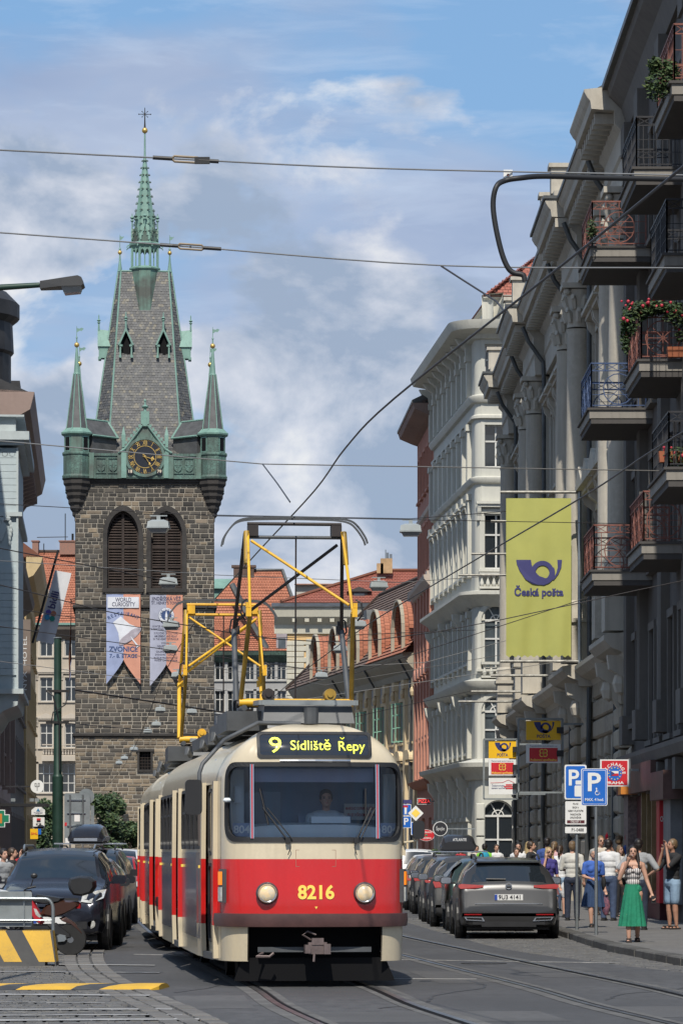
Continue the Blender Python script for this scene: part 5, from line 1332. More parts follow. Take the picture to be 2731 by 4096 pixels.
roof_plane('tiled_slope', [(TH.L+2, 1.0, qz(2496)), (-2, 1.0, qz(2496)), (-2, -6, qz(2188)), (TH.L+2, -6, qz(2188))], tile_a, tr_)
m = MB(); m.tube([(TH.L+2, -6, qz(2186)), (-2, -6, qz(2186))], .2, 6); m.build('ridge', tile_d, tr_)
brick_c = mat('chimney_brick', (.30, .15, .11), .9, c2=(.2, .14, .11), sc=6, var=.3)
for a, b, y1 in ((223, 287, 2148), (288, 330, 2152), (112, 136, 2148)):
 m = MB(); m.box(QX1-qx(b), QX1-qx(a), -6.5, -5.2, qz(2200), qz(y1)); m.box(QX1-qx(b)-.1, QX1-qx(a)+.1, -6.6, -5.1, qz(y1), qz(y1-5)); m.build('chimney', brick_c, TH.o)
m = MB(); m.tube([(QX1-qx(245), -5.5, qz(2150)), (QX1-qx(245), -5.5, qz(2033))], .05, 5); m.tube([(QX1-qx(130), -5.5, qz(2130)), (QX1-qx(256), -5.5, qz(2128))], .04, 5); m.tube([(QX1-qx(275), -5.5, qz(2150)), (QX1-qx(275), -5.5, qz(2115))], .12, 5); m.tube([(QX1-qx(158), -5.5, qz(2190)), (QX1-qx(158), -5.5, qz(2155))], .05, 5); m.build('antenna', iron, TH.o)
m = MB(); xc = QX1-qx(163); m.ext([(xc-.9, qz(2460)), (xc+.9, qz(2460))]+circ(xc, qz(2375), .9, 8, 0, 180), 'y', -4, .2); d_ = m.build('arched_dormer', TH.tm, TH.o); m = MB(); m.box(xc-.5, xc+.5, .2, .24, qz(2450), qz(2390)); m.build('pane', glass_d, d_)
# ---------------------------------------------------------------- left side of the street
lsl = -.071; la = math.atan2(-1, -lsl)          # local x runs towards the camera, y outward to the street
def left_at(d): return -9.55+lsl*(d-104)
blue = stucco('pale_blue_stucco', (.46, .53, .55), c2=(.39, .455, .48)); blue_t = stucco('pale_blue_trim', (.50, .555, .56)); shade = stucco('shaded_brown_stone', (.17, .14, .125)); shade_t = stucco('shaded_brown_trim', (.20, .17, .15))  # the two stone browns have the shopfront shade put into their colour
def lz(y, d=103.0): return H+(3400-y)*d/F
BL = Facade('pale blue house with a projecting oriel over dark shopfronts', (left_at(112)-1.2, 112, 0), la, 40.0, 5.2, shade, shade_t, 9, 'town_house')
for x in (3, 7, 11, 15): BL.win(x, .6, 2.4, 2.9, fm=frame_d, gm=glass_c, nx=2, inset=.15)
BL.wall()
for x in (.6, 4.9, 9.0, 13.0):
 for k in range(4):
  m = MB(); m.box(x+.14*k, x+.14*k+.08, 0, .12, .4, 4.2); m.build('fluting', shade_t, BL.o)
m = MB(); m.box(-.0, 16.3, -9, -.05, 5.22, 18.5); m.build('shading_wall', blue, BL.o)  # unseen upper wall, near end cut to set the shade on the oriel
# oriel: faces the camera with its near side
od = bpy.data.objects.new('oriel', None); col.objects.link(od); od.parent = BL.o
ox0 = 0.4; ox1 = 9.0; pr = 1.15
m = MB(); m.box(ox0, ox1, -.1, pr, lz(2770), lz(1790)); m.build('oriel_wall', blue, od)
# panel joints as thin recessed boards on the near side (facing +x in local space)
zj = lz(2700);
while zj < lz(1830):
 if not lz(2280) < zj < lz(2050):
  q = MB(); q.box(ox1, ox1+.05, -.1+.22, pr-.02, zj, zj+.19); q.build('board', blue, od)
 zj += .2
m = MB(); m.box(ox1, ox1+.09, pr-.0-.03, pr+.03, lz(2760), lz(1790)); m.build('corner_strip', blue_t, od)
for y0, y1, e in ((2065, 2048, .14), (2775, 2755, .18), (1762, 1728, .35), (1780, 1762, .2), (1668, 1660, .2)):
 m = MB(); m.box(ox0, ox1+e, -.1, pr+e, lz(y0), lz(y1)); m.build('moulding', blue_t, od)
m = MB(); m.box(ox0, ox1+.02, -.1, pr-.05, lz(1730), lz(1665)); m.build('parapet', blue_t, od)
# corner console and relief vase on the near side
m = MB(); zc = lz(2170); X_ = ox1+.06
m.T = Matrix.Translation((X_, .52, 0)); prf = [(-.18, lz(2165)), (.18, lz(2165)), (.30, lz(2120)), (.30, lz(2095)), (.2, lz(2085)), (-.2, lz(2085)), (-.3, lz(2095)), (-.3, lz(2120))]
m.ext([(a, b) for a, b in prf], 'x', 0, .06)
for k in range(9): m.ball((.04, -.36+.09*k, lz(2075)+.05*math.sin(k*1.9)), (.05, .08, .1), 6)
for sg in (-1, 1):
 for k in range(6): m.ball((.03, sg*(.42+.03*math.sin(k)), lz(2090)-.12*k), (.03, .05, .08), 6)
m.build('relief_vase', blue_t, od)
for k in range(5):
 q = MB(); c0 = .12+.22*k; q.frame(circ(c0, lz(1815), .095, 12), circ(c0, lz(1815), .065, 12), 'x', ox1, ox1+.05); q.build('rosette', blue_t, od)
m = MB(); m.ext([(-.1, lz(2775)), (pr+.05, lz(2775)), (pr, lz(2820)), (pr-.45, lz(2845)), (pr-.6, lz(2880)), (pr-.75, lz(2905)), (-.1, lz(2905))], 'x', ox0, ox1); m.build('oriel_bracket', blue_t, od)
# brown-pink house with bracketed cornice and dark mansard
pinkm = stucco('pink_brown_stucco', (.34, .25, .22)); pink_t = stucco('pink_brown_trim', (.30, .22, .185)); mans = mat('dark_mansard', (.035, .034, .035), .6, var=.3, sc=.8, bump=.2)
PD = 121.5; PH = Facade('pink-brown house with bracketed cornice and black mansard', (left_at(150)-1.35, 150, 0), la, 29.0, 16.4, pinkm, pink_t, 10, 'town_house')
for x in [2.2+3.0*i for i in range(9)]:
 for z0 in (1.0, 5.4, 9.0, 12.6): PH.win(x, z0, 1.3, 2.4, fm=frame_d, surround=.2)
PH.wall()
PH.cornice([(0, 15.6), (.15, 15.7), (.25, 16.1), (.3, 16.3), (1.35, 16.9), (1.45, 17.3), (1.5, 17.5), (0, 17.6)])
x = .5
while x < 29: m = MB(); m.ext([(0, 16.7), (1.15, 16.75), (1.15, 16.45), (.7, 16.3), (.35, 15.8), (0, 15.6)], 'x', x-.22, x+.22); m.build('cornice_bracket', pink_t, PH.o); x += 1.45
for x in (4.5, 13.5, 22.5, 28.2):
 m = MB(); m.box(x-.35, x+.35, 0, .3, 4, 15.6); m.build('pilaster', pink_t, PH.o)
m = MB(); m.ext([(1.3, 17.5), (.2, 18.0), (-.6, 19.6), (-1.2, 20.0), (-10, 20.0), (-10, 17.5)], 'x', 0, 29); m.build('mansard', mans, PH.o)
m = MB(); m.lathe([(2.0, 17.5), (2.0, 19.0), (2.1, 19.1), (2.05, 20.1), (2.3, 20.3), (2.3, 20.8), (1.9, 21.2), (.6, 21.4)], 24, (27.0, -1.35, 0)); m.build('corner_turret', mans, PH.o)
for x in (4, 10, 16):
 m = MB(); m.box(x-.7, x+.7, -1.5, .6, 17.8, 19.2); m.box(x-.9, x+.9, -1.5, .75, 19.2, 19.5); m.build('dormer', mans, PH.o)
for x, z0, h in ((14.0, 14.6, 1.0), (5.0, 11.0, 2.0)):
 m = MB(); m.ext([(0, z0-h), (.3, z0-h*.8), (.6, z0), (.7, z0+.2), (0, z0+.3)], 'x', x-.4, x+.4); m.ball((x, .4, z0-.2), (.3, .3, .3), 8); m.build('console', shade_t, PH.o)
# further houses on the left
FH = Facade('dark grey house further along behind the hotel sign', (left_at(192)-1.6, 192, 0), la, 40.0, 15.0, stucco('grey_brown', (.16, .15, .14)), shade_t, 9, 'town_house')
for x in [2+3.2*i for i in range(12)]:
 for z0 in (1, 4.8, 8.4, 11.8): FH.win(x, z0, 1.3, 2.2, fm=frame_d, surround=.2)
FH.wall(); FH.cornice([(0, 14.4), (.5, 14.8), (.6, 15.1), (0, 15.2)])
YH = Facade('narrow ochre house front with moulded cornice far along the street', (left_at(225)-1.5, 225, 0), la, 32.0, 17.0, stucco('ochre', (.52, .38, .19)), stucco('ochre_trim', (.58, .44, .24)), 9, 'town_house')
for x in [2+3.2*i for i in range(9)]:
 for z0 in (1, 5, 9, 13): YH.win(x, z0, 1.3, 2.4, fm=frame_d, surround=.2)
YH.wall(); YH.cornice([(0, 16.6), (.4, 16.8), (.8, 17.4), (.9, 17.8), (0, 17.9)]); m = MB(); m.ext([(.9, 17.8), (-2, 20), (-9, 20), (-9, 17.8)], 'x', 0, 32); m.build('roof', tile_a, YH.o)
# ================================================================ tram
cream = mat('tram_cream', (.60, .515, .365), .28, c2=(.52, .44, .31), sc=1.6, coat=.35, fine=.08, streak=.2)
tred = mat('tram_red', (.54, .014, .012), .24, c2=(.44, .02, .018), var=.06, sc=2.2, coat=.4, fine=.08, streak=.14)
tred_d = mat('tram_bumper', (.085, .038, .034), .45, var=.2, sc=4)
rubber = mat('rubber', (.014, .014, .015), .55, var=.1)
tglass = glass('tram_glass', (.88, .94, 1.0), .97); sglass = mat('tram_side_glass', (.016, .019, .022), .04, var=0, spec=.9)
tgrey = mat('tram_grey', (.075, .08, .085), .5, var=.2, sc=3); chrome = mat('chrome', (.62, .62, .62), .16, 1.0, var=0)
panto_y = mat('pantograph_yellow', (.80, .44, .02), .45, c2=(.5, .28, .03), sc=3, var=.2); panto_k = mat('pantograph_black', (.03, .022, .02), .55, var=.2)
lamp_g = mat('headlight_lens', (.62, .55, .42), .12, c2=(.9, .62, .3), sc=14, var=.2, coat=.5); amber = mat('amber_lens', (.85, .22, .01), .2, var=0, emit=.35); clear_l = mat('clear_lens', (.62, .62, .58), .12, .2, var=.2, sc=18)
redlens = mat('red_lens', (.28, .006, .008), .5, var=.1, sc=20, spec=.2)
ivory = mat('interior_ivory', (.72, .78, .80), .5, var=.05); navy = mat('interior_blue', (.26, .33, .48), .5, var=.1); tyel = mat('number_yellow', (.85, .60, .10), .45, var=0); led = mat('led_yellow', (.75, .80, .06), .5, var=0, emit=.75)
signw = mat('sign_white', (.74, .74, .72), .5, var=.05); sign_red = mat('sign_red', (.56, .02, .03), .45, var=.05)
half = [tuple(p) for p in cr([(0, 0), (.28, .010), (.52, .04), (.76, .105), (.92, .20), (1.03, .34), (1.09, .52), (1.125, .76)], 10)]
half += [(1.125+(1.25-1.125)*k/40, .76+(2.7-.76)*k/40) for k in range(1, 41)]+[(1.25, 2.7+(11.3-2.7)*k/170) for k in range(1, 171)]
half += [(1.25-(.125)*k/40, 11.3+1.94*k/40) for k in range(1, 41)]+[tuple(p) for p in cr([(1.125, 13.24), (1.09, 13.48), (1.0, 13.7), (.76, 13.9), (.4, 13.98), (0, 14.0)], 8)][1:]
SL = [0.0]
for i in range(1, len(half)): SL.append(SL[-1]+math.dist(half[i], half[i-1]))
import bisect
def plan_pt(s):
 sg = -1 if s < 0 else 1; a = abs(s); i = min(max(bisect.bisect_right(SL, a)-1, 0), len(half)-2)
 t = (a-SL[i])/(SL[i+1]-SL[i]); p, q = half[i], half[i+1]
 x, y = p[0]+(q[0]-p[0])*t, p[1]+(q[1]-p[1])*t
 i0, i1 = max(i-1, 0), min(i+2, len(half)-1); dx, dy = half[i1][0]-half[i0][0], half[i1][1]-half[i0][1]; l = math.hypot(dx, dy)
 return sg*x, y, sg*dy/l, -dx/l           # point, outward normal
def s_of_y(y):
 for i in range(20, len(half)-1):
  if half[i][1] <= y <= half[i+1][1]: return SL[i]+(SL[i+1]-SL[i])*(y-half[i][1])/(half[i+1][1]-half[i][1])
def S(s, z, off=0.0):
 x, y, nx, ny = plan_pt(s); f = max(0.0, -ny)
 y += f*f*(max(0, z-1.0)*.085+(max(0, z-2.72)**2)*1.3)
 if z < .71: y += f*(.71-z)*.22; x -= (1 if x > 0 else -1)*.03*(.71-z)*(1-f)
 x *= 1-max(0, z-2.2)**2*.10*(1-f)
 return Vector((x+nx*off, y+ny*off, z))
def in_rr(s, z, q):
 s0, s1, z0, z1, r = q
 if not (s0 < s < s1 and z0 < z < z1): return False
 dx = max(s0+r-s, s-(s1-r), 0); dz = max(z0+r-z, z-(z1-r), 0)
 return dx*dx+dz*dz < r*r
def rr_path(q, n=6, step=.06):
 s0, s1, z0, z1, r = q; base = rrect(s0, s1, z0, z1, r, n); out = []
 for i in range(len(base)):
  a, b = base[i], base[(i+1) % len(base)]; k = max(1, int(math.dist(a, b)/step))
  out += [(a[0]+(b[0]-a[0])*j/k, a[1]+(b[1]-a[1])*j/k) for j in range(k)]
 return out
def patch(m, q, off, nx=None, nz=None, mi=None):
 """rounded patch lying on the tram skin, as a fan of rings"""
 path = rr_path(q); cs, cz = (q[0]+q[1])/2, (q[2]+q[3])/2; rings = 7 if q[1]-q[0] > .5 else 3; n = len(path); vs = []
 for i in range(rings):
  k = 1-i/rings
  vs += [S(cs+(a-cs)*k, cz+(b-cz)*k, off) for a, b in path]
 vs.append(S(cs, cz, off)); fs = [(i*n+j, i*n+(j+1) % n, (i+1)*n+(j+1) % n, (i+1)*n+j) for i in range(rings-1) for j in range(n)]
 fs += [((rings-1)*n+j, (rings-1)*n+(j+1) % n, rings*n) for j in range(n)]
 m.add(vs, fs, mi)
def seal(m, q, w, off=.008, mi=None):
 s0, s1, z0, z1, r = q; P = rr_path(q); g = w/2; P2 = P
 def grow(e):
  out = []
  cs, cz = (s0+s1)/2, (z0+z1)/2
  for a, b in P:
   hx, hz = (s1-s0)/2, (z1-z0)/2; out.append((cs+(a-cs)*(hx+e)/hx, cz+(b-cz)*(hz+e)/hz))
  return out
 A, B = grow(-g), grow(g); n = len(P)
 vs = [S(a, b, off+.012) for a, b in A]+[S(a, b, off+.012) for a, b in B]+[S(a, b, off-.03) for a, b in A]+[S(a, b, off-.03) for a, b in B]
 m.add(vs, [f for j in range(n) for k in ((j+1) % n,) for f in ((j, k, n+k, n+j), (j, 2*n+j, 2*n+k, k), (n+j, n+k, 3*n+k, 3*n+j))], mi)
WSH = (-1.15, 1.15, 1.753, 2.65, .19)
sideL = [(2.1+.95*i, 2.95+.95*i) for i in range(4)]+[(7.75+.95*i, 8.6+.95*i) for i in range(4)]
doors = [(.86, 1.86), (6.1, 7.45), (11.75, 12.95)]
holes = [WSH]; sidewin = []; doorq = []
for a, b in sideL:
 q = (-s_of_y(b), -s_of_y(a), 1.66, 2.40, .09); sidewin.append(q); holes.append(q)
for i in range(12):
 a = 1.0+.98*i; q = (s_of_y(a), s_of_y(a+.86), 1.66, 2.40, .09); sidewin.append(q); holes.append(q)
for a, b in doors: doorq.append((-s_of_y(b), -s_of_y(a), .38, 2.44, .02)); holes.append(doorq[-1])
def build_tram(label, loc, yaw, lead):
 T = thing('tram', label, 'tram', loc, yaw, 'coupled tram cars')
 # skin
 smax = SL[-1]
 ss = []; s = 0.0
 while s < smax-.02: ss.append(s); s += .03 if s < 1.4 else .05 if s < 14.0 else .12
 ss.append(smax); ss = [-a for a in ss[::-1]]+ss[1:]
 zs = [.30, .36, .42, .48, .54, .60, .66, .71, .76, .82, .872]+[.872+.648*k/16 for k in range(1, 17)]+[1.52+.98*k/27 for k in range(1, 28)]
 n = len(ss); m = MB(); m.v = [tuple(S(a, z)) for z in zs for a in ss]
 fr = cr([(0, 2.5), (0, 2.62), (.005, 2.74), (.012, 2.85), (.03, 2.94), (.075, 3.02), (.17, 3.08), (.36, 3.125), (.7, 3.15), (1.02, 3.16)], 3); sd = cr([(0, 2.5), (.02, 2.60), (.06, 2.70), (.13, 2.80), (.23, 2.88), (.36, 2.95), (.52, 3.01), (.72, 3.06), (.9, 3.085), (1.05, 3.10)], 3)
 top = []
 for k in range(1, len(fr)):
  for a in ss:
   x, y, nx, ny = plan_pt(a); f = min(1, abs(ny)*1.15)**1.5; ins = fr[k][0]*f+sd[k][0]*(1-f); z = fr[k][1]*f+sd[k][1]*(1-f)
   P = S(a, min(z, 2.98)) if ny < 0 else S(a, 2.5); C = Vector((0, min(max(y, 1.15), 12.85), 0)); d = Vector((C.x-P.x, C.y-P.y, 0)); l = max(d.length, 1e-4)
   Q = P+d*min(1, ins/l); hw = 1-f*(.0 if z < 2.62 else .30*((z-2.62)/.5)**1.7); m.v.append((Q.x*hw, Q.y, z))
 nz = len(zs)+len(fr)-1
 for j in range(nz-1):
  zc = (zs[j]+zs[j+1])/2 if j < len(zs)-1 else 2.6
  for i in range(n-1):
   sc_ = (ss[i]+ss[i+1])/2
   if j >= len(zs)-1 and abs(sc_) < 1.25:
    zv = (m.v[j*n+i][2]+m.v[(j+1)*n+i][2])/2
    if in_rr(sc_, zv, WSH): continue
   if j < len(zs)-1:
    if any(in_rr(sc_, zc, h) for h in holes): continue
    if abs(sc_) < .80 and zc < .71: continue
   mi = 1 if .71 < zc < 1.52 and not (zc < .872 and abs(sc_) < 1.5) else 0
   if .71 < zc < .872 and abs(sc_) < 2: mi = 1
   m.f.append((j*n+i, j*n+i+1, (j+1)*n+i+1, (j+1)*n+i)); m.m.append(mi)
 m.f.append(tuple(range((nz-1)*n, nz*n))); m.m.append(0)
 m.build('body', [cream, tred], T, 50)
 # windscreen: three panes with seals and pillars
 for a, b in ((-1.14, -.765), (-.745, .745), (.765, 1.14)):
  g = MB(); patch(g, (a, b, 1.765, 2.655, .15 if a < -1 or b > 1 else .02), -.012) if False else None
  P = [(a+(b-a)*i/12, 1.76+.885*j/8) for j in range(9) for i in range(13)]
  P = [(s_, z_) for s_, z_ in P]
  def clampr(s_, z_):
   q = (-1.14, 1.14, 1.76, 2.645, .18); r = .18
   cx = min(max(s_, q[0]+r), q[1]-r); cz = min(max(z_, q[2]+r), q[3]-r); dx, dz = s_-cx, z_-cz; l = math.hypot(dx, dz)
   return (cx+dx*r/l, cz+dz*r/l) if l > r else (s_, z_)
  g.add([S(*clampr(*p), -.012) for p in P], [(j*13+i, j*13+i+1, (j+1)*13+i+1, (j+1)*13+i) for j in range(8) for i in range(12)]); g.build('windscreen', tglass, T, 60)
 g = MB(); seal(g, WSH, .055); g.build('windscreen_seal', rubber, T)
 for s_ in (-.757, .757):
  g = MB(); pts = [S(s_, z, .012) for z in (1.765, 2.0, 2.25, 2.5, 2.65)]
  for p, q in zip(pts, pts[1:]): g.bar(p, q, .045, .03)
  pl = g.build('windscreen_pillar', chrome, T); g = MB()
  for p, q in zip(pts, pts[1:]): g.bar(p+Vector((0, -.018, 0)), q+Vector((0, -.018, 0)), .014, .01)
  g.build('red_centre_strip', tred, pl)  # thin red line down the middle of the pillar
 # side windows and doors
 for q in sidewin:
  g = MB(); seal(g, q, .04); w = g.build('side_window', rubber, T); g = MB(); patch(g, q, -.012); g.build('pane', sglass if lead else sglass, w)
  g = MB(); zc = 2.12; sa, sb = q[0], q[1]; g.add([S(sa, zc-.015, .01), S(sb, zc-.015, .01), S(sb, zc+.015, .01), S(sa, zc+.015, .01)], [(0, 1, 2, 3)]); g.build('window_bar', rubber, w)
 for q in doorq:
  d = MB(); k = 16
  d.add([S(q[0]+(q[1]-q[0])*i/k, z, -.035) for z in (.38, .7, 1.0, 1.5, 2.0, 2.44) for i in range(k+1)], [(j*(k+1)+i, j*(k+1)+i+1, (j+1)*(k+1)+i+1, (j+1)*(k+1)+i) for j in range(5) for i in range(k)])
  d = d.build('door', cream, T, 50); nl = 2 if q[1]-q[0] < 1.2 else 3
  g = MB(); g.add([S(q[0], .30, .04), S(q[1], .30, .04), S(q[1], .38, .04), S(q[0], .38, .04), S(q[0], .38, -.2), S(q[1], .38, -.2)], [(0, 1, 2, 3), (3, 2, 5, 4)]); g.build('step', tgrey, d)
  for i in range(nl):
   a, b = q[0]+(q[1]-q[0])*i/nl, q[0]+(q[1]-q[0])*(i+1)/nl
   for z0, z1 in ((.52, 1.45), (1.58, 2.36)):
    w = (a+.1, b-.1, z0, z1, .07); g = MB(); seal(g, w, .04, -.03); o = g.build('door_window', rubber, d); g = MB(); patch(g, w, -.03); g.build('pane', sglass, o)
   if i: g = MB(); g.add([S(a-.02, .38, -.02), S(a+.02, .38, -.02), S(a+.02, 2.44, -.02), S(a-.02, 2.44, -.02)], [(0, 1, 2, 3)]); g.build('door_seal', rubber, d)
 # posts standing proud beside the doors, red in the middle
 for q in doorq:
  for s_ in (q[0]-.05, q[1]+.05):
   g = MB()
   for z0, z1, mi in ((.32, .72, 0), (.72, 1.52, 1), (1.52, 2.46, 0)):
    A = [S(s_+e, z, o) for z in (z0, z1) for e, o in ((-.06, 0), (.06, 0), (.06, .055), (-.06, .055))]; g.add(A, MB.BF, mi)
   g.build('door_post', [cream, tred], T)
 # advert panels on the door side
 for y0, y1 in ((2.05, 5.95), (7.7, 11.6)):
  g = MB(); sa, sb = -s_of_y(y1), -s_of_y(y0); k = 10
  g.add([S(sa+(sb-sa)*i/k, z, .006) for z in (.52, 1.60) for i in range(k+1)], [(i, i+1, k+2+i, k+1+i) for i in range(k)]); g.build('advert_panel', mat('advert_film', (.10, .105, .12), .22, c2=(.17, .17, .19), sc=1.2, coat=.3), T)
 for y in (2.3, 5.6, 8.1, 11.2):
  g = MB(); s_ = -s_of_y(y); g.cbox(S(s_, 1.42, .02), (.03, .06, .035)); g.build('side_lamp', tyel, T)
 # bumper
 g = MB(); bs = [-1.5+3.0*i/60 for i in range(61)]
 prof = [(.71, .0), (.715, .055), (.79, .065), (.868, .055), (.872, .0)]
 g.add([S(a, z, o) for a in bs for z, o in prof], [(i*5+j, i*5+j+1, (i+1)*5+j+1, (i+1)*5+j) for i in range(60) for j in range(4)]+[(0, 1, 2, 3, 4), (304, 303, 302, 301, 300)]); g.build('bumper', tred_d, T, 50)
 # destination board
 q = (-.675, .675, 2.742, 3.028, .05)
 g = MB(); patch(g, q, .006); db = g.build('destination_board', mat('board_glass', (.015, .017, .022), .05, var=0, spec=1.0), T, 60); g = MB(); seal(g, q, .035, .0); g.build('board_seal', rubber, db)
 tilt = Matrix.Rotation(R(90-20), 4, 'X')
 def bt(st, x, z, sz, fw):
  o = text(st, db, (x, S(x, z, .014).y, z), sz, led, .0, fw=fw, name='destination_lettering'); conform(o, lambda a, c: S(a, c, .016).y, 0)
 bt('9', -.47, 2.872, .27, .145); bt('Sídliště', -.05, 2.872, .165, .48); bt('Repy', .44, 2.865, .165, .32); cy_ = S(.34, 2.96, .016).y; g = MB(); g.bar((.335, cy_, 2.955), (.31, cy_+.004, 2.975), .012, .006); g.bar((.335, cy_, 2.955), (.36, cy_+.004, 2.975), .012, .006); g.build('caron', led, db)
 for s_ in (-1.36, 1.36, -.815, .815):
  g = MB(); zz = [.31+.4*k/4 for k in range(5)] if abs(s_) < 1 else [.31+2.2*k/12 for k in range(13)]; g.add([S(s_+e, z, .003) for z in zz for e in (-.005, .005)], [(2*i, 2*i+1, 2*i+3, 2*i+2) for i in range(len(zz)-1)]); g.build('panel_seam', rubber, T)
 # front hatch line, number, little arrow
 g = MB()
 for a, b, c, d in ((-.24, .24, 1.625, 1.63), (-.24, .24, 1.43, 1.435), (-.24, -.235, 1.43, 1.63), (.235, .24, 1.43, 1.63)): g.add([S(a, c, .002), S(b, c, .002), S(b, d, .002), S(a, d, .002)], [(0, 1, 2, 3)])
 g.build('hatch_seam', mat('seam_brown', (.25, .12, .08), .6, var=0), T)
 nm = text('8216', T, (0, S(.0, 1.12).y-.006, 1.117), .225, tyel, .03, fw=.435, name='fleet_number'); conform(nm, lambda a, c: S(a, c, .006).y, 0)
 g = MB(); y = S(0, .95).y-.006; g.add([(-.018, y, .955), (.018, y, .955), (0, y, .925)], [(0, 1, 2)]); g.build('arrow_mark', tyel, T)
 # headlights and side lamps
 for s_ in (-.585, .585):
  c = S(s_, 1.113); h = MB(); Mx = Matrix.Rotation(R(90), 3, 'X')
  h.lathe([(.118, -.02), (.135, .02), (.13, .05), (.112, .075), (.105, .06)], 24, c, M=Mx); h = h.build('headlight', tgrey, T, 40)
  g = MB(); g.lathe([(.105, .05), (.085, .075), (.045, .088), (.005, .092)], 24, c, M=Mx); g.build('headlight_lens', lamp_g if lead else clear_l, h, 60)
  g = MB(); g.lathe([(.118, .058), (.112, .084), (.1, .066)], 24, c, M=Mx); g.build('headlight_rim', chrome, h, 60)
 for sg in (-1, 1):
  s_ = sg*1.22; c = S(s_, 1.2, .02); x, y, nx, ny = plan_pt(s_); rz = math.atan2(ny, nx)+math.pi/2
  g = MB(); g.cbox(c-Vector((nx, ny, 0))*.0, (.11, .06, .40), rz=rz); h = g.build('marker_lamp', tgrey, T)
  g = MB(); g.cbox(S(s_, 1.29, .05), (.09, .03, .16), rz=rz); g.build('indicator_lens', amber, h); g = MB(); g.cbox(S(s_, 1.10, .05), (.09, .03, .17), rz=rz); g.build('position_lens', clear_l, h)
 # wipers
 for sg, x0, x1, x2 in ((-1, -.33, -.62, -.66), (1, .48, .66, .60)):
  g = MB(); A = S(x0, 1.74, .05); B = S(x1, 2.13, .05); g.tube([A, B], .011, 6); g.tube([A+Vector((.05, 0, .02)), B+Vector((.05, 0, .0))], .008, 6)
  C_ = S(x2, 2.36, .03); D_ = S(x1+.06*sg*-1+(.0), 1.93, .03); g.tube([C_, D_], .012, 6); g.cbox(A, (.06, .05, .06)); g.tube([A, A+Vector((.03*-sg, -.03, -.08)), A+Vector((.0, -.01, -.17))], .006, 5)
  g.build('wiper', rubber, T)
 g = MB(); g.tube([S(a, 2.69, .02) for a in (-.42, -.2, 0, .2, .42)], .018, 6); g.build('drip_rail', chrome, T)
 # underside: dark cavity, coupler, lifeguard
 g = MB(); g.box(-.82, .82, .55, .60, .12, .74); g.box(-1.0, 1.0, .6, 13.4, .30, .36); g.build('underframe', black_m, T)
 g = MB(); g.bar((-.68, .22, .44), (.68, .22, .44), .06, .06); g.build('coupler_bar', tgrey, T)
 g = MB(); g.cbox((.02, .12, .46), (.22, .2, .14)); g.cbox((.02, .06, .54), (.14, .1, .08)); g.cbox((.13, .05, .45), (.08, .16, .12)); g.cbox((-.1, .05, .45), (.07, .16, .1)); g.tube([(-.06, .05, .56), (-.16, .02, .62), (-.1, .02, .66), (.0, .02, .62)], .012, 6); g.tube([(-.02, .02, .4), (-.03, .0, .3)], .015, 6); g.build('coupler', mat('coupler_steel', (.17, .13, .125), .6, .4, var=.2, sc=8), T)
 g = MB(); g.tube([(-.62, .2, .40), (-.7, .1, .36), (-.55, .08, .36), (-.5, .1, .40)], .018, 6); g.build('tow_hook', mat('coupler_steel', (1, 1, 1)), T)
 g = MB(); g.add([(-.86, .30, .34), (.86, .30, .34), (.98, .34, .06), (-.95, .34, .06), (-.86, .33, .34), (.86, .33, .34), (.98, .37, .06), (-.95, .37, .06)], MB.BF); g.build('lifeguard', black_m, T)
 for y in (2.3, 4.2, 9.4, 11.3):
  for sg in (-1, 1):
   g = MB(); g.T = Matrix.Translation((sg*.72, y, .35)) @ Matrix.Rotation(R(90), 4, 'Y'); g.lathe([(.35, -.06), (.35, .06)], 24); g.build('wheel', black_m, T)
 # cab interior
 g = MB(); g.box(-1.05, 1.05, .6, 13.3, .88, .92); g.build('floor', tgrey, T)
 g = MB(); k = 14; g.add([(-1.0+2.0*i/k, .22+.28*(abs(-1+2*i/k))**3 if r_ < 2 else .85, (1.60, 1.93, 1.96)[r_]-(.10*(abs(-1+2*i/k))**4)) for r_ in range(3) for i in range(k+1)], [(r_*(k+1)+i, r_*(k+1)+i+1, (r_+1)*(k+1)+i+1, (r_+1)*(k+1)+i) for r_ in range(2) for i in range(k)]); g.box(-.02, .45, .42, .7, 1.95, 2.03); g.build('dashboard', ivory, T, 50)
 g = MB(); g.box(-1.08, 1.08, 1.75, 1.8, .92, 2.75); g.build('cab_bulkhead', navy, T)
 g = MB(); g.box(-.72, -.28, 1.72, 1.745, 1.2, 2.35); g.build('bulkhead_window', mat('bulkhead_glass', (.12, .16, .24), .1, var=0), T)
 g = MB(); g.box(-1.06, -.80, .80, 1.3, 1.5, 2.6); g.box(-.92, -.84, .7, 1.3, 2.2, 2.4); g.box(.90, 1.05, .85, 1.0, 1.6, 2.55); g.build('cab_cabinet', ivory, T)
 g = MB(); g.box(-.72, .72, .30, .31, 2.44, 2.60); g.build('sun_blind', mat('blind_lilac', (.30, .29, .36), .6, var=.1), T)
 g = MB(); g.box(.50, .92, 1.60, 1.615, 2.0, 2.2); sg_ = g.build('notice_plate', signw, T)
 if lead:
  text('MANIPULACE S DOPRAVNÍM ZAŘÍZENÍM', sg_, (.71, 1.595, 2.14), .05, sign_red, .01, fw=.38); text('JEN SE SVĚŘENÝM SRÁZCEM', sg_, (.71, 1.595, 2.06), .05, sign_red, .01, fw=.34)
  for x, y in ((-.86, .36), (.92, .38)):
   g = MB(); g.cbox((x, y, 1.87), (.22, .02, .16)); r_ = g.build('route_card', navy, T); text('804', r_, (x, y-.012, 1.87), .13, signw, .02)
 g = MB(); g.box(-.1, .55, 1.25, 1.4, 1.2, 2.05); g.build('driver_seat', navy, T)
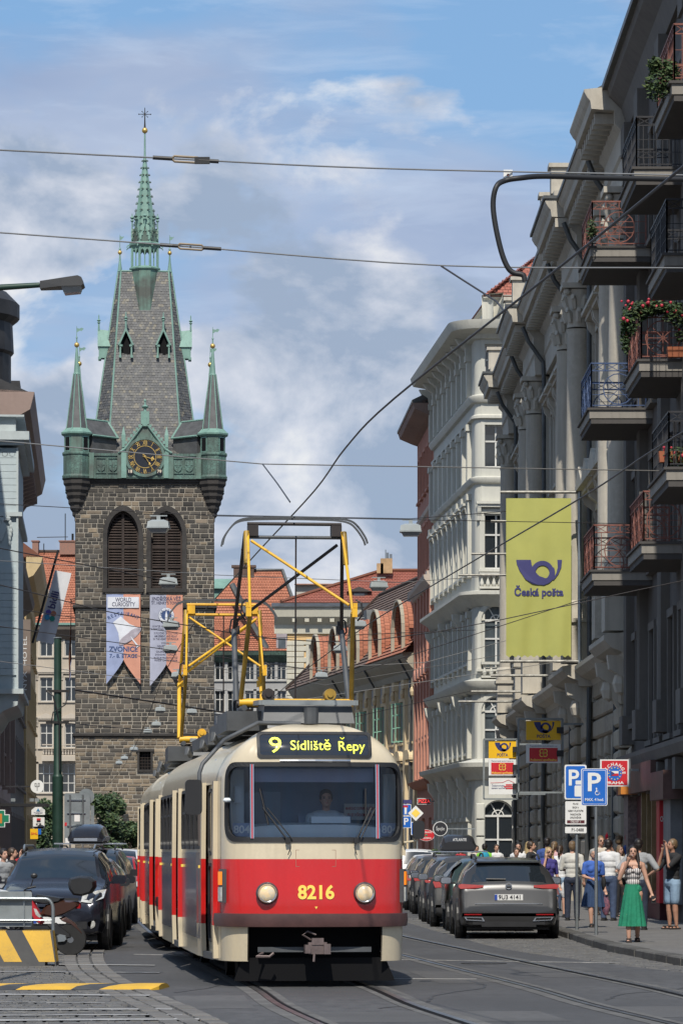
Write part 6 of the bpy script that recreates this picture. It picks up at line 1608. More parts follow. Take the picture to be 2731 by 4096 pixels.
 # roof gear
 g = MB(); g.add([(-.56, .95, 3.17), (.56, .95, 3.17), (.52, 2.4, 3.2), (-.52, 2.4, 3.2), (-.53, 1.05, 3.40), (.53, 1.05, 3.40), (.5, 2.4, 3.46), (-.5, 2.4, 3.46)], MB.BF); rb = g.build('roof_hood', tgrey, T)
 g = MB(); g.bar((-.57, .96, 3.42), (.57, .96, 3.42), .05, .06); g.bar((-.58, .96, 3.42), (-.54, 2.4, 3.47), .05, .06); g.bar((.58, .96, 3.42), (.54, 2.4, 3.47), .05, .06); g.build('hood_rim', steel_grey, rb)
 g = MB(); g.tube([(.03, .98, 3.16), (.03, .98, 3.36)], .09, 10); g.build('roof_vent', tgrey, T)
 g = MB(); g.box(-.95, -.45, 1.6, 3.4, 3.10, 3.34); g.box(-.85, -.35, 3.6, 6.4, 3.10, 3.30); g.box(-.8, .8, 7.4, 11.2, 3.10, 3.26); g.build('roof_equipment', tgrey, T)
 for x, y in ((-1.0, 2.6), (-.95, 5.6), (-.95, 9.0)):
  g = MB(); g.tube([(x, y, 2.98), (x-.06, y-.1, 3.08), (x-.06, y-.1, 3.0)], .04, 6); g.build('roof_scoop', tgrey, T)
 # mirrors
 g = MB(); g.tube([(-.1, .95, 3.16), (-.62, .9, 3.17), (-1.05, .66, 2.95), (-1.32, .48, 2.66), (-1.36, .44, 2.55), (-1.36, .44, 2.2)], .027, 8); g.build('mirror_arm', tgrey, T, 60)
 g = MB(); mi_ = rrect(-1.53, -1.33, 2.05, 2.47, .05); g.ext(mi_, 'y', .40, .50); g.build('mirror', rubber, T)
 g = MB(); g.tube([(1.12, .62, 1.66), (1.12, .52, 1.72), (1.26, .46, 1.74), (1.29, .44, 1.88)], .014, 6); g.cbox((1.11, .62, 1.62), (.06, .08, .12)); g.build('mirror_arm', cream, T)
 g = MB(); g.ext(rrect(1.21, 1.35, 1.76, 1.98, .04), 'y', .42, .48); g.build('mirror', rubber, T)
 g = MB(); g.lathe([(.035, 0), (.05, .02), (.035, .05)], 8, S(-1.1, 2.2, .03)); g.build('cab_mirror', ivory, T)
 return T
def pantograph(T, rear):
 P = bpy.data.objects.new('pantograph', None); col.objects.link(P); P.parent = T; P.location = (0, 2.9, 0)
 zb, zk, zt = 3.52, 4.58, 5.66
 def part(nm, mt, *tubes):
  g = MB()
  for a, b, r_ in tubes: g.tube([a, b], r_, 8)
  return g.build(nm, mt, P, 50)
 part('base_bar', panto_y, ((-.72, -.25, zb-.03), (.72, -.25, zb-.03), .05)); part('base_bar', rear, ((-.72, .25, zb-.03), (.72, .25, zb-.03), .05))
 for sg in (-1, 1):
  part('base_frame', tgrey, ((sg*.66, -.3, zb-.1), (sg*.66, .3, zb-.1), .04)); g = MB(); g.lathe([(.05, 3.1), (.1, 3.15), (.06, 3.22), (.1, 3.28), (.06, 3.34), (.08, 3.42)], 10, (sg*.6, .1, 0)); g.build('insulator', panto_k, P)
  part('lower_arm', mat('pantograph_ochre', (.38, .23, .03), .5, var=.25, sc=3), ((sg*.70, -.25, zb), (sg*.64, -1.0, zk), .030)); part('lower_arm', rear if rear != panto_k else tgrey, ((sg*.72, .25, zb), (sg*.70, .95, zk-.1), .036))
  part('upper_arm', panto_y, ((sg*.64, -1.0, zk), (sg*.60, -.10, zt), .019)); part('upper_arm', rear, ((sg*.70, .95, zk-.1), (sg*.62, .10, zt), .024))
  for y, z, mt in ((-1.0, zk, panto_y), (.95, zk-.1, rear)):
   g = MB(); g.cbox((sg*.66, y, z), (.065, .08, .11)); g.cbox((sg*.67, y, z+.09), (.05, .06, .06)); g.build('knuckle', mt, P)
   g = MB(); g.tube([(sg*.7, y, z-.1), (sg*.76, y-.05, z-.02), (sg*.74, y-.05, z+.12), (sg*.68, y, z+.16)], .012, 5); g.build('shunt_cable', rubber, P)
  g = MB(); g.cbox((sg*.53, 0, zt+.02), (.13, .2, .14)); g.build('shoe_bracket', rear if rear == panto_k else panto_y, P); part('damper', mat('pantograph_ochre', (1, 1, 1)), ((sg*.62, -.12, zt), (sg*.63, -.28, zt-.42), .035))
 part('cross_brace', panto_y, ((-.56, -.16, zt-.12), (.60, -.93, zk+.10), .019)); part('cross_brace', rear, ((.56, .14, zt-.14), (-.66, .88, zk+.02), .022))
 if rear == panto_y: part('cross_brace', panto_y, ((.56, -.16, zt-.14), (-.60, -.93, zk+.10), .022))
 part('top_tube', tgrey if rear == panto_k else panto_y, ((-.62, 0, zt-.06), (.62, 0, zt-.06), .022))
 part('pull_rod', panto_k, ((.02, 0, zt-.06), (.02, .1, zb), .011))
 g = MB(); pts = [(-.92, 0, zt-.17), (-.89, 0, zt-.06), (-.80, 0, zt+.07), (-.70, 0, zt+.145), (-.5, 0, zt+.175), (0, 0, zt+.185), (.5, 0, zt+.175), (.70, 0, zt+.145), (.80, 0, zt+.07), (.89, 0, zt-.06), (.92, 0, zt-.14)]
 pts = cr(pts, 4)
 for yy in (-.13, .13):
  g = MB()
  for a, b in zip(pts, pts[1:]): g.bar(a+Vector((0, yy, 0)), b+Vector((0, yy, 0)), .022, .04, up=(0, 1, 0))
  g.build('contact_shoe', tgrey, P)
 part("shoe_tube", rear if rear == panto_k else panto_y, ((-.6, 0, zt+.11), (.6, 0, zt+.11), .022))
 for x in (-.36, .42):
  g = MB(); g.T = Matrix.Translation((x, -.25, zb+.07)) @ Matrix.Rotation(R(90), 4, 'X'); g.lathe([(.07, -.14), (.075, .14)], 12); g.lathe([(.04, -.16), (.04, .16)], 8); g.build('spring_drum', mat('pantograph_ochre', (1, 1, 1)) if x > 0 else rear, P)
TRAM = build_tram('red and cream tram car with lit headlights and the number 8216 on its nose', (-.30, 41.6, .012), R(5.9), True)
TRAM2 = copy_tree(TRAM)
for ch in [c for c in TRAM2.children if c.name.startswith('mirror')]: bpy.data.objects.remove(ch)
tag(TRAM2, 'second red and cream tram car coupled behind the leading one', 'tram', 'coupled tram cars'); TRAM2.location = (-1.79, 56.2, .012); TRAM2.rotation_euler = (0, 0, R(4.3))
pantograph(TRAM, panto_k); pantograph(TRAM2, panto_y)
# ================================================================ vehicles
def paint(name, c, metal=.35, rough=.3): return mat(name, c, rough, metal, var=.05, sc=2, coat=.3)
cglass = mat('car_glass', (.012, .016, .020), .04, var=0, spec=1.0); plast = mat('black_plastic', (.018, .018, .019), .5, var=.15, sc=6); tyre_m = mat('tyre', (.018, .018, .018), .85, var=.2, sc=8); rim_m = mat('alloy', (.34, .35, .36), .3, .85, var=.1)
plate_m = mat('number_plate', (.66, .66, .64), .45, var=.03); plate_b = mat('plate_blue', (.02, .06, .32), .5, var=0); ink_k = mat('plate_ink', (.02, .02, .025), .5, var=0)
SHAPES = {
 'wagon': (4.9, [(0, .60, .52, .62, .52, .34), (.012, .70, .58, .78, .58, .24), (.05, .80, .70, .87, .66, .20), (.14, .92, .84, .915, .72, .19), (.25, 1.0, .93, .93, .74, .19), (.32, 1.20, .95, .93, .68, .19), (.39, 1.40, .97, .93, .63, .19), (.44, 1.46, .98, .93, .615, .19), (.60, 1.50, 1.0, .93, .61, .19), (.78, 1.485, 1.02, .925, .60, .19), (.90, 1.44, 1.03, .915, .585, .20), (.915, 1.415, 1.03, .91, .60, .2), (.965, 1.06, 1.0, .90, .67, .22), (.978, .98, .93, .89, .72, .24), (.988, .80, .74, .88, .75, .25), (.996, .66, .60, .875, .76, .26), (1.0, .60, .52, .86, .74, .30)], (4, 7), (11, 12)),
 'suv': (4.55, [(0, .72, .62, .70, .60, .34), (.012, .86, .76, .82, .64, .28), (.05, .96, .88, .885, .70, .24), (.14, 1.04, .97, .91, .75, .24), (.24, 1.10, 1.03, .92, .75, .24), (.31, 1.32, 1.05, .92, .69, .24), (.38, 1.55, 1.07, .92, .64, .24), (.43, 1.625, 1.08, .92, .62, .24), (.60, 1.67, 1.1, .92, .62, .24), (.80, 1.65, 1.12, .91, .61, .24), (.91, 1.60, 1.13, .905, .60, .25), (.925, 1.57, 1.13, .9, .61, .25), (.97, 1.14, 1.08, .89, .68, .27), (.982, 1.04, .99, .885, .72, .28), (.99, .85, .8, .88, .75, .29), (.997, .70, .64, .87, .76, .3), (1.0, .64, .55, .85, .74, .33)], (4, 7), (11, 12)),
 'hatch': (4.15, [(0, .62, .54, .60, .50, .33), (.014, .72, .62, .76, .56, .25), (.05, .82, .73, .84, .64, .21), (.13, .93, .85, .875, .70, .2), (.22, 1.01, .93, .885, .71, .2), (.30, 1.22, .95, .885, .65, .2), (.38, 1.41, .97, .885, .60, .2), (.43, 1.465, .98, .885, .585, .2), (.60, 1.49, 1.0, .885, .58, .2), (.78, 1.465, 1.03, .875, .57, .2), (.88, 1.42, 1.04, .87, .56, .21), (.895, 1.39, 1.04, .865, .58, .21), (.955, 1.06, 1.0, .855, .66, .23), (.97, .98, .92, .85, .7, .25), (.985, .78, .72, .845, .72, .26), (.995, .66, .6, .84, .72, .27), (1.0, .6, .52, .82, .7, .3)], (4, 7), (11, 12)),
 'mpv': (4.7, [(0, .68, .58, .64, .54, .34), (.012, .80, .68, .80, .60, .26), (.045, .90, .80, .88, .68, .22), (.11, 1.0, .93, .92, .74, .2), (.18, 1.10, 1.02, .935, .75, .2), (.27, 1.36, 1.05, .935, .69, .2), (.35, 1.58, 1.07, .935, .65, .2), (.40, 1.645, 1.08, .935, .635, .2), (.60, 1.68, 1.08, .935, .63, .2), (.80, 1.665, 1.1, .93, .63, .2), (.93, 1.62, 1.1, .92, .61, .22), (.942, 1.59, 1.1, .91, .62, .22), (.975, 1.12, 1.05, .9, .7, .24), (.985, 1.02, .96, .89, .74, .25), (.992, .82, .76, .885, .76, .26), (.997, .68, .62, .88, .76, .27), (1.0, .62, .54, .86, .74, .3)], (4, 7), (11, 12))}
WHEEL = {}
def wheel_meshes(r):
 if r in WHEEL: return WHEEL[r]
 m = MB(); m.T = Matrix.Rotation(R(90), 4, 'Y'); m.lathe([(r*.62, -.10), (r*.93, -.105), (r, -.07), (r, .07), (r*.93, .105), (r*.62, .10)], 28); t = m.mesh('tyre', tyre_m, 40)
 m = MB(); m.T = Matrix.Rotation(R(90), 4, 'Y'); m.lathe([(r*.64, -.09), (r*.64, .075), (r*.58, .085), (r*.55, .05), (.03, .05)], 28)
 for k in range(5):
  m.T = Matrix.Rotation(R(72*k), 4, 'X'); m.add([(.05, -.035, .03), (.05, .035, .03), (.09, .05, r*.6), (.09, -.05, r*.6), (.09, -.03, .03), (.09, .03, .03), (.1, .045, r*.6), (.1, -.045, r*.6)], MB.BF)
 WHEEL[r] = (t, m.mesh('rim', rim_m)); return WHEEL[r]
class Car:
 def __init__(s, shape, label, pos, rz, pm, group, sc=(1, 1), wr=.33):
  L0, st, ws, rw = SHAPES[shape]; s.L = L = L0*sc[0]; s.sx = sc[1]
  s.o = thing('parked_car', label, 'car', pos, rz, group); s.st = [(t*L-L/2, zt, zb, w*sc[1], wr_*sc[1], zl) for t, zt, zb, w, wr_, zl in st]
  keys = []; idx = []
  P = [Vector((a, b, c, d)) for a, b, c, d in [(q[0], q[1], q[2], q[3]) for q in s.st]]
  rows = []
  for i in range(len(s.st)-1):
   A, B = s.st[i], s.st[i+1]; k = 3 if 3 <= i <= 10 else 2
   for j in range(k): rows.append((i+j/k, tuple(a+(b-a)*j/k for a, b in zip(A, B))))
  rows.append((len(s.st)-1, s.st[-1]))
  V = []; ring = []
  for f, (y, zt, zb, w, wr_, zl) in rows:
   hgt = zt-zb; e = min(.05, hgt*.5)
   half = [(0, zl), (w*.80, zl), (w*.95, zl+.05), (w*.992, zl+.18), (w, zl+(zb-zl)*.55), (w*.985, zb-.06), (w*.955, zb), (w*.955+(wr_-w*.955)*.5+.035*min(1, hgt/.3), zb+hgt*.52), (wr_+.03, zt-e*1.3), (wr_-.03, zt-e*.45), (wr_*.55, zt), (0, zt+.012)]
   ring.append([(x, y, z) for x, z in half]+[(-x, y, z) for x, z in half[-2:0:-1]])
  n = len(ring[0]); body = MB(); body.v = [v for r_ in ring for v in r_]
  G = {'windshield': [], 'rear_window': [], 'side_window': []}
  for i in range(len(ring)-1):
   f = rows[i][0]
   for j in range(n):
    k = (j+1) % n; q = (i*n+j, i*n+k, (i+1)*n+k, (i+1)*n+j); jj = min(j, n-1-j)
    tgt = None
    if jj in (6, 7) and ws[0]+.7 <= f < rw[0]+.0 and not (abs(f-7.34) < .2 or abs(f-9.0) < .17): tgt = 'side_window'
    if jj in (9, 10) and ws[0]+.25 <= f < ws[1]-.3: tgt = 'windshield'
    if jj in (9, 10) and rw[0] <= f < rw[1]: tgt = 'rear_window'
    if jj == 8 and rw[0]+.4 <= f < rw[1]: tgt = 'rear_window'
    (G[tgt] if tgt else body.f).append(q)
  body.f += [tuple(range(n))[::-1], tuple(range((len(ring)-1)*n, len(ring)*n))]; body.m = [0]*len(body.f)
  s.pm = pm; body.build('body', pm, s.o, 38)
  for k, fs in G.items():
   for sg in ((1, -1) if k == 'side_window' else (0,)):
    sel = [f for f in fs if sg == 0 or sg*sum(body.v[i][0] for i in f) > 0]
    m = MB(); used = {};
    for f in sel:
     q = []
     for i in f:
      if i not in used: used[i] = len(m.v); m.v.append(body.v[i])
      q.append(used[i])
     m.f.append(tuple(q)); m.m.append(0)
    m.build(k, cglass, s.o, 38)
  w = s.st[8][3]; s.w = w; ty, rm = wheel_meshes(wr)
  for yy in (-L/2+.19*L, L/2-.185*L):
   for sg in (-1, 1):
    a = MB(); a.T = Matrix.Translation((sg*(w-.045), yy, wr)); a.ext(circ(0, 0, wr*1.16, 20), 'x', -.06, .052); a.build('arch_shade_disc', plast, s.o)  # flat black disc painted in place of the shaded wheel well
    t = link('wheel', ty, s.o, loc=(sg*(w-.075), yy, wr)); o = link('rim', rm, t); o.rotation_euler = (0, 0, 0 if sg > 0 else math.pi)
  m = MB(); m.box(-w*.82, w*.82, -L/2+.3, L/2-.3, .17, .3); m.build('underbody', plast, s.o)
  zb = s.st[5][2]
  for sg in (-1, 1):
   m = MB(); ym = -L/2+.31*L; m.ext(rrect(sg*(w+.125)-.115, sg*(w+.125)+.115, zb+.03, zb+.175, .05), 'y', ym-.05, ym+.06); m.cbox((sg*(w+.0), ym+.02, zb+.05), (.12, .05, .04)); o = m.build('door_mirror', pm, s.o, 60)
   m = MB(); m.ext(rrect(sg*(w+.125)-.095, sg*(w+.125)+.095, zb+.045, zb+.16, .04), 'y', ym+.06, ym+.066); m.build('mirror_glass', chrome, o)
 def at_end(s, z, rear):
  """y of the centre line surface at height z on the rear (or front) end"""
  q = s.st if not rear else s.st[::-1]
  for a, b in zip(q, q[1:]):
   if (a[1]-z)*(b[1]-z) <= 0 and a[1] != b[1]: return a[0]+(b[0]-a[0])*(z-a[1])/(b[1]-a[1])
  return q[0][0]
 def lamp(s, nm, mt, pts, rear, th=.05, parent=None, wrap=None):
  """lamp outline pts (x, z) laid on the end of the car, wrapped round the corner"""
  sg = 1 if rear else -1; w = s.w; wrap = wrap if wrap is not None else (.035 if rear else .16)
  def Y(x, z): return s.at_end(z, rear)-sg*(wrap*max(0, (abs(x)-w*.62)/(w*.38))**2)
  for side in (-1, 1):
   m = MB(); n = len(pts); F_ = [(side*x, Y(x, z)+sg*.02, z) for x, z in pts]; B_ = [(side*x, Y(x, z)-sg*th*1.6, z) for x, z in pts]
   m.add(F_+B_, [tuple(range(n)), tuple(range(n, 2*n))]+[(i, (i+1) % n, n+(i+1) % n, n+i) for i in range(n)]); m.build(nm, mt, parent or s.o)
 def plate(s, txt, z, rear, w=.52):
  sg = 1 if rear else -1; y = s.at_end(z, rear)+sg*.03
  m = MB(); m.box(-w/2, w/2, y-sg*.05, y, z-.055, z+.055); p = m.build('number_plate', plate_m, s.o)
  m = MB(); m.box(-sg*-1*(w/2-.05)*1 if rear else -w/2, (w/2 if rear else -w/2+.05), y, y+sg*.003, z-.05, z+.05); m.build('plate_band', plate_b, p)
  rot = Matrix.Rotation(math.pi, 4, 'Z') @ FRONT if rear else FRONT
  if txt: text(txt, p, ((-.02 if rear else .02), y+sg*.004, z), .11, ink_k, .012, rot=rot, fw=.40)
  return p
 def seats(s): pass
 def rails(s, cross=False, mt=None):
  zr = s.st[8][1]; wr_ = s.st[8][4]
  for sg in (-1, 1):
   m = MB(); m.tube([(sg*(wr_-.03), s.st[6][0]+.1, zr-.02), (sg*(wr_-.02), s.st[7][0]+.1, zr+.05), (sg*(wr_-.02), s.st[9][0], zr+.05), (sg*(wr_-.03), s.st[10][0], zr-.02)], .02, 6); m.build('roof_rail', mt or plast, s.o)
  if cross:
   for yy in (s.st[7][0]+.3, s.st[9][0]-.3):
    m = MB(); m.bar((-wr_-.12, yy, zr+.1), (wr_+.12, yy, zr+.1), .06, .03); m.build('cross_bar', chrome, s.o)
def roofbox(car, W, L, h, pm, x=0.0, y=0.0, trim=None):
 zr = car.st[8][1]+.12; b = thing('roof_box', '', 'roof box', car.o.location+Vector((x, y, zr)), car.o.rotation_euler.z)
 m = MB(); N_ = 9
 pr = [(0, .30), (.06, .62), (.16, .85), (.35, 1.0), (.7, 1.0), (.9, .9), (1.0, .55)]
 vs = []
 for t, k in pr:
  yy = -L/2+t*L; hh = h*k; ww = W/2*(.86+.14*min(1, k))
  vs += [(q*ww*c, yy, zz*hh) for q, zz, c in ((-1, .10, .92), (-1, .34, 1.0), (-.96, .40, .98), (-.80, .86, .98), (-.55, 1.0, 1), (.55, 1.0, 1), (.80, .86, .98), (.96, .40, .98), (1, .34, 1.0), (1, .10, .92))]
 n = 10; m.add(vs, [(i*n+j, i*n+(j+1) % n, (i+1)*n+(j+1) % n, (i+1)*n+j) for i in range(len(pr)-1) for j in range(n)]+[tuple(range(n)), tuple(range((len(pr)-1)*n, len(pr)*n))]); m.build('shell', pm, b, 40)
 m = MB(); m.box(-W*.42, W*.42, -L*.44, L*.44, -.02, h*.12); m.build('base_tray', plast, b)
 if trim: m = MB(); m.box(-W*.30, W*.30, -L/2-.015, -L/2+.02, h*.08, h*.24); m.build('trim_strip', trim, b)
 return b
RG, LG = 'cars parked along the pavement side', 'cars parked in the cobbled lane'
# --- silver-grey estate, rear towards the camera
c = Car('wagon', 'grey estate car seen from behind with number plate 9U3 4141', (3.07, 66.75, 0), math.pi, paint('grey_paint', (.042, .042, .043), .3, .34), RG, (1, 1.0), .345)
c.lamp('tail_lamp', redlens, [(.46, .955), (.62, .935), (.88, .925), (.925, .96), (.915, 1.0), (.86, 1.015), (.46, .99)], True, .04); c.plate('9U3 4141', .77, True)
y = c.at_end(.98, True)+.03; m = MB(); m.T = Matrix.Translation((0, y, .98)) @ Matrix.Rotation(R(90), 4, 'X'); m.frame(circ(0, 0, .062, 20), circ(0, 0, .05, 20), 'z', -.012, .012); m.box(-.06, .06, -.008, .008, -.01, .012); m.build('badge', chrome, c.o)
m = MB(); y = c.at_end(.62, True); m.add([(x, y+.012-.28*max(0, abs(x)/.93-.6)**2*3, z) for z in (.645, .66) for x in [-.62+1.24*i/12 for i in range(13)]], [(i, i+1, 14+i, 13+i) for i in range(12)]); m.build('chrome_strip', chrome, c.o)
m = MB(); y = c.L/2; m.box(-.66, .66, y-.12, y+.012, .27, .325); m.box(-.5, .5, y-.1, y+.02, .23, .27); m.build('diffuser', plast, c.o)
for sg in (-1, 1):
 m = MB(); m.frame([(sg*.44, .33), (sg*.78, .35), (sg*.82, .41), (sg*.48, .40)], [(sg*.48, .345), (sg*.76, .36), (sg*.785, .40), (sg*.50, .39)], 'y', y-.05, y+.03); m.build('exhaust_trim', chrome, c.o)
 m = MB(); m.box(sg*.5, sg*.82, y-.03, y+.012, .445, .465); m.build('reflector', redlens, c.o)
m = MB(); m.add([(-.62, c.st[10][0]-.02, 1.455), (.62, c.st[10][0]-.02, 1.455), (.60, c.st[11][0]+.08, 1.43), (-.60, c.st[11][0]+.08, 1.43), (-.62, c.st[10][0]-.02, 1.43), (.62, c.st[10][0]-.02, 1.43), (.60, c.st[11][0]+.08, 1.405), (-.60, c.st[11][0]+.08, 1.405)], MB.BF); m.build('spoiler', c.pm, c.o)
m = MB(); A = Vector((.05, c.at_end(1.10, True)+.03, 1.10)); m.tube([A, A+Vector((.36, 0, .005))], .016, 6); m.build('rear_wiper', plast, c.o); c.rails()
m = MB(); m.add([(-.03, c.st[9][0], 1.50), (.03, c.st[9][0], 1.50), (0, c.st[9][0]+.14, 1.50), (0, c.st[9][0]+.12, 1.58)], [(0, 1, 3), (1, 2, 3), (2, 0, 3)]); m.build('shark_fin_aerial', plast, c.o)
# foil-wrapped small car right in front of it
foil = mat('silver_foil', (.62, .62, .60), .25, .8, var=.25, sc=9, bump=.9, bsc=14)
c = Car('hatch', 'small car half wrapped in silver foil just beyond the grey estate', (3.0, 72.1, 0), math.pi, paint('dark_green_paint', (.03, .05, .04)), RG, (.80, .97), .29)
m = MB(); rnd = random.Random(3)
vs = []
for j in range(7):
 for i in range(8): vs.append((-c.w-.03-.04*rnd.random()+(.35*max(0, j-4)/2), -1.2+.34*i, .42+.16*j+.05*rnd.random()))
vs = [(-a, -b, z) for a, b, z in vs]; m.add(vs, [(j*8+i, j*8+i+1, (j+1)*8+i+1, (j+1)*8+i) for j in range(6) for i in range(7)]); m.build('foil_cover', foil, c.o)
# black hatchback with red lamps
c = Car('hatch', 'black hatchback with large red tail lamps, third in the pavement-side row', (2.82, 76.2, 0), math.pi, paint('black_paint', (.012, .012, .013), .2), RG, (1.04, 1.02), .33)
c.lamp('tail_lamp', redlens, [(.48, .86), (.84, .84), (.885, .95), (.84, 1.04), (.55, 1.0)], True, .05); c.plate('', .7, True)
m = MB(); m.box(-.6, -.3, c.L/2-.03, c.L/2+.01, .42, .45); m.box(.3, .6, c.L/2-.03, c.L/2+.01, .42, .45); m.build('reflector', redlens, c.o)
c = Car('wagon', 'dark grey car between the black hatchback and the blue estate', (2.76, 81.2, 0), math.pi, paint('graphite_paint', (.045, .046, .05)), RG, (.86, .98), .32); c.lamp('tail_lamp', redlens, [(.5, .9), (.86, .9), (.9, 1.0), (.55, 1.02)], True)
c = Car('wagon', 'dark blue estate car carrying a black roof box', (2.86, 86.8, 0), math.pi, paint('blue_paint', (.018, .03, .075)), RG, (.96, .98), .33); c.lamp('tail_lamp', redlens, [(.6, .86), (.86, .86), (.9, 1.06), (.66, 1.1)], True); c.rails(True)
m = MB(); m.box(-.28, .28, c.st[11][0]-.0, c.st[11][0]+.02, 1.40, 1.42); m.build('brake_lamp', redlens, c.o)
b = roofbox(c, .92, 1.75, .40, paint('black_box', (.02, .02, .022), .1, .4), .02, .1); b['label'] = 'black roof box on the dark blue estate car'; text('ATLANTE', b, (-.02, .885, .27), .10, signw, .01, rot=Matrix.Rotation(math.pi, 4, 'Z') @ FRONT, fw=.34)
c = Car('hatch', 'black car parked beyond the blue estate', (2.72, 92.2, 0), math.pi, paint('black_paint', (1, 1, 1)), RG, (1.0, 1.0)); c.lamp('tail_lamp', redlens, [(.5, .86), (.84, .84), (.88, .98), (.55, 1.0)], True)
c = Car('wagon', 'warm grey estate car at the tram side of the pavement row', (2.68, 98.3, 0), math.pi, paint('warm_grey_paint', (.17, .155, .135), .5), RG, (.95, 1.0)); c.lamp('tail_lamp', redlens, [(.6, .8), (.88, .8), (.9, 1.06), (.66, 1.08)], True)
c = Car('wagon', 'white estate car near the far end of the pavement row', (2.9, 111.5, 0), math.pi, paint('white_paint', (.72, .73, .73), 0, .35), RG, (.95, 1.0)); c.lamp('tail_lamp', redlens, [(.5, .86), (.9, .86), (.9, 1.0), (.55, 1.02)], True)
c = Car('suv', 'white tall car last in the pavement row', (2.5, 122.0, 0), math.pi, paint('white_paint', (1, 1, 1)), RG, (1.0, 1.0)); c.lamp('tail_lamp', redlens, [(.6, .9), (.88, .9), (.88, 1.2), (.66, 1.2)], True)
# --- left lane, fronts towards the camera
c = Car('suv', 'black sport utility car with roof rails nearest the striped barrier', (-4.72, 59.0, 0), 0, paint('black_blue_paint', (.02, .022, .032), .4, .2), LG, (1.0, .99), .35)
c.lamp('headlight', clear_l, [(.50, .80), (.66, .78), (.86, .86), (.88, 1.0), (.74, .98), (.52, .90)], False, .05); c.plate('', .50, False)
y = -c.L/2; m = MB(); m.box(-.46, .46, y+.02, y+.2, .66, .86); m.build('grille', plast, c.o); m = MB()
for z in (.70, .80): m.box(-.44, .44, y+.0, y+.05, z-.018, z+.018)
m.build('grille_bar', chrome, c.o); m = MB(); m.frame(rrect(-.07, .07, .70, .82, .02), rrect(-.048, .048, .72, .80, .015), 'y', y-.02, y+.02); m.box(-.05, .05, y-.015, y+.015, .75, .77); m.build('badge', chrome, c.o)
m = MB(); m.box(-.6, .6, y-.005, y+.1, .36, .48); m.build('air_intake', plast, c.o)
for sg in (-1, 1): m = MB(); m.T = Matrix.Translation((sg*.66, y+.06, .44)) @ Matrix.Rotation(R(90), 4, 'X'); m.lathe([(.075, -.02), (.075, .05), (.05, .06)], 14); m.build('fog_lamp', clear_l, c.o)
c.rails(False, galv)
for sg in (-1, 1): m = MB(); A = Vector((sg*.1, c.st[4][0]+.16, 1.16)); m.tube([A, A+Vector((-.42, .05, .0))], .012, 5); m.build('wiper', plast, c.o)
c = Car('wagon', 'dark saloon squeezed behind the black sport utility car', (-5.02, 65.0, 0), 0, paint('graphite_paint', (1, 1, 1)), LG, (.92, .97)); c.lamp('headlight', clear_l, [(.5, .66), (.82, .68), (.86, .80), (.6, .76)], False)
c = Car('hatch', 'dark hatchback with orange side repeater in the cobbled lane', (-5.22, 70.4, 0), 0, paint('dark_slate_paint', (.03, .033, .04)), LG, (1.0, 1.0)); c.lamp('headlight', clear_l, [(.5, .68), (.78, .70), (.82, .84), (.56, .78)], False); m = MB(); m.cbox((c.w+.005, -1.1, .75), (.02, .12, .05)); m.build('side_repeater', amber, c.o)
c = Car('mpv', 'tall dark people carrier carrying a glossy roof box', (-5.5, 76.4, 0), 0, paint('dark_taupe_paint', (.035, .034, .036)), LG, (1.0, 1.0)); c.lamp('headlight', clear_l, [(.46, .76), (.82, .80), (.86, .96), (.56, .88)], False); c.rails(True)
b = roofbox(c, .84, 1.95, .40, paint('black_box_gloss', (.014, .014, .018), .2, .2), .0, -.1, chrome); b['label'] = 'glossy black roof box with silver strip on the people carrier'
c = Car('wagon', 'dark car half hidden behind the people carrier', (-6.3, 82.4, 0), 0, paint('graphite_paint', (1, 1, 1)), LG, (.92, 1.0)); c.lamp('headlight', clear_l, [(.5, .66), (.82, .68), (.86, .80), (.6, .76)], False)
c = Car('hatch', 'bright red hatchback beside the second tram car', (-5.92, 90.2, 0), 0, paint('red_car_paint', (.45, .015, .02), .1), LG, (1.0, 1.0)); c.lamp('headlight', clear_l, [(.5, .70), (.78, .72), (.82, .86), (.56, .80)], False)
for sg in (-1, 1): m = MB(); m.T = Matrix.Translation((sg*.58, -c.L/2+.02, .42)) @ Matrix.Rotation(R(90), 4, 'X'); m.lathe([(.07, -.02), (.07, .05), (.05, .06)], 12); m.build('fog_lamp', clear_l, c.o)
c = Car('suv', 'white car beyond the red hatchback', (-6.3, 97.5, 0), 0, paint('white_paint', (1, 1, 1)), LG, (1.0, 1.0)); c.lamp('headlight', clear_l, [(.5, .80), (.82, .8), (.86, .95), (.56, .9)], False)
c = Car('hatch', 'deep red car far back in the cobbled lane', (-6.75, 104.5, 0), 0, paint('red_car_paint', (1, 1, 1)), LG, (1.0, 1.0))
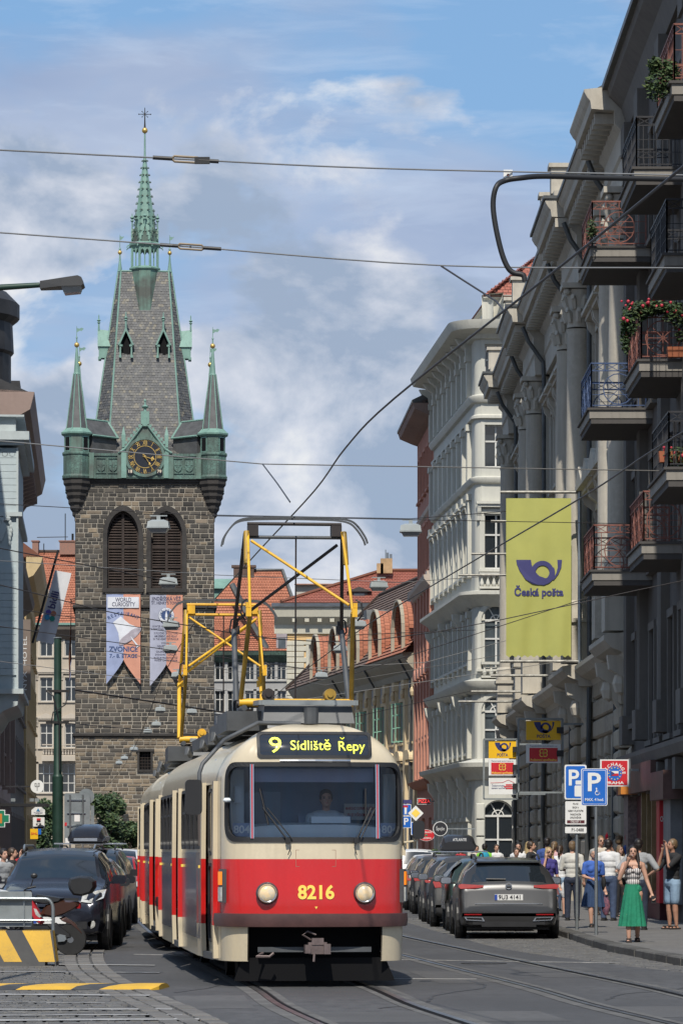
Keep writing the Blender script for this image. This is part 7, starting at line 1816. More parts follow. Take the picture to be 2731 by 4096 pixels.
# --- scooter parked sideways behind the barrier
SD = 54.4; ss_ = SD/F
def kx(x): return (x-1365.5)*ss_
def kz(y): return H-(y-3400)*ss_
sc_ = thing('scooter', 'brown and red scooter with black top case parked by the barrier', 'scooter', (0, SD, 0))
brown_p = paint('brown_paint', (.075, .035, .025), .4); xr = kx(284); rw_ = .245
for xx in (xr, xr-1.30):
 m = MB(); m.T = Matrix.Translation((xx, 0, rw_)) @ Matrix.Rotation(R(90), 4, 'X'); m.lathe([(rw_*.72, -.055), (rw_*.95, -.055), (rw_, -.02), (rw_, .02), (rw_*.95, .055), (rw_*.72, .055)], 28); w = m.build('wheel', tyre_m, sc_, 40)
 m = MB()
 for k in range(5): m.T = Matrix.Translation((xx, 0, rw_)) @ Matrix.Rotation(R(72*k), 4, 'Y'); m.box(-.025, .025, -.04, .04, .03, rw_*.74)
 m.T = Matrix.Translation((xx, 0, rw_)) @ Matrix.Rotation(R(90), 4, 'X'); m.lathe([(.05, -.06), (.05, .06)], 10); m.frame(circ(0, 0, rw_*.76, 24), circ(0, 0, rw_*.66, 24), 'z', -.045, .045); m.build('rim', rim_m, w)
def sec(name, mt, pts, wd, sm=40):
 """rounded panel from a side outline: tapered towards both flanks"""
 m = MB(); n = len(pts); cx = sum(p[0] for p in pts)/n; cz = sum(p[1] for p in pts)/n; vs = []
 for yy, k in ((-wd, .80), (-wd*.6, 1), (wd*.6, 1), (wd, .80)): vs += [(cx+(a-cx)*k, yy, cz+(b-cz)*k) for a, b in pts]
 m.add(vs, [(i*n+j, i*n+(j+1) % n, (i+1)*n+(j+1) % n, (i+1)*n+j) for i in range(3) for j in range(n)]+[tuple(range(n)), tuple(range(3*n, 4*n))]); return m.build(name, mt, sc_, sm)
K = lambda L_: [(kx(a), kz(b)) for a, b in L_]
sec('rear_cowl', brown_p, K([(160, 3660), (185, 3620), (240, 3600), (318, 3606), (322, 3620), (300, 3636), (260, 3656), (215, 3672)]), .12)
sec('seat', plast, K([(120, 3590), (150, 3575), (215, 3585), (260, 3592), (250, 3606), (180, 3616), (125, 3606)]), .14)
sec('top_case', plast, K([(276, 3535), (282, 3512), (320, 3503), (362, 3506), (384, 3524), (386, 3548), (370, 3572), (330, 3584), (296, 3580), (280, 3558)]), .22)
sec('leg_shield', mat('scooter_red', (.42, .02, .03), .3, var=.05, coat=.5), K([(118, 3600), (134, 3596), (160, 3640), (178, 3690), (165, 3700), (140, 3680), (122, 3650)]), .16); sec('lens', clear_l, K([(136, 3628), (150, 3632), (172, 3668), (165, 3674), (146, 3660)]), .165)
sec('swing_arm', plast, K([(190, 3700), (225, 3690), (285, 3735), (290, 3752), (270, 3755), (215, 3735)]), .08); sec('exhaust', galv, K([(228, 3742), (240, 3734), (268, 3740), (272, 3758), (262, 3768), (232, 3770)]), .10)
sec('mudguard', brown_p, K([(238, 3672), (262, 3664), (300, 3690), (334, 3732), (338, 3742), (318, 3722), (285, 3694), (250, 3684)]), .06); m = MB(); m.cbox((kx(315), 0, kz(3622)), (.07, .16, .09)); m.build('tail_lamp', redlens, sc_)
sec('front_apron', plast, K([(60, 3590), (100, 3560), (125, 3560), (135, 3600), (110, 3690), (60, 3720)]), .16)
m = MB(); m.tube([(kx(100), -.1, kz(3560)), (kx(128), -.18, kz(3548)), (kx(138), -.2, kz(3516))], .009, 6); m.ball((kx(142), -.2, kz(3503)), (.055, .03, .045), 10); m.build('mirror', plast, sc_)
m = MB(); m.tube([(kx(118), -.3, kz(3552)), (kx(150), -.26, kz(3545))], .017, 8); m.tube([(kx(110), 0, kz(3560)), (kx(80), 0, kz(3760))], .03, 8); m.build('handlebar', plast, sc_)
# ================================================================ people
skin = mat('skin', (.50, .285, .20), .55, var=.08, sc=8); skin_t = mat('skin_tanned', (.40, .21, .14), .55, var=.08, sc=8)
HAIR = {k: mat('hair_'+k, c, .5, var=.3, sc=20) for k, c in dict(dark=(.018, .012, .010), brown=(.06, .035, .02), blond=(.50, .36, .17), grey=(.36, .34, .31), light=(.20, .13, .07)).items()}
def cl(name, c, **k): return mat('cloth_'+name, c, .85, var=.12, sc=5, bump=.3, bsc=9, **k)
PEND = []
def cap(m, p0, p1, r0, r1, n=10):
 p0, p1 = Vector(p0), Vector(p1); d = p1-p0; l = d.length
 if l < 1e-5: return
 u = d/l; pts = [p0-u*r0*.9, p0-u*r0*.5, p0, p1, p1+u*r1*.5, p1+u*r1*.9]; m.tube(pts, [r0*.35, r0*.85, r0, r1, r1*.85, r1*.35], n)
def remesh(name, m, mt, parent, vox, it=4):
 o = m.build(name, mt, parent); q = o.modifiers.new('r', 'REMESH'); q.mode = 'VOXEL'; q.voxel_size = vox; q.use_smooth_shade = True
 s = o.modifiers.new('s', 'SMOOTH'); s.iterations = it; s.factor = .5; PEND.append(o); return o
ARMS = {'down': ((.135, .01, .64), (.145, -.03, .50)), 'phone': ((.15, -.10, .665), (.085, -.085, .855)), 'smoke': ((.15, -.05, .655), (.055, -.12, .835)), 'hip': ((.215, .05, .67), (.105, -.03, .60)), 'hold': ((.14, -.01, .65), (.05, -.13, .62)), 'drink': ((.16, -.09, .75), (.05, -.15, .90)), 'out': ((.15, .0, .645), (.19, -.04, .51)), 'face': ((.13, -.13, .70), (.06, -.12, .90)), 'wheel': ((.14, -.10, .63), (.10, -.24, .60))}
def person(label, pos, h, face, top, bottom, arms=('down', 'down'), legs='stand', sleeve=.55, bottom_kind='trousers', hair='dark', hairkind='short', shoes=None, woman=False, vox=.013, sk=None, glasses=False, seated=False, headturn=0, group='people on the pavement', category='person', tank=False, build=1.0, eyes=True, hem=None):
 t = thing('person', label, category, pos, R(face), group); sk = sk or skin
 b = build; sw = (.095 if woman else .108)*h*b; V = lambda x, y, z: Vector((x*h, y*h, z*h))
 if legs == 'walk': ft = [(-.045, -.10, 0), (.045, .12, .0)]; kn = [(-.05, -.075, .285), (.05, .03, .285)]
 else: ft = [(-.06, -.01, 0), (.06, .0, 0)]; kn = [(-.058, -.012, .285), (.058, -.008, .285)]
 hips = [(-.052, 0, .50), (.052, 0, .50)]
 body = MB()
 # torso, neck, head
 def torso(m, e, k0=0):
  for z, rx, ry in ((.50, .088 if woman else .085, .062), (.56, .080, .056), (.62, .068 if woman else .078, .052), (.69, .080 if woman else .088, .060), (.76, .085 if woman else .096, .060))[k0:]: m.ball(V(0, .004, z), (rx*h*b+e, ry*h*b+e, .062*h+e), 14)
  cap(m, V(-.06, 0, .80), V(.06, 0, .80), .048*h+e, .048*h+e)
  if woman:
   for s in (-1, 1): m.ball(V(s*.038, -.042, .735), (.036*h+e, .032*h+e, .036*h+e), 10)
 torso(body, 0); cap(body, V(0, .008, .82), V(0, -.006, .885), .030*h, .028*h)
 hc = V(0, -.012, .938); Rt = Matrix.Rotation(R(headturn), 3, 'Z')
 def hp(x, y, z): return hc+Rt @ Vector((x*h, y*h, z*h))
 body.ball(hp(0, .008, .012), (.044*h, .054*h, .050*h), 16); body.ball(hp(0, -.012, -.020), (.037*h, .040*h, .046*h), 14); cap(body, hp(0, -.030, -.045), hp(0, -.034, -.047), .016*h, .014*h)
 cap(body, hp(0, -.048, .006), hp(0, -.060, -.010), .006*h, .009*h)
 for s in (-1, 1): body.ball(hp(s*.044, .006, -.004), (.006*h, .012*h, .018*h), 8)
 wrist = []; arm_pts = []
 for i, s in enumerate((-1, 1)):
  sh = Vector((s*sw, .004*h, .803*h)); E, W = ARMS[arms[i]]; el = V(s*E[0]*(1 if not woman else .94), E[1], E[2]); wr = V(s*W[0], W[1], W[2]); arm_pts.append((sh, el, wr))
  cap(body, sh, el, .030*h*b, .023*h*b); cap(body, el, wr, .023*h*b, .0155*h); d = (wr-el).normalized()
  side = d.cross(Vector((0, 1, 0)));  side = side.normalized() if side.length > .2 else Vector((1, 0, 0))
  pc = wr+d*.030*h; cap(body, wr, wr+d*.045*h, .014*h, .019*h); curl = Vector((0, -1, 0)) if arms[i] == 'down' else d.cross(side)
  for k in range(4):
   o = side*(.0115*h*(k-1.5)); f0 = wr+d*.055*h+o; ln = (.026, .031, .029, .022)[k]*h; f1 = f0+d*ln*.8+curl*.008*h; cap(body, f0, f1, .0062*h, .0056*h, 6); cap(body, f1, f1+d*ln*.35+curl*ln*.7, .0056*h, .005*h, 6)
  th = wr+d*.022*h+side*.020*h*-s; cap(body, th, th+d*.022*h-side*s*.012*h+curl*.008*h, .0068*h, .006*h, 6); wrist.append(pc+d*.03*h)
 if seated: hips_k = None
 leg_pts = []
 for i in (0, 1):
  hp_, k_, a_ = V(*hips[i]), V(*kn[i]), V(ft[i][0], ft[i][1]+.012, ft[i][2]+.045)
  if seated: k_ = V(hips[i][0]*1.6, -.24, .47); a_ = V(hips[i][0]*1.6, -.22, .24)
  cap(body, hp_, k_, .052*h*b, .034*h); cap(body, k_, k_.lerp(a_, .35), .033*h, .034*h); cap(body, k_.lerp(a_, .3), a_, .034*h, .020*h)
  fz = a_.z-.03*h; cap(body, Vector((a_.x, a_.y+.015*h, fz)), Vector((a_.x+(-.008 if i == 0 else .008)*h, a_.y-.085*h, fz-.004*h)), .019*h, .016*h); leg_pts.append((hp_, k_, a_))
 bo = remesh('body', body, sk, t, vox, 3)
 # top
 m = MB(); e = .012*h*.9
 if tank:
  for z, rx, ry in ((.56, .082, .058), (.62, .070, .054), (.69, .082, .062), (.735, .086, .062)): m.ball(V(0, .004, z), (rx*h+e*.6, ry*h+e*.6, .05*h), 14)
  for s in (-1, 1): m.ball(V(s*.038, -.042, .735), (.038*h+e*.4, .034*h+e*.4, .037*h), 10)
 else:
  torso(m, e, 1)
  for sh, el, wr in arm_pts:
   if sleeve > 0:
    end = sh.lerp(el, min(1, sleeve/.55)) if sleeve <= .55 else el; cap(m, sh, end, .036*h*b+e*.3, .033*h*b)
    if sleeve > .6: cap(m, el, wr, .030*h*b, .024*h)
  m.lathe([(.083*h*b, .475*h), (.090*h*b, .478*h), (.088*h*b, .56*h), (.06*h*b, .60*h)], 16, M=Matrix.Diagonal((1, .74, 1)))
 tp = remesh('top', m, top, t, vox, 3)
 # bottom
 if bottom_kind in ('trousers', 'shorts'):
  m = MB(); cap(m, V(-.03, 0, .515), V(.03, 0, .515), .075*h*b, .075*h*b, 12)
  for hp_, k_, a_ in leg_pts:
   if bottom_kind == 'shorts': cap(m, hp_, hp_.lerp(k_, .86), .060*h*b, .052*h*b)
   else: cap(m, hp_, k_, .060*h*b, .045*h*b); cap(m, k_, a_+Vector((0, 0, -.005*h)), .045*h*b, .036*h)
  remesh('trousers', m, bottom, t, vox, 3)
 else:
  def cone(cx, cy, zt, zb_, rt, rb, nm, n=40, pl=12, ry=.78, sway=0.0, leg=None, crease=0):
   m = MB(); vs = []; K = 9
   for j in range(K+1):
    u = j/K; z = zt+(zb_-zt)*u; rr = rt+(rb-rt)*u**.85
    ox, oy = (leg[1].x*(1-u)+leg[2].x*u-leg[0].x, leg[2].y*u) if leg else (0, 0)
    for i in range(n):
     q = 2*math.pi*i/n; w = (1+.075*u*math.sin(pl*q+1.3*math.sin(q)+2*u))*(1-crease*u*math.exp(-((q-4.82)/.17)**2)-crease*.8*u*math.exp(-((q-1.57)/.2)**2))
     vs.append((cx+ox+rr*w*math.cos(q)+sway*u*u, cy+oy+rr*w*ry*math.sin(q), z))
   m.add(vs, [(j*n+i, j*n+(i+1) % n, (j+1)*n+(i+1) % n, (j+1)*n+i) for j in range(K) for i in range(n)]+[tuple(range(n))]); return m.build(nm, bottom, t, 70)
  if bottom_kind == 'culottes':
   m = MB(); cap(m, V(-.025, 0, .545), V(.025, 0, .545), .070*h, .070*h, 12); remesh('waist', m, bottom, t, vox)
   cone(-.01*h, -.005*h, .60*h, .165*h, .070*h, .140*h, 'trouser_legs', n=96, pl=13, ry=.95, crease=.14)
  else:
   zb_ = .26*h if bottom_kind == 'skirt' else .36*h; cone(0, .0, .60*h, zb_, .080*h*b, .145*h*b, 'skirt', n=72)
 for i, (hp_, k_, a_) in enumerate(leg_pts):
  m = MB(); fz = max(.012*h, a_.z-.045*h) if not seated else a_.z-.045*h
  m.ext([(-.026*h, -.10*h), (.026*h, -.10*h), (.030*h, -.04*h), (.024*h, .045*h), (-.024*h, .045*h), (-.030*h, -.04*h)], 'z', fz-.012*h, fz+.004*h)
  if shoes is not None and shoes.name.startswith('cloth_strap'):
   for yy in (-.07, -.02): m.box(-.027*h, .027*h, yy*h-.006*h, yy*h+.006*h, fz, fz+.028*h)
   m.tube([(.024*h*math.cos(q_/6*6.28), .016*h+.026*h*math.sin(q_/6*6.28), fz+.05*h) for q_ in range(7)], .004*h, 5)
  else: m.ball((0, -.025*h, fz+.012*h), (.030*h, .078*h, .026*h), 10)
  m.v = [(x+a_.x, y+a_.y, z) for x, y, z in m.v]; m.build('shoe', shoes or cl('shoe_black', (.02, .02, .02)), t)
 # hair and face
 hm = HAIR[hair] if hair in HAIR else hair
 m = MB()
 if hairkind == 'bald': pass
 else:
  m.ball(hp(0, .016, .022), (.049*h, .056*h, .050*h), 16); m.ball(hp(0, .035, -.005), (.046*h, .038*h, .048*h), 12)
  for s in (-1, 1): m.ball(hp(s*.034, .008, .012), (.016*h, .034*h, .034*h), 10)
  if hairkind == 'long':
   for s in (-1, 1):
    cap(m, hp(s*.038, .006, .02), V(s*.050, -.018, .86), .018*h, .022*h); cap(m, V(s*.050, -.018, .86), V(s*.062, -.045, .765), .022*h, .012*h)
   cap(m, hp(0, .035, 0), V(0, .055, .76), .045*h, .045*h, 12)
  if hairkind == 'tail': cap(m, hp(0, .06, .01), hp(0, .085, -.05), .016*h, .02*h); cap(m, hp(0, .085, -.05), hp(0, .075, -.13), .02*h, .008*h)
  if hairkind == 'curly':
   rr = random.Random(5)
   for k in range(26): a, z_ = rr.uniform(0, 6.28), rr.uniform(0, .05); m.ball(hp(.042*math.cos(a), .012+.05*math.sin(a), z_+.01), (.014*h,)*3, 6)
  ho = remesh('cap' if hairkind == 'cap' else 'hair', m, hm, t, vox*.9, 2)
  if hairkind == 'cap': m = MB(); m.ext([(p[0]*h, p[1]*h) for p in circ(0, -.045, .042, 10, 180, 360, rz=.05)], 'z', .962*h, .968*h); m.build('cap_peak', hm, t)
 if eyes:
  fm = mat('eye_dark', (.02, .013, .01), .4, var=0); lm = mat('lips', (.36, .12, .10), .5, var=0)
  if glasses:
   m = MB()
   for s in (-1, 1): m.ball(hp(s*.019, -.0475, .003), (.015*h, .006*h, .011*h), 10)
   m.bar(hp(-.04, -.03, .005), hp(-.04, .01, .005), .004*h); m.bar(hp(.04, -.03, .005), hp(.04, .01, .005), .004*h); m.build('sunglasses', fm, t)
  else:
   for s in (-1, 1): m = MB(); m.ball(hp(s*.0185, -.0455, .004), (.0085*h, .005*h, .0045*h), 8); m.bar(hp(s*.010, -.047, .014), hp(s*.028, -.043, .014), .003*h); m.build('eye', fm, t)
  m = MB(); m.ball(hp(0, -.0495, -.030), (.013*h, .005*h, .0045*h), 8); m.build('mouth', lm, t)
 return t, wrist, arm_pts
def P(x, yf, z=.125):      # standing point on the pavement from the feet pixel
 d = F*(H-z)/(yf-3400); return Vector((pX(x, d), d, z))
def Q(x, d, z=.125): return Vector((pX(x, d), d, z))
jeans = cl('jeans', (.05, .075, .14)); dkjeans = cl('dark_jeans', (.022, .03, .055)); whitec = cl('white', (.66, .66, .66)); blk = cl('black', (.02, .02, .022)); greyc = cl('grey', (.30, .31, .32)); denim = cl('denim', (.22, .32, .44))
strap = cl('strap_black', (.03, .022, .02))
# vertical stripes for the camisole
st = bpy.data.materials.new('cloth_striped'); st.use_nodes = True; nt = st.node_tree; b_ = nt.nodes['Principled BSDF']; b_.inputs['Roughness'].default_value = .8
tc_ = nt.nodes.new('ShaderNodeTexCoord'); wv = nt.nodes.new('ShaderNodeTexWave'); wv.bands_direction = 'X'; wv.inputs['Scale'].default_value = 9.5; cr_ = nt.nodes.new('ShaderNodeValToRGB'); cr_.color_ramp.interpolation = 'CONSTANT'; cr_.color_ramp.elements[0].color = (.045, .03, .03, 1); cr_.color_ramp.elements[1].position = .30; cr_.color_ramp.elements[1].color = (.60, .57, .56, 1)
nt.links.new(tc_.outputs['Object'], wv.inputs[0]); nt.links.new(wv.outputs[0], cr_.inputs[0]); nt.links.new(cr_.outputs[0], b_.inputs['Base Color'])
t, wr, ap = person('woman in wide green trousers and striped camisole walking and smoking', P(2530, 3768), 1.585, -4, st, cl('green', (.012, .21, .115)), ('smoke', 'out'), 'walk', bottom_kind='culottes', hair='dark', hairkind='long', shoes=strap, woman=True, vox=.0085, tank=True)
m = MB(); w0 = Vector((-.02, -.135*1.58, .905*1.58)); m.tube([w0, w0+Vector((-.03, -.05, .0))], .006, 6); o = m.build('cigarette', signw); o.location = t.location; tag(o, 'cigarette in the hand of the woman in green trousers', 'cigarette')
m = MB(); m.box(-.035, .035, -.008, .008, -.06, .06); o = m.build('mobile_phone', plast); o.location = t.location+Matrix.Rotation(R(-4), 3, 'Z') @ (wr[1]+Vector((0, -.02, -.02))); tag(o, 'dark phone held low by the woman in green trousers', 'phone')
m = MB(); m.tube([(-.09, -.075, 1.19), (-.05, -.10, 1.165), (0, -.10, 1.15), (.05, -.10, 1.165), (.09, -.075, 1.19)], .012, 6)
for s in (-1, 1): m.tube([(s*.085, -.08, 1.19), (s*.095, -.03, 1.29), (s*.09, .03, 1.28)], .006, 5)
m.build('lace_trim', strap, t)
t, wr, ap = person('grey-haired woman in blue top and navy skirt holding a shoulder bag strap', P(2372, 3708), 1.53, 6, cl('blue', (.05, .13, .46)), cl('navy', (.022, .05, .12)), ('hold', 'down'), 'walk', hair='grey', woman=True, bottom_kind='skirt', build=1.08, sleeve=.4)
bg = MB(); bg.ball((.20, .03, .86), (.05, .12, .15), 10); bg.tube([(.17, .0, .98), (.13, .0, 1.24), (.15, .04, .98)], .012, 5); o = bg.build('shoulder_bag', cl('leather_black', (.015, .015, .016)), None, 50); o.location = t.location; tag(o, 'black shoulder bag on the woman in the blue top', 'bag')
bg = MB(); bg.ball((.24, -.03, .42), (.085, .05, .20), 12); bg.tube([(.20, -.03, .58), (.23, -.03, .74), (.27, -.03, .58)], .008, 5); o = bg.build('floral_bag', mat('floral_cloth', (.03, .03, .06), .8, c2=(.35, .12, .16), sc=14, var=.4), None, 50); o.location = t.location; tag(o, 'dark floral carrier bag hanging beside the navy skirt', 'bag')
person('man in pale checked shirt and jeans standing with his back turned', P(2287, 3681), 1.70, 172, mat('cloth_check', (.56, .55, .50), .85, c2=(.42, .40, .36), sc=9, var=.2), dkjeans, ('down', 'hold'), hair='light', sleeve=.55, eyes=False)
t, wr, ap = person('blonde woman in purple top talking on the phone', Q(2193, 74.5), 1.57, 24, cl('purple', (.055, .045, .22)), mat('zigzag_skirt', (.30, .10, .10), .8, c2=(.04, .09, .10), sc=7, var=.4), ('phone', 'down'), hair='blond', hairkind='long', woman=True, bottom_kind='dress', sleeve=.5, glasses=True)
t, wr, ap = person('woman in white T-shirt and denim shorts beside the checked shirt', Q(2238, 79), 1.62, 165, whitec, denim, ('down', 'down'), hair='brown', hairkind='tail', woman=True, bottom_kind='shorts', sk=skin, eyes=False)
bg = MB(); bg.ball((.0, 0, .62), (.14, .06, .2), 10); bg.tube([(-.05, 0, .78), (0, 0, .9), (.05, 0, .78)], .008, 5); o = bg.build('carrier_bag', cl('bag_white', (.55, .55, .55))); o.location = Q(2262, 78.2); tag(o, 'white carrier bag hanging between the shoppers', 'bag')
person('man in white polo shirt and jeans seen from behind', P(2432, 3682), 1.74, 160, whitec, jeans, ('down', 'hold'), hair='dark', sleeve=.5, eyes=False, build=1.05)
person('woman in white blouse and dark trousers behind the white polo shirt', Q(2478, 79.5), 1.62, 30, cl('offwhite', (.56, .55, .54)), blk, ('hold', 'down'), hair='light', hairkind='long', woman=True)
person('curly-haired man in black T-shirt in the queue', Q(2474, 85), 1.86, 150, blk, jeans, hair='light', hairkind='curly', eyes=False)
person('man in red cap and blue shirt in the queue', Q(2516, 84), 1.93, 60, cl('royal', (.04, .08, .26)), dkjeans, hair=cl('red_cap', (.50, .015, .03)), hairkind='cap')
person('man in grey T-shirt with hands on hips turned away behind the woman in green', Q(2552, 66.5), 1.72, 168, greyc, dkjeans, ('hip', 'hip'), hair='dark', sleeve=.5, eyes=False, build=1.05)
person('man in black T-shirt and denim shorts phoning by the shop window', Q(2688, 67.0), 1.72, -62, blk, denim, ('phone', 'face'), bottom_kind='shorts', hair='light', sk=skin_t, shoes=strap, sleeve=.5, build=1.05)
t, wr, ap = person('man in sunglasses drinking from a red bottle', Q(2400, 81.5), 1.84, 20, cl('ecru', (.56, .50, .42)), jeans, ('down', 'drink'), hair='light', glasses=True)
bt_ = MB(); bt_.lathe([(.035, -.06), (.038, .05), (.03, .08), (.012, .11), (.012, .14)], 10, M=Matrix.Rotation(R(40), 3, 'X')); o = bt_.build('bottle', mat('red_glass', (.30, .01, .03), .15, var=.1), None, 50); o.location = t.location+Vector((.12, -.30, 1.80)); tag(o, 'dark red bottle raised by the man in sunglasses', 'bottle')
person('man in bright green T-shirt far along the pavement', Q(1937, 106), 1.70, 170, cl('lime', (.20, .52, .05)), dkjeans, hair='dark', eyes=False)
bp_ = MB(); bp_.ball((0, 0, 0), (.15, .09, .22), 12); bp_.box(-.1, .1, -.12, -.06, -.16, .02); o = bp_.build('backpack', cl('turquoise', (.02, .28, .42)), None, 50); o.location = Q(1937, 105.78)+Vector((0, 0, 1.28)); tag(o, 'turquoise backpack on the man in green', 'backpack')
person('woman in white T-shirt by the white corner house', Q(1984, 106), 1.68, 10, whitec, jeans, ('down', 'hold'), hair='brown', hairkind='tail', woman=True)
person('woman with tied hair in white top behind the estate car', Q(2064, 84), 1.56, 8, cl('offwhite', (1, 1, 1)), jeans, hair='brown', hairkind='tail', woman=True)
person('dark-haired woman in pale top in the crowd', Q(2072, 92), 1.70, -10, whitec, dkjeans, hair='dark', hairkind='long', woman=True)
person('man in black T-shirt walking to the side in the crowd', Q(2122, 84), 1.72, 72, blk, dkjeans, hair='brown', legs='walk')
person('blonde woman in cream top behind the man in black', Q(2112, 97), 1.74, 165, cl('ecru', (1, 1, 1)), jeans, hair='blond', hairkind='long', woman=True, eyes=False)
person('man with dark hair in deep blue shirt in the crowd', Q(2186, 90), 1.82, 175, cl('royal', (1, 1, 1)), dkjeans, hair='dark', eyes=False)
person('woman with blonde ponytail in pink shirt in the crowd', Q(2216, 87), 1.72, 160, cl('pink', (.58, .36, .38)), jeans, hair='light', hairkind='tail', woman=True, eyes=False)
person('man in pale shirt far down the pavement by the pizzeria', Q(1905, 118), 1.66, 0, cl('ecru', (1, 1, 1)), dkjeans, hair='brown')
person('woman in red dress far down the pavement', Q(1842, 130), 1.62, 12, cl('red', (.42, .03, .04)), cl('red', (1, 1, 1)), hair='brown', hairkind='long', woman=True, bottom_kind='dress')
for x, d, h_, f, tp, hr, lb in ((15, 66, 1.66, 40, greyc, 'dark', 'man in grey shirt beside the black sport utility car'), (50, 72, 1.68, 80, blk, 'brown', 'man raising his hand to his face beyond the black sport utility car'), (100, 80, 1.72, 160, cl('red', (1, 1, 1)), 'dark', 'person in red far behind the black sport utility car'), (-12, 76, 1.75, 20, whitec, 'light', 'light-haired man in white at the left edge behind the black car')):
 person(lb, Vector((pX(x, d), d, 0)), h_, f, tp, dkjeans, ('face', 'down') if x == 50 else ('down', 'down'), hair=hr, group='people on the far side')
t, wr, ap = person('tram driver in pale shirt sitting at the controls', (0, 0, 0), 1.72, 0, cl('pale_shirt', (.50, .56, .60)), dkjeans, ('wheel', 'wheel'), hair='brown', seated=True, sk=skin, group='tram crew')
t.location = TRAM.location+Matrix.Rotation(TRAM.rotation_euler.z, 3, 'Z') @ Vector((.22, 1.05, .64)); t.rotation_euler = (0, 0, R(5.9))
dg = bpy.context.evaluated_depsgraph_get()
for o in PEND:
 me = bpy.data.meshes.new_from_object(o.evaluated_get(dg)); o.modifiers.clear(); o.data = me
 me.polygons.foreach_set('use_smooth', [True]*len(me.polygons))
# ================================================================ street furniture, signs, wires
sblue = mat('sign_blue', (.012, .13, .52), .4, var=.04); sback = mat('sign_back', (.24, .27, .28), .5, .3, var=.15, sc=4); syel = mat('posta_yellow', (.80, .46, .01), .45, var=.04); sgreen = mat('sign_green', (.01, .20, .10), .45, var=.05); ink_n = mat('posta_navy', (.02, .03, .14), .5, var=0); sorange = mat('orange_panel', (.62, .22, .03), .5, var=.1); maroon = mat('maroon', (.10, .015, .02), .5, var=.1); pole_g = mat('green_pole', (.020, .055, .038), .5, .2, var=.25, sc=3, streak=.3); lamp_b = mat('lamp_housing', (.33, .36, .36), .45, .2, var=.1); lamp_d = mat('lamp_diffuser', (.26, .27, .27), .2, var=.1); wire_m = mat('wire_dark', (.05, .045, .045), .5, .4, var=0); wire_l = mat('wire_steel', (.33, .32, .30), .4, .6, var=0); dgrey = mat('lamp_dark', (.045, .045, .045), .5, var=.1)
def board(o, nm, mt, x0, x1, z0, z1, y=0.0, th=.02, r=.0, parent=None, n=4):
 m = MB(); m.ext(rrect(x0, x1, z0, z1, r, n) if r else [(x0, z0), (x1, z0), (x1, z1), (x0, z1)], 'y', y-th, y); return m.build(nm, mt, parent or o)
def sign_at(name, label, cat, x, y, d, group=None):
 """empty at the ground below a pixel; returns object and pixel-to-local helpers"""
 o = thing(name, label, cat, (pX(x, d), d, 0), 0, group); return o, (lambda v: (v-x)*d/F), (lambda v: H-(v-3400)*d/F)
def ring(o, nm, mt, c, r0, r1, y, parent, a0=0, a1=360, th=.006, n=24):
 m = MB()
 for k in range(n):
  q0, q1 = R(a0+(a1-a0)*k/n), R(a0+(a1-a0)*(k+1)/n); m.ext([(c[0]+r1*math.cos(q0), c[1]+r1*math.sin(q0)), (c[0]+r1*math.cos(q1), c[1]+r1*math.sin(q1)), (c[0]+r0*math.cos(q1), c[1]+r0*math.sin(q1)), (c[0]+r0*math.cos(q0), c[1]+r0*math.sin(q0))], 'y', y-th, y)
 return m.build(nm, mt, parent)
def horn(parent, cx, cz, s, y, mt):
 """post horn: bell at the upper left, coil, mouthpiece stroke at the right"""
 m = MB(); P_ = lambda a, b: (cx+a*s, cz+b*s)
 A = [(-1.0, .52), (-.32, .52)]+[(.12+.62*math.cos(R(q)), -.02+.62*math.sin(R(q))) for q in ()]
 m.ext([P_(*p) for p in ((-1.0, .52), (-.36, .52), (-.33, .30), (-.24, .10), (-.10, -.08), (.0, -.18), (-.05, -.56), (-.3, -.52), (-.6, -.32), (-.85, .05), (-.97, .35))], 'y', y-.006, y)
 for q in range(0, 360, 12):
  if 190 < q < 222: continue
  w0, w1 = .30, .54 if 200 < q or q < 20 else .50; k = [(.14+w*math.cos(R(a)), -.02+w*math.sin(R(a))) for a, w in ((q, w1), (q+12, w1), (q+12, w0), (q, w0))]; m.ext([P_(*p) for p in k], 'y', y-.006, y)
 m.ext([P_(*p) for p in ((-.05, -.56), (.2, -.58), (.4, -.48), (.35, -.3), (.0, -.18))], 'y', y-.006, y)
 m.ext([P_(*p) for p in ((.78, .52), (.98, .52), (.95, .2), (.82, -.1), (.62, -.36), (.58, -.32), (.74, -.05), (.8, .2))], 'y', y-.006, y)
 return m.build('post_horn', mt, parent)
# --- big yellow-green banner
d = 100.0; o, X_, Z_ = sign_at('post_banner', 'tall yellow-green post banner with dark horn emblem', 'banner', 2150, 0, d)
bcol = mat('banner_lime', (.40, .40, .105), .75, c2=(.35, .355, .095), sc=1.2, var=.1); nvy = mat('banner_navy', (.045, .045, .16), .7, var=.05)
m = MB(); nx, nz = 44, 30; x0, x1, z0, z1 = X_(2023), X_(2283), Z_(2625), Z_(1993)
brip = lambda a, c: (.020*math.sin((a-x0)*11+.5*math.sin((z1-c)*1.7))+.022*math.sin((a-x0)*4.3+1.1*(z1-c)))*(.2+.8*(z1-c)/(z1-z0))-.03*math.sin((z1-c)*.9)
vs = [(x0+(x1-x0)*i/nx, brip(x0+(x1-x0)*i/nx, z1+(z0-z1)*j/nz), z1+(z0-z1)*j/nz+(.03*math.cos(i*1.5) if j == nz else 0)) for j in range(nz+1) for i in range(nx+1)]
m.add(vs, [(j*(nx+1)+i, j*(nx+1)+i+1, (j+1)*(nx+1)+i+1, (j+1)*(nx+1)+i) for j in range(nz) for i in range(nx)]); m.build('cloth', bcol, o, 60)
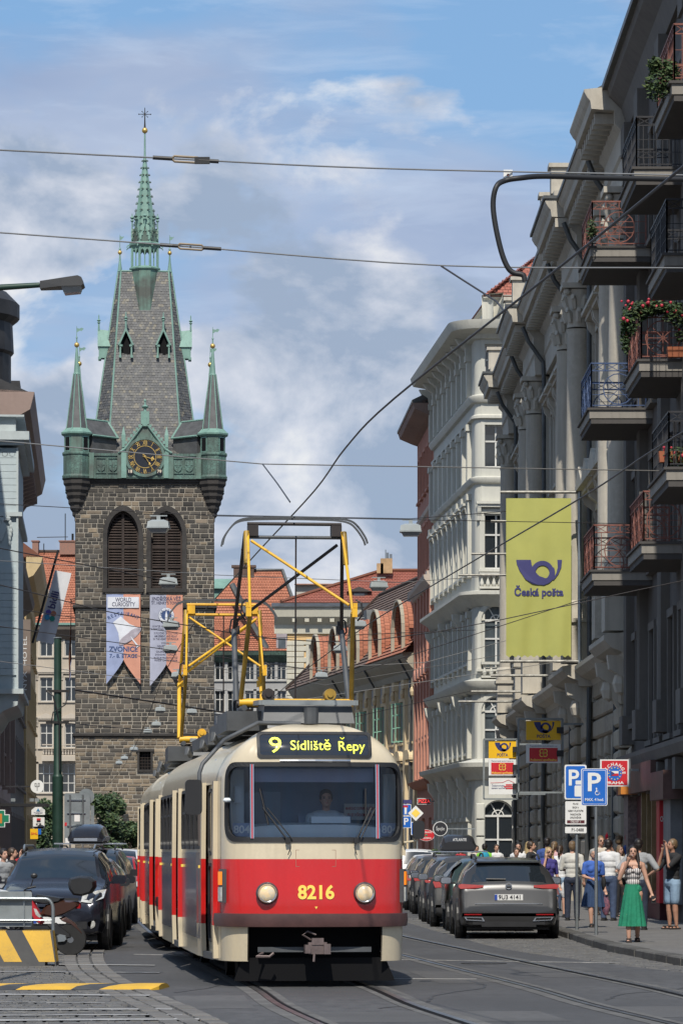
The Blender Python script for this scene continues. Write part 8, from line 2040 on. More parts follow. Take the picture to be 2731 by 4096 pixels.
conform(horn(o, X_(2155), Z_(2288), .66, -.05, nvy), brip, .026); conform(text('Česká pošta', o, (X_(2153), -.06, Z_(2370)), .30, nvy, .03, fw=1.40), brip, .016)
def rack(o, X_, Z_, xl, xr, yt, yb, xp, y0, y1):
 m = MB(); m.tube([(X_(xp), .04, Z_(y0)), (X_(xp), .04, Z_(y1))], .055, 8); m.build('upright_tube', galv, o)
 for yy in (yt, yb): m = MB(); m.tube([(X_(xl), .04, Z_(yy)), (X_(xp), .04, Z_(yy))], .045, 8); m.build('cross_tube', mat('weathered_tube', (.27, .26, .23), .5, .3, var=.3, sc=6), o); m = MB(); m.tube([(X_(xp), .04, Z_(yy)), (X_(xp)+.9, .04, Z_(yy))], .04, 6); m.build('wall_stay', galv, o)
rack(o, X_, Z_, 2000, 2300, 1968, 2645, 2317, 1930, 2685)
for k, (d, xl, xp, yt, yb) in enumerate(((113.0, 1962, 2232, 2085, 2702), (124.0, 1884, 2125, 2215, 2766), (134.0, 1832, 2062, 2300, 2806))):
 o, X_, Z_ = sign_at('banner_frame', ('empty steel banner frame just behind the yellow-green banner', 'second empty steel banner frame behind the yellow-green banner', 'farthest empty steel banner frame towards the white corner house')[k], 'frame', xp, 0, d, 'empty banner frames'); rack(o, X_, Z_, xl, xp, yt, yb, xp, yt-20, yb+30)
# --- framed post office signs
def post_frame(x0, x1, y0, y1, d, boxes, label):
 o, X_, Z_ = sign_at('post_sign_frame', label, 'sign', (x0+x1)/2, 0, d)
 for yy in (-.12, .12):
  m = MB()
  for a, b in (((x0, y0), (x1, y0)), ((x0, y1), (x1, y1)), ((x0, y0), (x0, y1)), ((x1, y0), (x1, y1))): m.bar((X_(a[0]), yy, Z_(a[1])), (X_(b[0]), yy, Z_(b[1])), .05)
  m.build('steel_frame', steel_grey, o)
 m = MB(); m.bar((X_(x1), 0, Z_(y0+20)), (X_(x1)+1.0, 0, Z_(y0+20)), .06); m.bar((X_(x1), 0, Z_(y1-20)), (X_(x1)+1.0, 0, Z_(y1-20)), .06); m.build('wall_bracket', steel_grey, o)
 for kind, a, b, c, e in boxes:
  zc, w = (Z_(c)+Z_(e))/2, X_(b)-X_(a); xc = (X_(a)+X_(b))/2; hh = Z_(c)-Z_(e)
  if kind == 'posta':
   q = board(o, 'sign_box', syel, X_(a), X_(b), Z_(e), Z_(c), .10, .2); horn(q, xc+.02*w, zc+hh*.16, w*.30, -.101, ink_n); text('POŠTA', q, (xc, -.103, zc-hh*.32), hh*.24, ink_n, .02, fw=w*.40)
  elif kind == 'red':
   q = board(o, 'sign_box', signw, X_(a), X_(b), Z_(e), Z_(c), .10, .2); r_ = board(o, 'red_field', sign_red, X_(a)+w*.09, X_(b)-w*.09, Z_(e)+hh*.07, Z_(c)-hh*.2, -.1, .004, parent=q); m = MB()
   for qq in (45, 135, 225, 315): m.frame(circ(xc+hh*.13*math.cos(R(qq)), zc+hh*.03+hh*.13*math.sin(R(qq)), hh*.125, 10), circ(xc+hh*.13*math.cos(R(qq)), zc+hh*.03+hh*.13*math.sin(R(qq)), hh*.085, 10), 'y', -.112, -.104)
   m.build('clover', tyel, q); text('Poštovní spořitelna', q, (xc, -.106, zc-hh*.34), hh*.17, tyel, .02, fw=w*.76); text('Československá obchodní banka, a.s.', q, (xc, -.103, zc+hh*.40), hh*.09, ink_n, 0, fw=w*.8)
  else:
   q = board(o, 'sign_box', signw, X_(a), X_(b), Z_(e), Z_(c), .10, .2); text('Českomoravská', q, (xc-w*.16, -.103, zc+hh*.03), hh*.14, ink_n, .01, fw=w*.46); text('stavební spořitelna', q, (xc-w*.12, -.103, zc-hh*.12), hh*.13, ink_n, .01, fw=w*.56); m = MB()
   for i, (u0, u1) in enumerate(((.62, .92), (.56, .92), (.62, .86))): m.box(X_(a)+w*u0, X_(a)+w*u1, -.106, -.1, zc-hh*.18+hh*.11*i, zc-hh*.10+hh*.11*i)
   m.bar((X_(a)+w*.06, -.103, zc+hh*.2), (X_(a)+w*.5, -.103, zc+hh*.22), .012); m.bar((X_(a)+w*.5, -.103, zc+hh*.22), (X_(a)+w*.72, -.103, zc+hh*.38), .012); m.bar((X_(a)+w*.72, -.103, zc+hh*.38), (X_(a)+w*.94, -.103, zc+hh*.2), .012); m.build('brick_mark', sign_red, q)
  m = MB(); m.cbox((X_(b)-.02, -.2, zc), (.2, .1, .18)); m.build('spotlight', plast, o)
post_frame(2072, 2248, 2876, 3170, 103.0, [('posta', 2103, 2240, 2884, 2960), ('red', 2103, 2240, 2977, 3052)], 'steel frame with shaded yellow horn sign above a red clover sign')
post_frame(1934, 2066, 2957, 3196, 117.0, [('posta', 1953, 2062, 2964, 3033), ('red', 1953, 2062, 3038, 3102), ('white', 1953, 2062, 3112, 3178)], 'steel frame with three sunlit post signs, the lowest white')
# --- parking signs
def post(o, h, mt=galv, r=.032, x=0.0, y=.03, z0=.12): m = MB(); m.tube([(x, y, z0), (x, y, h)], r, 10); return m.build('post', mt, o, 40)
d = F*(H-.12)/340; o, X_, Z_ = sign_at('parking_sign', 'blue disabled parking sign reading MAX. 4 hod. on a grey post', 'road sign', 2383, 0, d); post(o, Z_(3080))
q = board(o, 'sign_plate', signw, X_(2322), X_(2428), Z_(3223), Z_(3074), 0, .015, .035); board(o, 'blue_field', sblue, X_(2322)+.012, X_(2428)-.012, Z_(3223)+.012, Z_(3074)-.012, -.015, .003, .03, q);
q2 = board(o, 'edge_line', signw, X_(2322)+.028, X_(2428)-.028, Z_(3223)+.028, Z_(3074)-.028, -.0175, .001, .025, q); board(o, 'blue_field', sblue, X_(2322)+.036, X_(2428)-.036, Z_(3223)+.036, Z_(3074)-.036, -.0185, .0015, .02, q)
text('P', q, (X_(2372), -.022, Z_(3132)), .46, signw, .02, fw=.235); text('MAX. 4 hod.', q, (X_(2375), -.022, Z_(3199)), .072, signw, .015, fw=.335)
m = MB(); wx, wz_ = X_(2388), Z_(3168); m.ball((wx-.02, -.022, wz_+.062), (.014, .004, .014), 8); m.bar((wx-.02, -.022, wz_+.045), (wx-.015, -.022, wz_), .018, .004); m.bar((wx-.015, -.022, wz_), (wx+.03, -.022, wz_-.002), .016, .004); m.bar((wx+.03, -.022, wz_), (wx+.045, -.022, wz_-.045), .016, .004); m.bar((wx-.018, -.022, wz_+.03), (wx+.015, -.022, wz_+.028), .012, .004); m.build('wheelchair', signw, q); ring(o, 'wheelchair_wheel', signw, (wx-.008, wz_-.018), .03, .04, -.02, q, 120, 350)
d = F*(H-.12)/319; o, X_, Z_ = sign_at('parking_sign', 'blue parking sign above two white plates on the farther grey post', 'road sign', 2306, 0, d); post(o, Z_(3065))
q = board(o, 'sign_plate', signw, X_(2256), X_(2344), Z_(3198), Z_(3059), 0, .015, .035); board(o, 'blue_field', sblue, X_(2256)+.025, X_(2344)-.025, Z_(3198)+.025, Z_(3059)-.025, -.015, .003, .03, q); text('P', q, (X_(2291), -.02, Z_(3114)), .42, signw, .02, fw=.2)
m = MB(); m.ext(rrect(X_(2296), X_(2334), Z_(3186), Z_(3142), .02), 'y', -.021, -.018); m.ext(rrect(X_(2300), X_(2330), Z_(3138), Z_(3122), .01), 'y', -.021, -.018); m.build('meter_symbol', signw, q)
q = board(o, 'text_plate', plast, X_(2256), X_(2346), Z_(3301), Z_(3202), 0, .014, .03); q = board(o, 'white_field', signw, X_(2256)+.015, X_(2346)-.015, Z_(3301)+.015, Z_(3202)-.015, -.014, .003, .02, q)
for s, yy, w in (('PO-NE', 3216, .10), ('08-24 h', 3230, .12), ('NEBO S PLATNÝM', 3244, .29), ('PARKOVACÍM', 3258, .20), ('OPRÁVNĚNÍM', 3271, .21)): text(s, q, (X_(2300), -.019, Z_(yy)), .052, ink_k, .01, fw=w)
b_ = board(o, 'maroon_band', maroon, X_(2266), X_(2336), Z_(3293), Z_(3281), -.0175, .002, parent=q); text('OBLAST 1', b_, (X_(2301), -.0205, Z_(3287)), .05, signw, .01, fw=.19)
q = board(o, 'number_plate', plast, X_(2256), X_(2346), Z_(3335), Z_(3305), 0, .014, .02); q = board(o, 'white_field', signw, X_(2256)+.01, X_(2346)-.01, Z_(3335)+.01, Z_(3305)-.01, -.014, .003, .015, q); text('P1-0488', q, (X_(2308), -.019, Z_(3320)), .085, ink_k, .01, fw=.23)
# --- exchange sign and shopfront on the dark house
d = 79.0; o, X_, Z_ = sign_at('exchange_sign', 'square red EXCHANGE PRAHA sign with flag and stars', 'sign', 2515, 0, d)
q = board(o, 'sign_box', signw, X_(2398), X_(2512), Z_(3146), Z_(3038), .05, .1); r_ = board(o, 'red_field', sign_red, X_(2404), X_(2507), Z_(3141), Z_(3043), -.05, .004, parent=q); cx, cz_ = X_(2456), Z_(3094)
m = MB(); m.ext(circ(cx, cz_, .165, 24), 'y', -.06, -.054); q2 = m.build('blue_disc', sblue, q); m = MB()
for k in range(12): m.ext([(cx+.135*math.cos(R(30*k))+(.02 if j % 2 == 0 else .009)*math.cos(R(36*j+90)), cz_+.135*math.sin(R(30*k))+(.02 if j % 2 == 0 else .009)*math.sin(R(36*j+90))) for j in range(10)], 'y', -.064, -.06)
m.build('stars', tyel, q2); board(o, 'flag_white', signw, cx-.085, cx+.085, cz_, cz_+.055, -.06, .004, parent=q2); board(o, 'flag_red', sign_red, cx-.085, cx+.085, cz_-.055, cz_, -.06, .004, parent=q2); m = MB(); m.ext([(cx-.085, cz_-.055), (cx-.085, cz_+.055), (cx, cz_)], 'y', -.068, -.064); m.build('flag_wedge', nvy, q2)
arc_text('EXCHANGE', q, (cx, -.057, cz_), .205, .10, signw, 92, 25, .03); text('PRAHA', q, (X_(2455), -.057, Z_(3132)), .085, signw, .03, fw=.42)
m = MB(); m.bar((X_(2515), 0, Z_(3035)), (X_(2515), 0, Z_(3150)), .05); m.bar((X_(2515), 0, Z_(3080)), (X_(2515)+.5, 0, Z_(3080)), .05); m.build('mount', steel_grey, o)
sf_ = thing('shopfront', 'dark shopfront with brass posts, orange light box and red posters', 'shopfront', (7.1, 70, 0), math.pi/2)
bras = mat('brass', (.36, .27, .15), .35, .8, var=.2); pinkg = mat('pink_granite', (.26, .19, .17), .6, var=.3, sc=10)
for a, b, z0, z1, pr, mt, nm in ((13.2, 14.4, .12, 3.0, .30, pinkg, 'granite_post'), (14.5, 15.2, .12, 3.0, .24, pinkg, 'granite_post'), (11.9, 13.0, .3, 2.9, .10, maroon, 'red_panel'), (9.9, 10.0, .5, 3.0, .26, bras, 'brass_post'), (8.5, 8.6, .5, 3.0, .26, bras, 'brass_post'), (7.3, 7.4, .5, 3.0, .26, bras, 'brass_post'), (5.8, 11.8, .12, .75, .22, maroon, 'plinth'), (12.2, 13.0, 2.95, 3.55, .55, sorange, 'light_box'), (13.1, 15.2, 2.95, 3.55, .42, maroon, 'fascia_box'), (6.0, 11.9, 2.95, 3.6, .40, mat('fascia_brown', (.12, .06, .05), .5, var=.3), 'fascia_box'), (2.5, 5.6, 2.7, 3.3, .45, mat('fascia_brown', (1, 1, 1)), 'fascia_box'), (5.0, 5.7, .5, 2.7, .3, sign_red, 'poster_panel'), (3.0, 4.6, .5, 2.7, .25, mat('shop_grey', (.2, .21, .22), .5), 'poster_panel'), (6.0, 11.8, .75, 2.95, .05, glass_c, 'shop_window')): m = MB(); m.box(a, b, .0, pr, z0, z1); m.build(nm, mt, sf_)
text('CHANGE', sf_, (4.99, .15, 2.3), .16, signw, .02, fw=.26, rot=Matrix.Rotation(R(-90), 4, 'Z') @ FRONT)
# --- traffic signs by the tram
d = 122.0; o, X_, Z_ = sign_at('traffic_sign_post', 'yellow diamond priority sign above a blue pedestrian crossing sign', 'road sign', 1668, 0, d); post(o, Z_(3225), z0=0)
def diamond(nm, mt, r, y, parent): m = MB(); m.ext([(X_(1662), Z_(3253)-r), (X_(1662)+r, Z_(3253)), (X_(1662), Z_(3253)+r), (X_(1662)-r, Z_(3253))], 'y', y-.008, y); return m.build(nm, mt, parent)
q = diamond('priority_plate', plast, .285, 0, o); diamond('white_border', signw, .27, -.008, q); diamond('yellow_field', tyel, .155, -.016, q)
q = board(o, 'crossing_plate', signw, X_(1643), X_(1690), Z_(3340), Z_(3288), 0, .015, .02); board(o, 'blue_field', sblue, X_(1643)+.02, X_(1690)-.02, Z_(3340)+.02, Z_(3288)-.02, -.015, .003, .0, q); m = MB(); cx = X_(1666); m.ext([(cx-.155, Z_(3332)), (cx+.155, Z_(3332)), (cx, Z_(3297))], 'y', -.021, -.018); q2 = m.build('white_triangle', signw, q); m = MB(); m.ball((cx, -.023, Z_(3306)), (.02, .004, .022), 8); m.bar((cx, -.023, Z_(3309)), (cx-.005, -.023, Z_(3318)), .035, .004); m.bar((cx-.005, -.023, Z_(3318)), (cx-.05, -.023, Z_(3329)), .02, .004); m.bar((cx-.005, -.023, Z_(3318)), (cx+.04, -.023, Z_(3329)), .02, .004); m.build('walking_figure', ink_k, q2)
d = 130.0; o, X_, Z_ = sign_at('traffic_sign_post', 'blue dead end sign above a blue parking sign beside the tram', 'road sign', 1622, 0, d); post(o, Z_(3205), z0=0)
board(o, 'top_plate', nvy, X_(1600), X_(1646), Z_(3215), Z_(3199), 0, .015)
for y0, y1 in ((3262, 3217), (3312, 3264)): q = board(o, 'sign_plate', signw, X_(1600), X_(1644), Z_(y1+45) if False else Z_(y0), Z_(y1), 0, .015, .03); board(o, 'blue_field', sblue, X_(1600)+.02, X_(1644)-.02, Z_(y0)+.02, Z_(y1)-.02, -.015, .003, .02, q)
m = MB(); m.box(X_(1617), X_(1626), -.022, -.018, Z_(3256), Z_(3230)); m.build('road_bar', signw, o); m = MB(); m.box(X_(1612), X_(1631), -.022, -.018, Z_(3230), Z_(3222)); m.build('red_bar', sign_red, o); text('P', o, (X_(1623), -.022, Z_(3287)), .36, signw, .02, fw=.17)
# --- shop signs farther along
d = 183.0; o, X_, Z_ = sign_at('pizza_sign', 'dark illuminated sign with red letters PIZZA', 'sign', 1695, 0, d); q = board(o, 'sign_box', signw, X_(1668), X_(1722), Z_(3218), Z_(3193), .1, .2); b_ = board(o, 'dark_field', plast, X_(1670), X_(1720), Z_(3216), Z_(3195), -.1, .005, parent=q); text('PIZZA', b_, (X_(1695), -.11, Z_(3205.5)), .26, mat('neon_red', (.75, .05, .05), .5, var=0, emit=.5), .02, fw=.60); m = MB(); m.bar((X_(1722), 0, Z_(3205)), (X_(1722)+1.3, 0, Z_(3205)), .06); m.build('arm', steel_grey, o)
d = 181.0; o, X_, Z_ = sign_at('pizzeria_sign', 'red oval RISTORANTE PIZZERIA sign', 'sign', 1705, 0, d); c_ = (X_(1704), Z_(3341)); m = MB(); m.ext(circ(*c_, .44, 28, rz=.30), 'y', 0, .06); q = m.build('white_oval', signw, o); m = MB(); m.ext(circ(*c_, .42, 28, rz=.28), 'y', -.006, 0); q = m.build('red_oval', sign_red, q); m = MB(); m.ball((c_[0], -.006, c_[1]), (.07, .01, .05), 10); m.build('olive', sgreen, q); text('RISTORANTE', q, (c_[0], -.008, c_[1]+.15), .12, signw, .02, fw=.58); text('PIZZERIA', q, (c_[0], -.008, c_[1]-.15), .12, signw, .02, fw=.52); m = MB(); m.bar((c_[0]+.4, .03, c_[1]), (c_[0]+1.5, .03, c_[1]), .05); m.build('arm', steel_grey, o)
d = 158.0; o, X_, Z_ = sign_at('round_cafe_sign', 'round black sign with white ring and thin handwriting', 'sign', 1760, 0, d); c_ = (X_(1760), Z_(3315)); m = MB(); m.ext(circ(*c_, .33, 32), 'y', 0, .1); q = m.build('disc', signw, o); m = MB(); m.ext(circ(*c_, .30, 32), 'y', -.006, 0); m.build('dark_face', ink_k, q); text('Špejle', q, (c_[0], -.008, c_[1]), .22, signw, -.005, fw=.38); m = MB(); m.bar((c_[0]+.3, .05, c_[1]), (c_[0]+1.6, .05, c_[1]), .05); m.build('arm', steel_grey, o)
o = text('Deliberti', sf, (-.55, .12, 1.05), .26, ink_k, .005, rot=Matrix.Rotation(math.pi, 4, 'Z') @ FRONT, fw=1.15)
# --- left side signs
d = 103.0; o, X_, Z_ = sign_at('hotel_sign', 'tall brown vertical hotel sign at the pale blue house', 'sign', 107, 0, d+18); d2 = d+18; s2 = d2/F; X_ = lambda v: (v-107)*s2; Z_ = lambda v: H-(v-3400)*s2
q = board(o, 'panel', mat('hotel_brown', (.20, .155, .125), .6, var=.1), X_(89), X_(124), Z_(2800), Z_(2478), .06, .12); text('NYX  HOTEL', q, (X_(102), -.065, Z_(2655)), .20, signw, -.004, fw=1.85, rot=FRONT @ Matrix.Rotation(R(90), 4, 'Z'), sx=1)
d = 133.0; o, X_, Z_ = sign_at('slanted_flag', 'pale slanted flag banner with four-petal logo on a black pole', 'flag', 200, 0, d)
cn = [Vector((X_(a), 0, Z_(b))) for a, b in ((146, 2560), (214, 2578), (287, 2293), (221, 2281))]; m = MB(); n = 8
m.add([tuple(cn[0].lerp(cn[1], i/n).lerp(cn[3].lerp(cn[2], i/n), j/n)+Vector((0, .03*math.sin(i*.9+j*.5), 0))) for j in range(n+1) for i in range(n+1)], [(j*(n+1)+i, j*(n+1)+i+1, (j+1)*(n+1)+i+1, (j+1)*(n+1)+i) for j in range(n) for i in range(n)]); m.build('cloth', cloth('flag_pale', (.68, .69, .72)), o, 60)
m = MB(); m.tube([(X_(131), .02, Z_(2572)), (X_(234), .02, Z_(2200))], .05, 6); m.build('pole', black_iron, o); text('bidli', o, (X_(217), -.05, Z_(2400)), .40, nvy, .02, fw=.66, rot=FRONT @ Matrix.Rotation(R(75), 4, 'Z'))
for k, c_ in enumerate(((.10, .08, .35), (.45, .17, .10), (.02, .25, .20), (.05, .28, .50))): m = MB(); q_ = R(120-90*k); m.ext(circ(X_(203)+.14*math.cos(q_), Z_(2462)+.14*math.sin(q_), .105, 14), 'y', -.05, -.045); m.build('petal', mat('petal_%s' % 'abcd'[k], c_, .7, var=0), o)
d = 100.0; o, X_, Z_ = sign_at('round_logo_sign', 'round white sign with black tree-like logo', 'sign', 150, 0, d); c_ = (X_(150), Z_(3146)); m = MB(); m.ext(circ(*c_, .19, 28), 'y', 0, .06); q = m.build('disc', signw, o); m = MB()
for s in (-1, 1): m.frame([(c_[0]+s*.02, c_[1]-.02), (c_[0]+s*.07, c_[1]-.0), (c_[0]+s*.07, c_[1]+.10), (c_[0]+s*.02, c_[1]+.10)], [(c_[0]+s*.035, c_[1]-.0), (c_[0]+s*.058, c_[1]+.012), (c_[0]+s*.058, c_[1]+.088), (c_[0]+s*.035, c_[1]+.088)], 'y', -.006, 0)
m.box(c_[0]-.008, c_[0]+.008, -.006, 0, c_[1]-.12, c_[1]+.02); m.build('logo', ink_k, q); m = MB(); m.bar((c_[0]-.2, .03, c_[1]), (c_[0]-.9, .03, c_[1]), .04); m.build('arm', black_iron, o)
o, X_, Z_ = sign_at('house_shaped_sign', 'white house-shaped sign with blue triangle', 'sign', 154, 0, 101.0); m = MB(); m.ext([(X_(127), Z_(3259)), (X_(181), Z_(3259)), (X_(181), Z_(3240)), (X_(162), Z_(3225)), (X_(146), Z_(3225)), (X_(127), Z_(3240))], 'y', 0, .05); q = m.build('plate', signw, o); m = MB(); m.ext([(X_(146), Z_(3246)), (X_(161), Z_(3246)), (X_(154), Z_(3232))], 'y', -.005, 0); m.build('triangle', mat('teal', (.02, .2, .4), .5), q); text('Thomas cook', q, (X_(154), -.006, Z_(3251)), .05, nvy, 0, fw=.26)
o, X_, Z_ = sign_at('bank_sign', 'white bank sign with a red and black square', 'sign', 156, 0, 101.5); q = board(o, 'plate', signw, X_(133), X_(179), Z_(3315), Z_(3269), .05, .05); board(o, 'red_square', sign_red, X_(148), X_(164), Z_(3281), Z_(3273), -.0, .005, parent=q); board(o, 'black_square', ink_k, X_(148), X_(164), Z_(3289), Z_(3281), 0, .005, parent=q); text('KB', q, (X_(156), -.006, Z_(3298)), .10, ink_k, .01, fw=.16); board(o, 'black_band', ink_k, X_(134), X_(176), Z_(3313), Z_(3306), 0, .005, parent=q)
o, X_, Z_ = sign_at('parcel_sign', 'yellow parcel sign with red letters under the bank sign', 'sign', 138, 0, 102.5); q = board(o, 'plate', syel, X_(122), X_(153), Z_(3356), Z_(3315), .05, .05); text('DHL', q, (X_(138), -.006, Z_(3335)), .09, sign_red, .02, fw=.19); board(o, 'blue_plate', sblue, X_(153), X_(165), Z_(3338), Z_(3315), .08, .03)
d = 88.0; o, X_, Z_ = sign_at('pharmacy_cross', 'green pharmacy cross sign with orange centre', 'sign', 5, 0, d); m = MB(); A, B, C_, E = .10, .22, X_(5), Z_(3274)
def cross(e, y0, y1, mt, nm, par): m = MB(); a, b = .085+e, .20+e; m.ext([(C_+p, E+q) for p, q in ((-a, -b), (a, -b), (a, -a), (b, -a), (b, a), (a, a), (a, b), (-a, b), (-a, a), (-b, a), (-b, -a), (-a, -a))], 'y', y0, y1); return m.build(nm, mt, par)
q = cross(.02, 0, .1, signw, 'cross_box', o); q = cross(.0, -.006, 0, sgreen, 'green_cross', q); board(o, 'orange_panel', sorange, C_-.1, C_+.03, E-.12, E+.12, -.006, .004, parent=q)
# backs of traffic signs on two posts, green mast, awning
d = 92.0; o, X_, Z_ = sign_at('reversed_road_sign', 'grey back of a large road sign with stickers between two posts', 'road sign', 310, 0, d); q = board(o, 'plate', sback, X_(258), X_(361), Z_(3371), Z_(3173), .06, .012, .05)
for x in (281, 332): m = MB(); m.tube([(X_(x), .02, 0), (X_(x), .02, Z_(3178))], .025, 8); m.build('post', galv, o)
for y in (3200, 3253, 3304): m = MB(); m.bar((X_(269), .035, Z_(y)), (X_(343), .035, Z_(y)), .03); m.build('rail', chrome, o)
m = MB(); m.ext(circ(X_(345), Z_(3186), .21, 24), 'y', .12, .13); m.build('round_plate', sback, o); board(o, 'side_plate', sback, X_(362), X_(376), Z_(3340), Z_(3222), .14, .01)
for a, b, c_, e, mt in ((298, 320, 3286, 3258, signw), (259, 268, 3304, 3290, sign_red), (262, 280, 3372, 3352, signw), (288, 312, 3368, 3352, mat('sticker_teal', (.2, .4, .42), .5)), (318, 350, 3370, 3350, signw)): board(o, 'sticker', mt, X_(a), X_(b), Z_(c_), Z_(e), .047, .003, parent=q)
d = 86.0; o, X_, Z_ = sign_at('tram_mast', 'dark green tram mast with cables and clamps', 'mast', 232, 0, d); m = MB(); m.tube([(0, 0, 0), (0, 0, Z_(3106))], [.135, .132], 16); m.tube([(0, 0, Z_(3106)), (0, 0, Z_(3096)), (0, 0, Z_(2553))], [.132, .10, .092], 16); m.build('mast', pole_g, o, 40); m = MB(); m.tube([(0, 0, Z_(2553)), (0, 0, Z_(2549))], .11, 16); m.build('mast_cap', sback, o)
for y in (2890, 2765): m = MB(); m.bar((-.28, -.1, Z_(y)), (.28, -.1, Z_(y)), .05, .06); m.tube([(0, 0, Z_(y+4)), (0, 0, Z_(y-4))], .115, 12); m.build('clamp', iron, o)
m = MB(); m.tube([(-.25, -.12, Z_(2765)), (-.1, -.15, Z_(2785)), (.0, -.15, Z_(2850)), (.05, -.14, Z_(2900)), (.06, -.14, Z_(3080))], .02, 6); m.tube([(.3, -.1, Z_(2755)), (.2, -.15, Z_(2820)), (-.1, -.15, Z_(2850)), (-.15, -.12, Z_(2890))], .015, 6); m.build('cable', rubber, o)
d = 99.0; o, X_, Z_ = sign_at('shop_awning', 'dark shop awning beam with floodlights at the left edge', 'awning', 90, 0, d); m = MB(); m.box(X_(-40), X_(186), -.1, 1.2, Z_(3226), Z_(3214)); m.build('canopy', plast, o)
for x in (55, 130, 150): m = MB(); m.cbox((X_(x), -.05, Z_(3200)), (.12, .12, .09)); m.build('floodlight', steel_grey, o)
# street lamp on an arm, top left
d = 40.0; o, X_, Z_ = sign_at('street_lamp', 'grey street lamp head on a green arm reaching in from the left', 'street lamp', -260, 0, d); m = MB(); m.tube([(0, 0, 0), (0, 0, Z_(1180)), (.06, 0, Z_(1165)), (X_(160), 0, Z_(1140))], [.09, .06, .045, .03], 10); m.build('arm', pole_g, o, 40)
m = MB(); m.ext([(X_(163), Z_(1158)), (X_(163), Z_(1128)), (X_(255), Z_(1118)), (X_(315), Z_(1109)), (X_(330), Z_(1116)), (X_(338), Z_(1142)), (X_(330), Z_(1150)), (X_(248), Z_(1152))], 'y', -.15, .15); m.v = [(a, b*(.55 if a < X_(200) else 1), c) for a, b, c in m.v]; m.build('lamp_housing', dgrey, o); m = MB(); m.add([(X_(248), -.13, Z_(1152)), (X_(328), -.13, Z_(1150)), (X_(328), .13, Z_(1150)), (X_(248), .13, Z_(1152)), (X_(260), -.09, Z_(1178)), (X_(322), -.09, Z_(1172)), (X_(322), .09, Z_(1172)), (X_(260), .09, Z_(1178))], MB.BF); m.build('lens', lamp_d, o)
# --- hanging catenary lamps (shared meshes)
mb = MB(); mb.add([(-.29, -.2, 0), (.29, -.2, 0), (.29, .2, 0), (-.29, .2, 0), (-.27, -.18, .15), (.27, -.18, .15), (.27, .18, .15), (-.27, .18, .15)], MB.BF); mb.add([(-.27, -.18, .15), (.27, -.18, .15), (.27, .18, .15), (-.27, .18, .15), (-.16, -.1, .20), (.16, -.1, .20), (.16, .1, .20), (-.16, .1, .20)], MB.BF); mb.box(-.305, .305, -.21, .21, -.03, .005); mb.cbox((0, 0, .25), (.1, .08, .12)); mb.cbox((0, 0, .31), (.46, .04, .03)); hm_ = mb.mesh('housing', lamp_b)
mb = MB(); mb.add([(-.26, -.18, -.03), (.26, -.18, -.03), (.26, .18, -.03), (-.26, .18, -.03), (-.20, -.12, -.14), (.20, -.12, -.14), (.20, .12, -.14), (-.20, .12, -.14)], MB.BF); lm_ = mb.mesh('diffuser', lamp_d)
LAMPS = [(635, 2110, 93), (674, 2335, 112), (686, 2505, 129), (682, 2600, 143), (712, 2705, 158), (641, 2842, 200), (767, 2850, 196), (626, 2900, 218), (592, 2928, 236), (537, 2998, 262), (499, 3034, 284), (477, 3053, 300), (1642, 2125, 96), (1514, 2347, 117), (1432, 2503, 131), (1360, 2600, 147), (1285, 2706, 166)]
for k, (x, y, d) in enumerate(LAMPS):
 near = 'left row over the tower' if x < 1000 else 'right row beside the houses'; n_ = [q for q in LAMPS if (q[0] < 1000) == (x < 1000)].index((x, y, d))
 o = thing('hanging_lamp', 'grey lamp on a span wire, %s in the %s' % (('nearest', 'second', 'third', 'fourth', 'fifth', 'sixth', 'seventh', 'eighth', 'ninth', 'tenth', 'eleventh', 'farthest')[n_], near), 'street lamp', px(x, y, d), R(random.uniform(-8, 8)), 'lamps hung over the street'); link('housing', hm_, o); link('diffuser', lm_, o)
def wire(label, pts, r, mt=None, name='span_wire', sag=0.0, n=14, group='overhead wires'):
 P_ = [px(*p) for p in pts]
 if len(P_) == 2 and sag: P_ = [P_[0].lerp(P_[1], i/n)-Vector((0, 0, sag*4*(i/n)*(1-i/n))) for i in range(n+1)]
 if pts[0][0] < 0: P_.insert(0, P_[0]+(P_[0]-P_[1]).normalized()*7)
 if pts[-1][0] > 2700: P_.append(P_[-1]+(P_[-1]-P_[-2]).normalized()*5)
 if len(P_) > 5: P_ = cr(P_, 5)
 m = MB(); m.tube(P_, r, 8); return tag(m.build(name, mt or wire_m, None, 60), label, 'wire', group)
wire('upper pale span wire with long insulator crossing the spire', [(-60, 597, 36), (620, 631, 37), (1500, 673, 38.5), (2790, 702, 40)], .009, wire_l)
wire('second pale span wire crossing the lantern of the tower', [(-60, 926, 40), (700, 982, 41), (1765, 1062, 42.5), (2790, 1072, 44)], .009, wire_l)
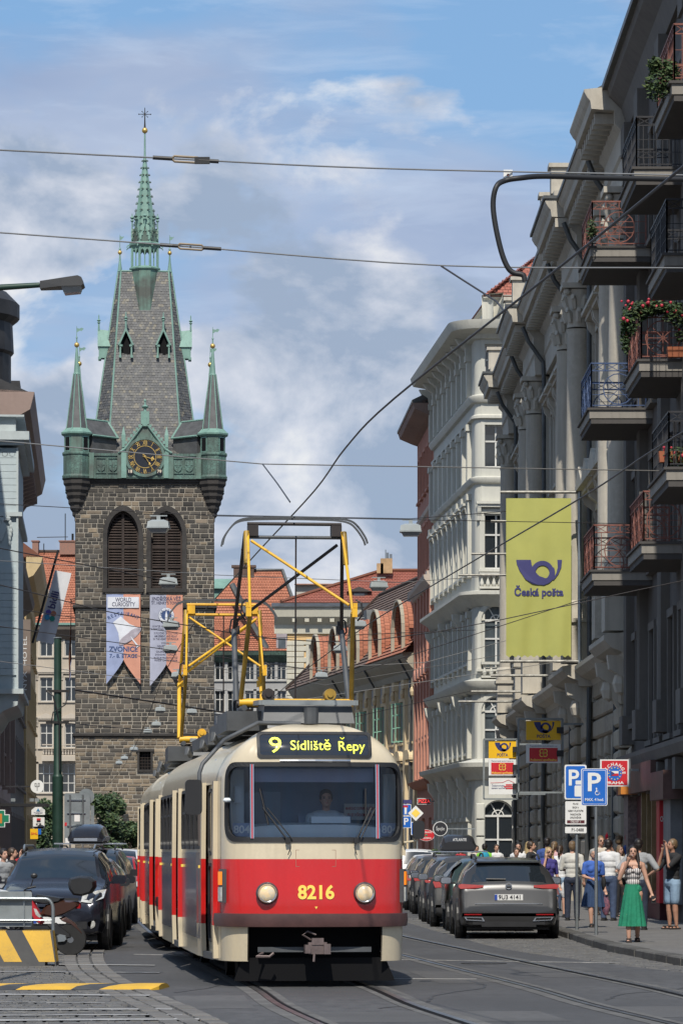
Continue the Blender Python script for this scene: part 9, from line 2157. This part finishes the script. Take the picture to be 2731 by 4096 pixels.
for k, (pts, r_) in enumerate((([(-40, 1760, 60), (1050, 1856, 62), (2790, 1886, 66)], .010), ([(-40, 2013, 70), (870, 2064, 72), (2790, 2100, 78)], .008), ([(-40, 2185, 62), (700, 2330, 66)], .010), ([(-40, 2240, 95), (870, 2300, 100), (1600, 2330, 105), (2300, 2280, 110)], .010), ([(-40, 2330, 52), (620, 2480, 54), (1500, 2560, 58), (2790, 2310, 60)], .008), ([(-40, 2500, 66), (1400, 2700, 70), (2350, 2390, 72)], .008), ([(-40, 2640, 92), (1200, 2800, 96), (2280, 2640, 98)], .009), ([(300, 2760, 86), (900, 2850, 92), (1300, 2840, 96)], .022), ([(850, 2060, 120), (1640, 2075, 124), (2100, 2040, 126)], .014), ([(900, 2690, 100), (1700, 2650, 102), (2400, 2460, 104)], .009), ([(240, 2890, 86), (1000, 2960, 110), (1900, 2760, 125)], .01), ([(-40, 2420, 120), (900, 2560, 130), (1900, 2520, 140)], .012), ([(400, 2600, 110), (1300, 2740, 120), (2000, 2620, 128)], .010))):
 wire('thin span wire over the street, number %s from the top' % ('three', 'four', 'five', 'six', 'seven', 'eight', 'nine', 'ten', 'eleven', 'twelve', 'thirteen', 'fourteen', 'fifteen')[k], pts, r_, wire_l if k % 3 == 0 else wire_m)
for off, lb in ((0.0, 'dark contact wire running down to the tram pantographs'), (3.28, 'dark contact wire over the empty track')):
 c0 = offs(cr([(4.4, 8), (2.9, 16.5), (1.75, 24.5)]+[tuple(p) for p in track_c[6::6]], 5), off); m = MB(); m.tube([(p.x, p.y, 5.90) for p in c0], .010, 6); tag(m.build('contact_wire', wire_m), lb, 'wire', 'overhead wires')
wire('black feeder hose looping beside the rooftops', [(2790, 719, 40), (2430, 712, 39.6), (2180, 705, 39.3), (2080, 712, 39.1), (2020, 722, 39.1), (1985, 745, 39), (1971, 810, 39), (1980, 900, 39), (2005, 1010, 39), (2030, 1070, 39), (2055, 1092, 39), (2090, 1100, 39), (2098, 1125, 39)], .031, rubber, 'feeder_hose')
for k, (pts, lb) in enumerate((([(1765, 1065, 42.5), (1850, 1120, 42), (1985, 1206, 41), (2020, 1250, 40)], 'hanger rod from the second span wire'), ([(1050, 1856, 62), (1110, 1935, 58), (1160, 2008, 52)], 'hanger rod over the tram pantograph'))): wire(lb, pts, .012, name='wire_hanger')
ins = mat('insulator', (.26, .20, .13), .5, var=.2)
for k, (a, b, d, lb) in enumerate((((612, 630), (875, 646), 37, 'long brown insulator on the upper span wire'), ((640, 979), (885, 996), 41, 'brown insulator loop on the second span wire'))):
 A, B = px(*a, d), px(*b, d); o = thing('insulator', lb, 'insulator', A); v = B-A; m = MB(); m.tube([(0, 0, 0), v*.3], .022, 8); m.tube([v*.7, v], .022, 8); m.build('sleeve', rubber, o); m = MB()
 for s in (-1, 1): m.tube([v*.28, v*.33+Vector((0, 0, s*.028)), v*.68+Vector((0, 0, s*.028)), v*.73], .014, 6)
 m.build('loop', ins, o); m = MB(); m.cbox(v*.75, (.16, .04, .07)) if k == 0 else m.cbox(v*.5, (.02, .02, .02)); m.build('clamp', rubber, o)
o = thing('wire_clamp', 'white clamp holding the feeder hose to the span wire', 'clamp', px(2030, 702, 39.2)); m = MB(); m.cbox((0, 0, .01), (.10, .05, .10)); m.build('plate', signw, o); m = MB(); m.tube([(0, -.04, 0), (0, .03, 0)], .014, 8); m.build('bolt', rust_iron, o)
# ================================================================ greenery
leaf = [mat('leaf_'+n, c, .6, var=.25, sc=3) for n, c in (('a', (.055, .095, .03)), ('b', (.035, .07, .025)), ('c', (.085, .12, .04)))]; bark = mat('bark', (.08, .06, .045), .9, var=.3, sc=5); flower = mat('geranium', (.50, .02, .05), .6, var=.1); terra = mat('terracotta', (.40, .13, .06), .8, var=.15)
def leaves(m, blobs, n, s, rnd):
 for _ in range(n):
  c, r = rnd.choice(blobs); u = Vector((rnd.gauss(0, 1), rnd.gauss(0, 1), rnd.gauss(0, 1))).normalized()*(rnd.random()**.45); p = Vector(c)+Vector((u.x*r[0], u.y*r[1], u.z*r[2])); a = Vector((rnd.gauss(0, 1), rnd.gauss(0, 1), rnd.gauss(0, .6))).normalized(); b = a.orthogonal().normalized(); q = s*rnd.uniform(.6, 1.3)
  m.add([p-a*q, p+b*q*.5, p+a*q, p-b*q*.5], [(0, 1, 2, 3)], rnd.choice((0, 0, 1, 1, 2)))
def tree(label, x, d, h, w, seed, n=5200):
 rnd = random.Random(seed); o = thing('tree', label, 'tree', (pX(x, d), d, 0), 0, 'trees by the tower'); m = MB(); m.tube([(0, 0, 0), (.05, 0, h*.3), (-.05, .1, h*.65)], [.16, .11, .05], 8)
 blobs = []
 for k in range(16):
  a = rnd.uniform(0, 6.28); z = rnd.uniform(.3, .9)*h; rr = w*(.5-.32*abs(z/h-.45)); c = Vector((rr*math.cos(a)*rnd.uniform(.3, 1), rr*math.sin(a)*.8, z)); blobs.append((c, (w*.22, w*.22, h*.12))); m.tube([(0, 0, h*.25), c*.5+Vector((0, 0, h*.12)), c], [.06, .04, .015], 5)
 m.build('trunk', bark, o); m = MB(); leaves(m, blobs, n, .17, rnd); m.build('crown', leaf, o)
tree('dense green tree at the foot of the tower', 425, 262, 6.0, 3.4, 1); tree('smaller green tree right of the first by the tower portal', 505, 268, 3.9, 2.6, 2, 3600); tree('thin green tree behind the bank signs', 170, 272, 5.6, 3.2, 3, 3800); tree('small green tree by the shop corner', 130, 250, 3.6, 2.0, 5, 2000)
def plant(label, loc, blobs, n, s, seed, red=0, pot=None, cat='plant'):
 rnd = random.Random(seed); o = thing('balcony_plant', label, cat, loc, 0, 'plants on the balconies'); m = MB(); leaves(m, blobs, n, s, rnd); m.build('leaves', leaf, o, kind='stuff')
 if red:
  m = MB()
  for _ in range(red): c, r = rnd.choice(blobs); m.ball(tuple(Vector(c)+Vector((rnd.uniform(-1, 1)*r[0], -abs(rnd.uniform(.2, 1))*r[1], rnd.uniform(-.2, 1.1)*r[2]))), rnd.uniform(.022, .04), 6)
  m.build('flowers', flower, o, kind='stuff')
 m = MB(); m.add([(pot[0], -.09, 0), (pot[1], -.09, 0), (pot[1], .09, 0), (pot[0], .09, 0), (pot[0]-.02, -.12, .2), (pot[1]+.02, -.12, .2), (pot[1]+.02, .12, .2), (pot[0]-.02, .12, .2)], MB.BF) if pot else m.tube([(0, 0, -.2), (0, 0, .3)], .015, 5); m.build('planter' if pot else 'stem', terra if pot else bark, o)
zf = 11.6
plant('red geraniums spilling over the rust-red balcony', (6.25, 70.9, zf+.02), [((-.2, 0, .95), (.28, .2, .22)), ((.1, 0, 1.0), (.3, .2, .16)), ((.5, 0, .9), (.35, .2, .25)), ((-.42, 0, .75), (.2, .2, .35)), ((.75, 0, .6), (.3, .2, .4)), ((-.5, .1, .45), (.1, .1, .4))], 2300, .05, 11, 40, (.35, .85))
plant('leafy potted shrub hanging over the topmost balcony', px(2650, 370, 63), [((-.1, 0, .1), (.24, .2, .3)), ((.1, 0, .35), (.2, .2, .25)), ((-.15, 0, .5), (.12, .1, .15))], 900, .055, 12)
plant('small green plant on the rust-red balcony beside the columns', px(2365, 925, 79.8), [((0, 0, 0), (.12, .2, .3))], 260, .045, 13)
plant('flower box on the black balcony at the picture edge', px(2700, 1850, 65.5), [((0, 0, .1), (.3, .2, .2))], 500, .045, 14, 14, (-.3, .3))
plant('green shrub in front of the pizzeria', (pX(1722, 176), 176, 1.0), [((0, 0, 0), (.5, .4, .6)), ((.2, 0, .3), (.3, .3, .4))], 1100, .08, 15, 0, (-.3, .3))
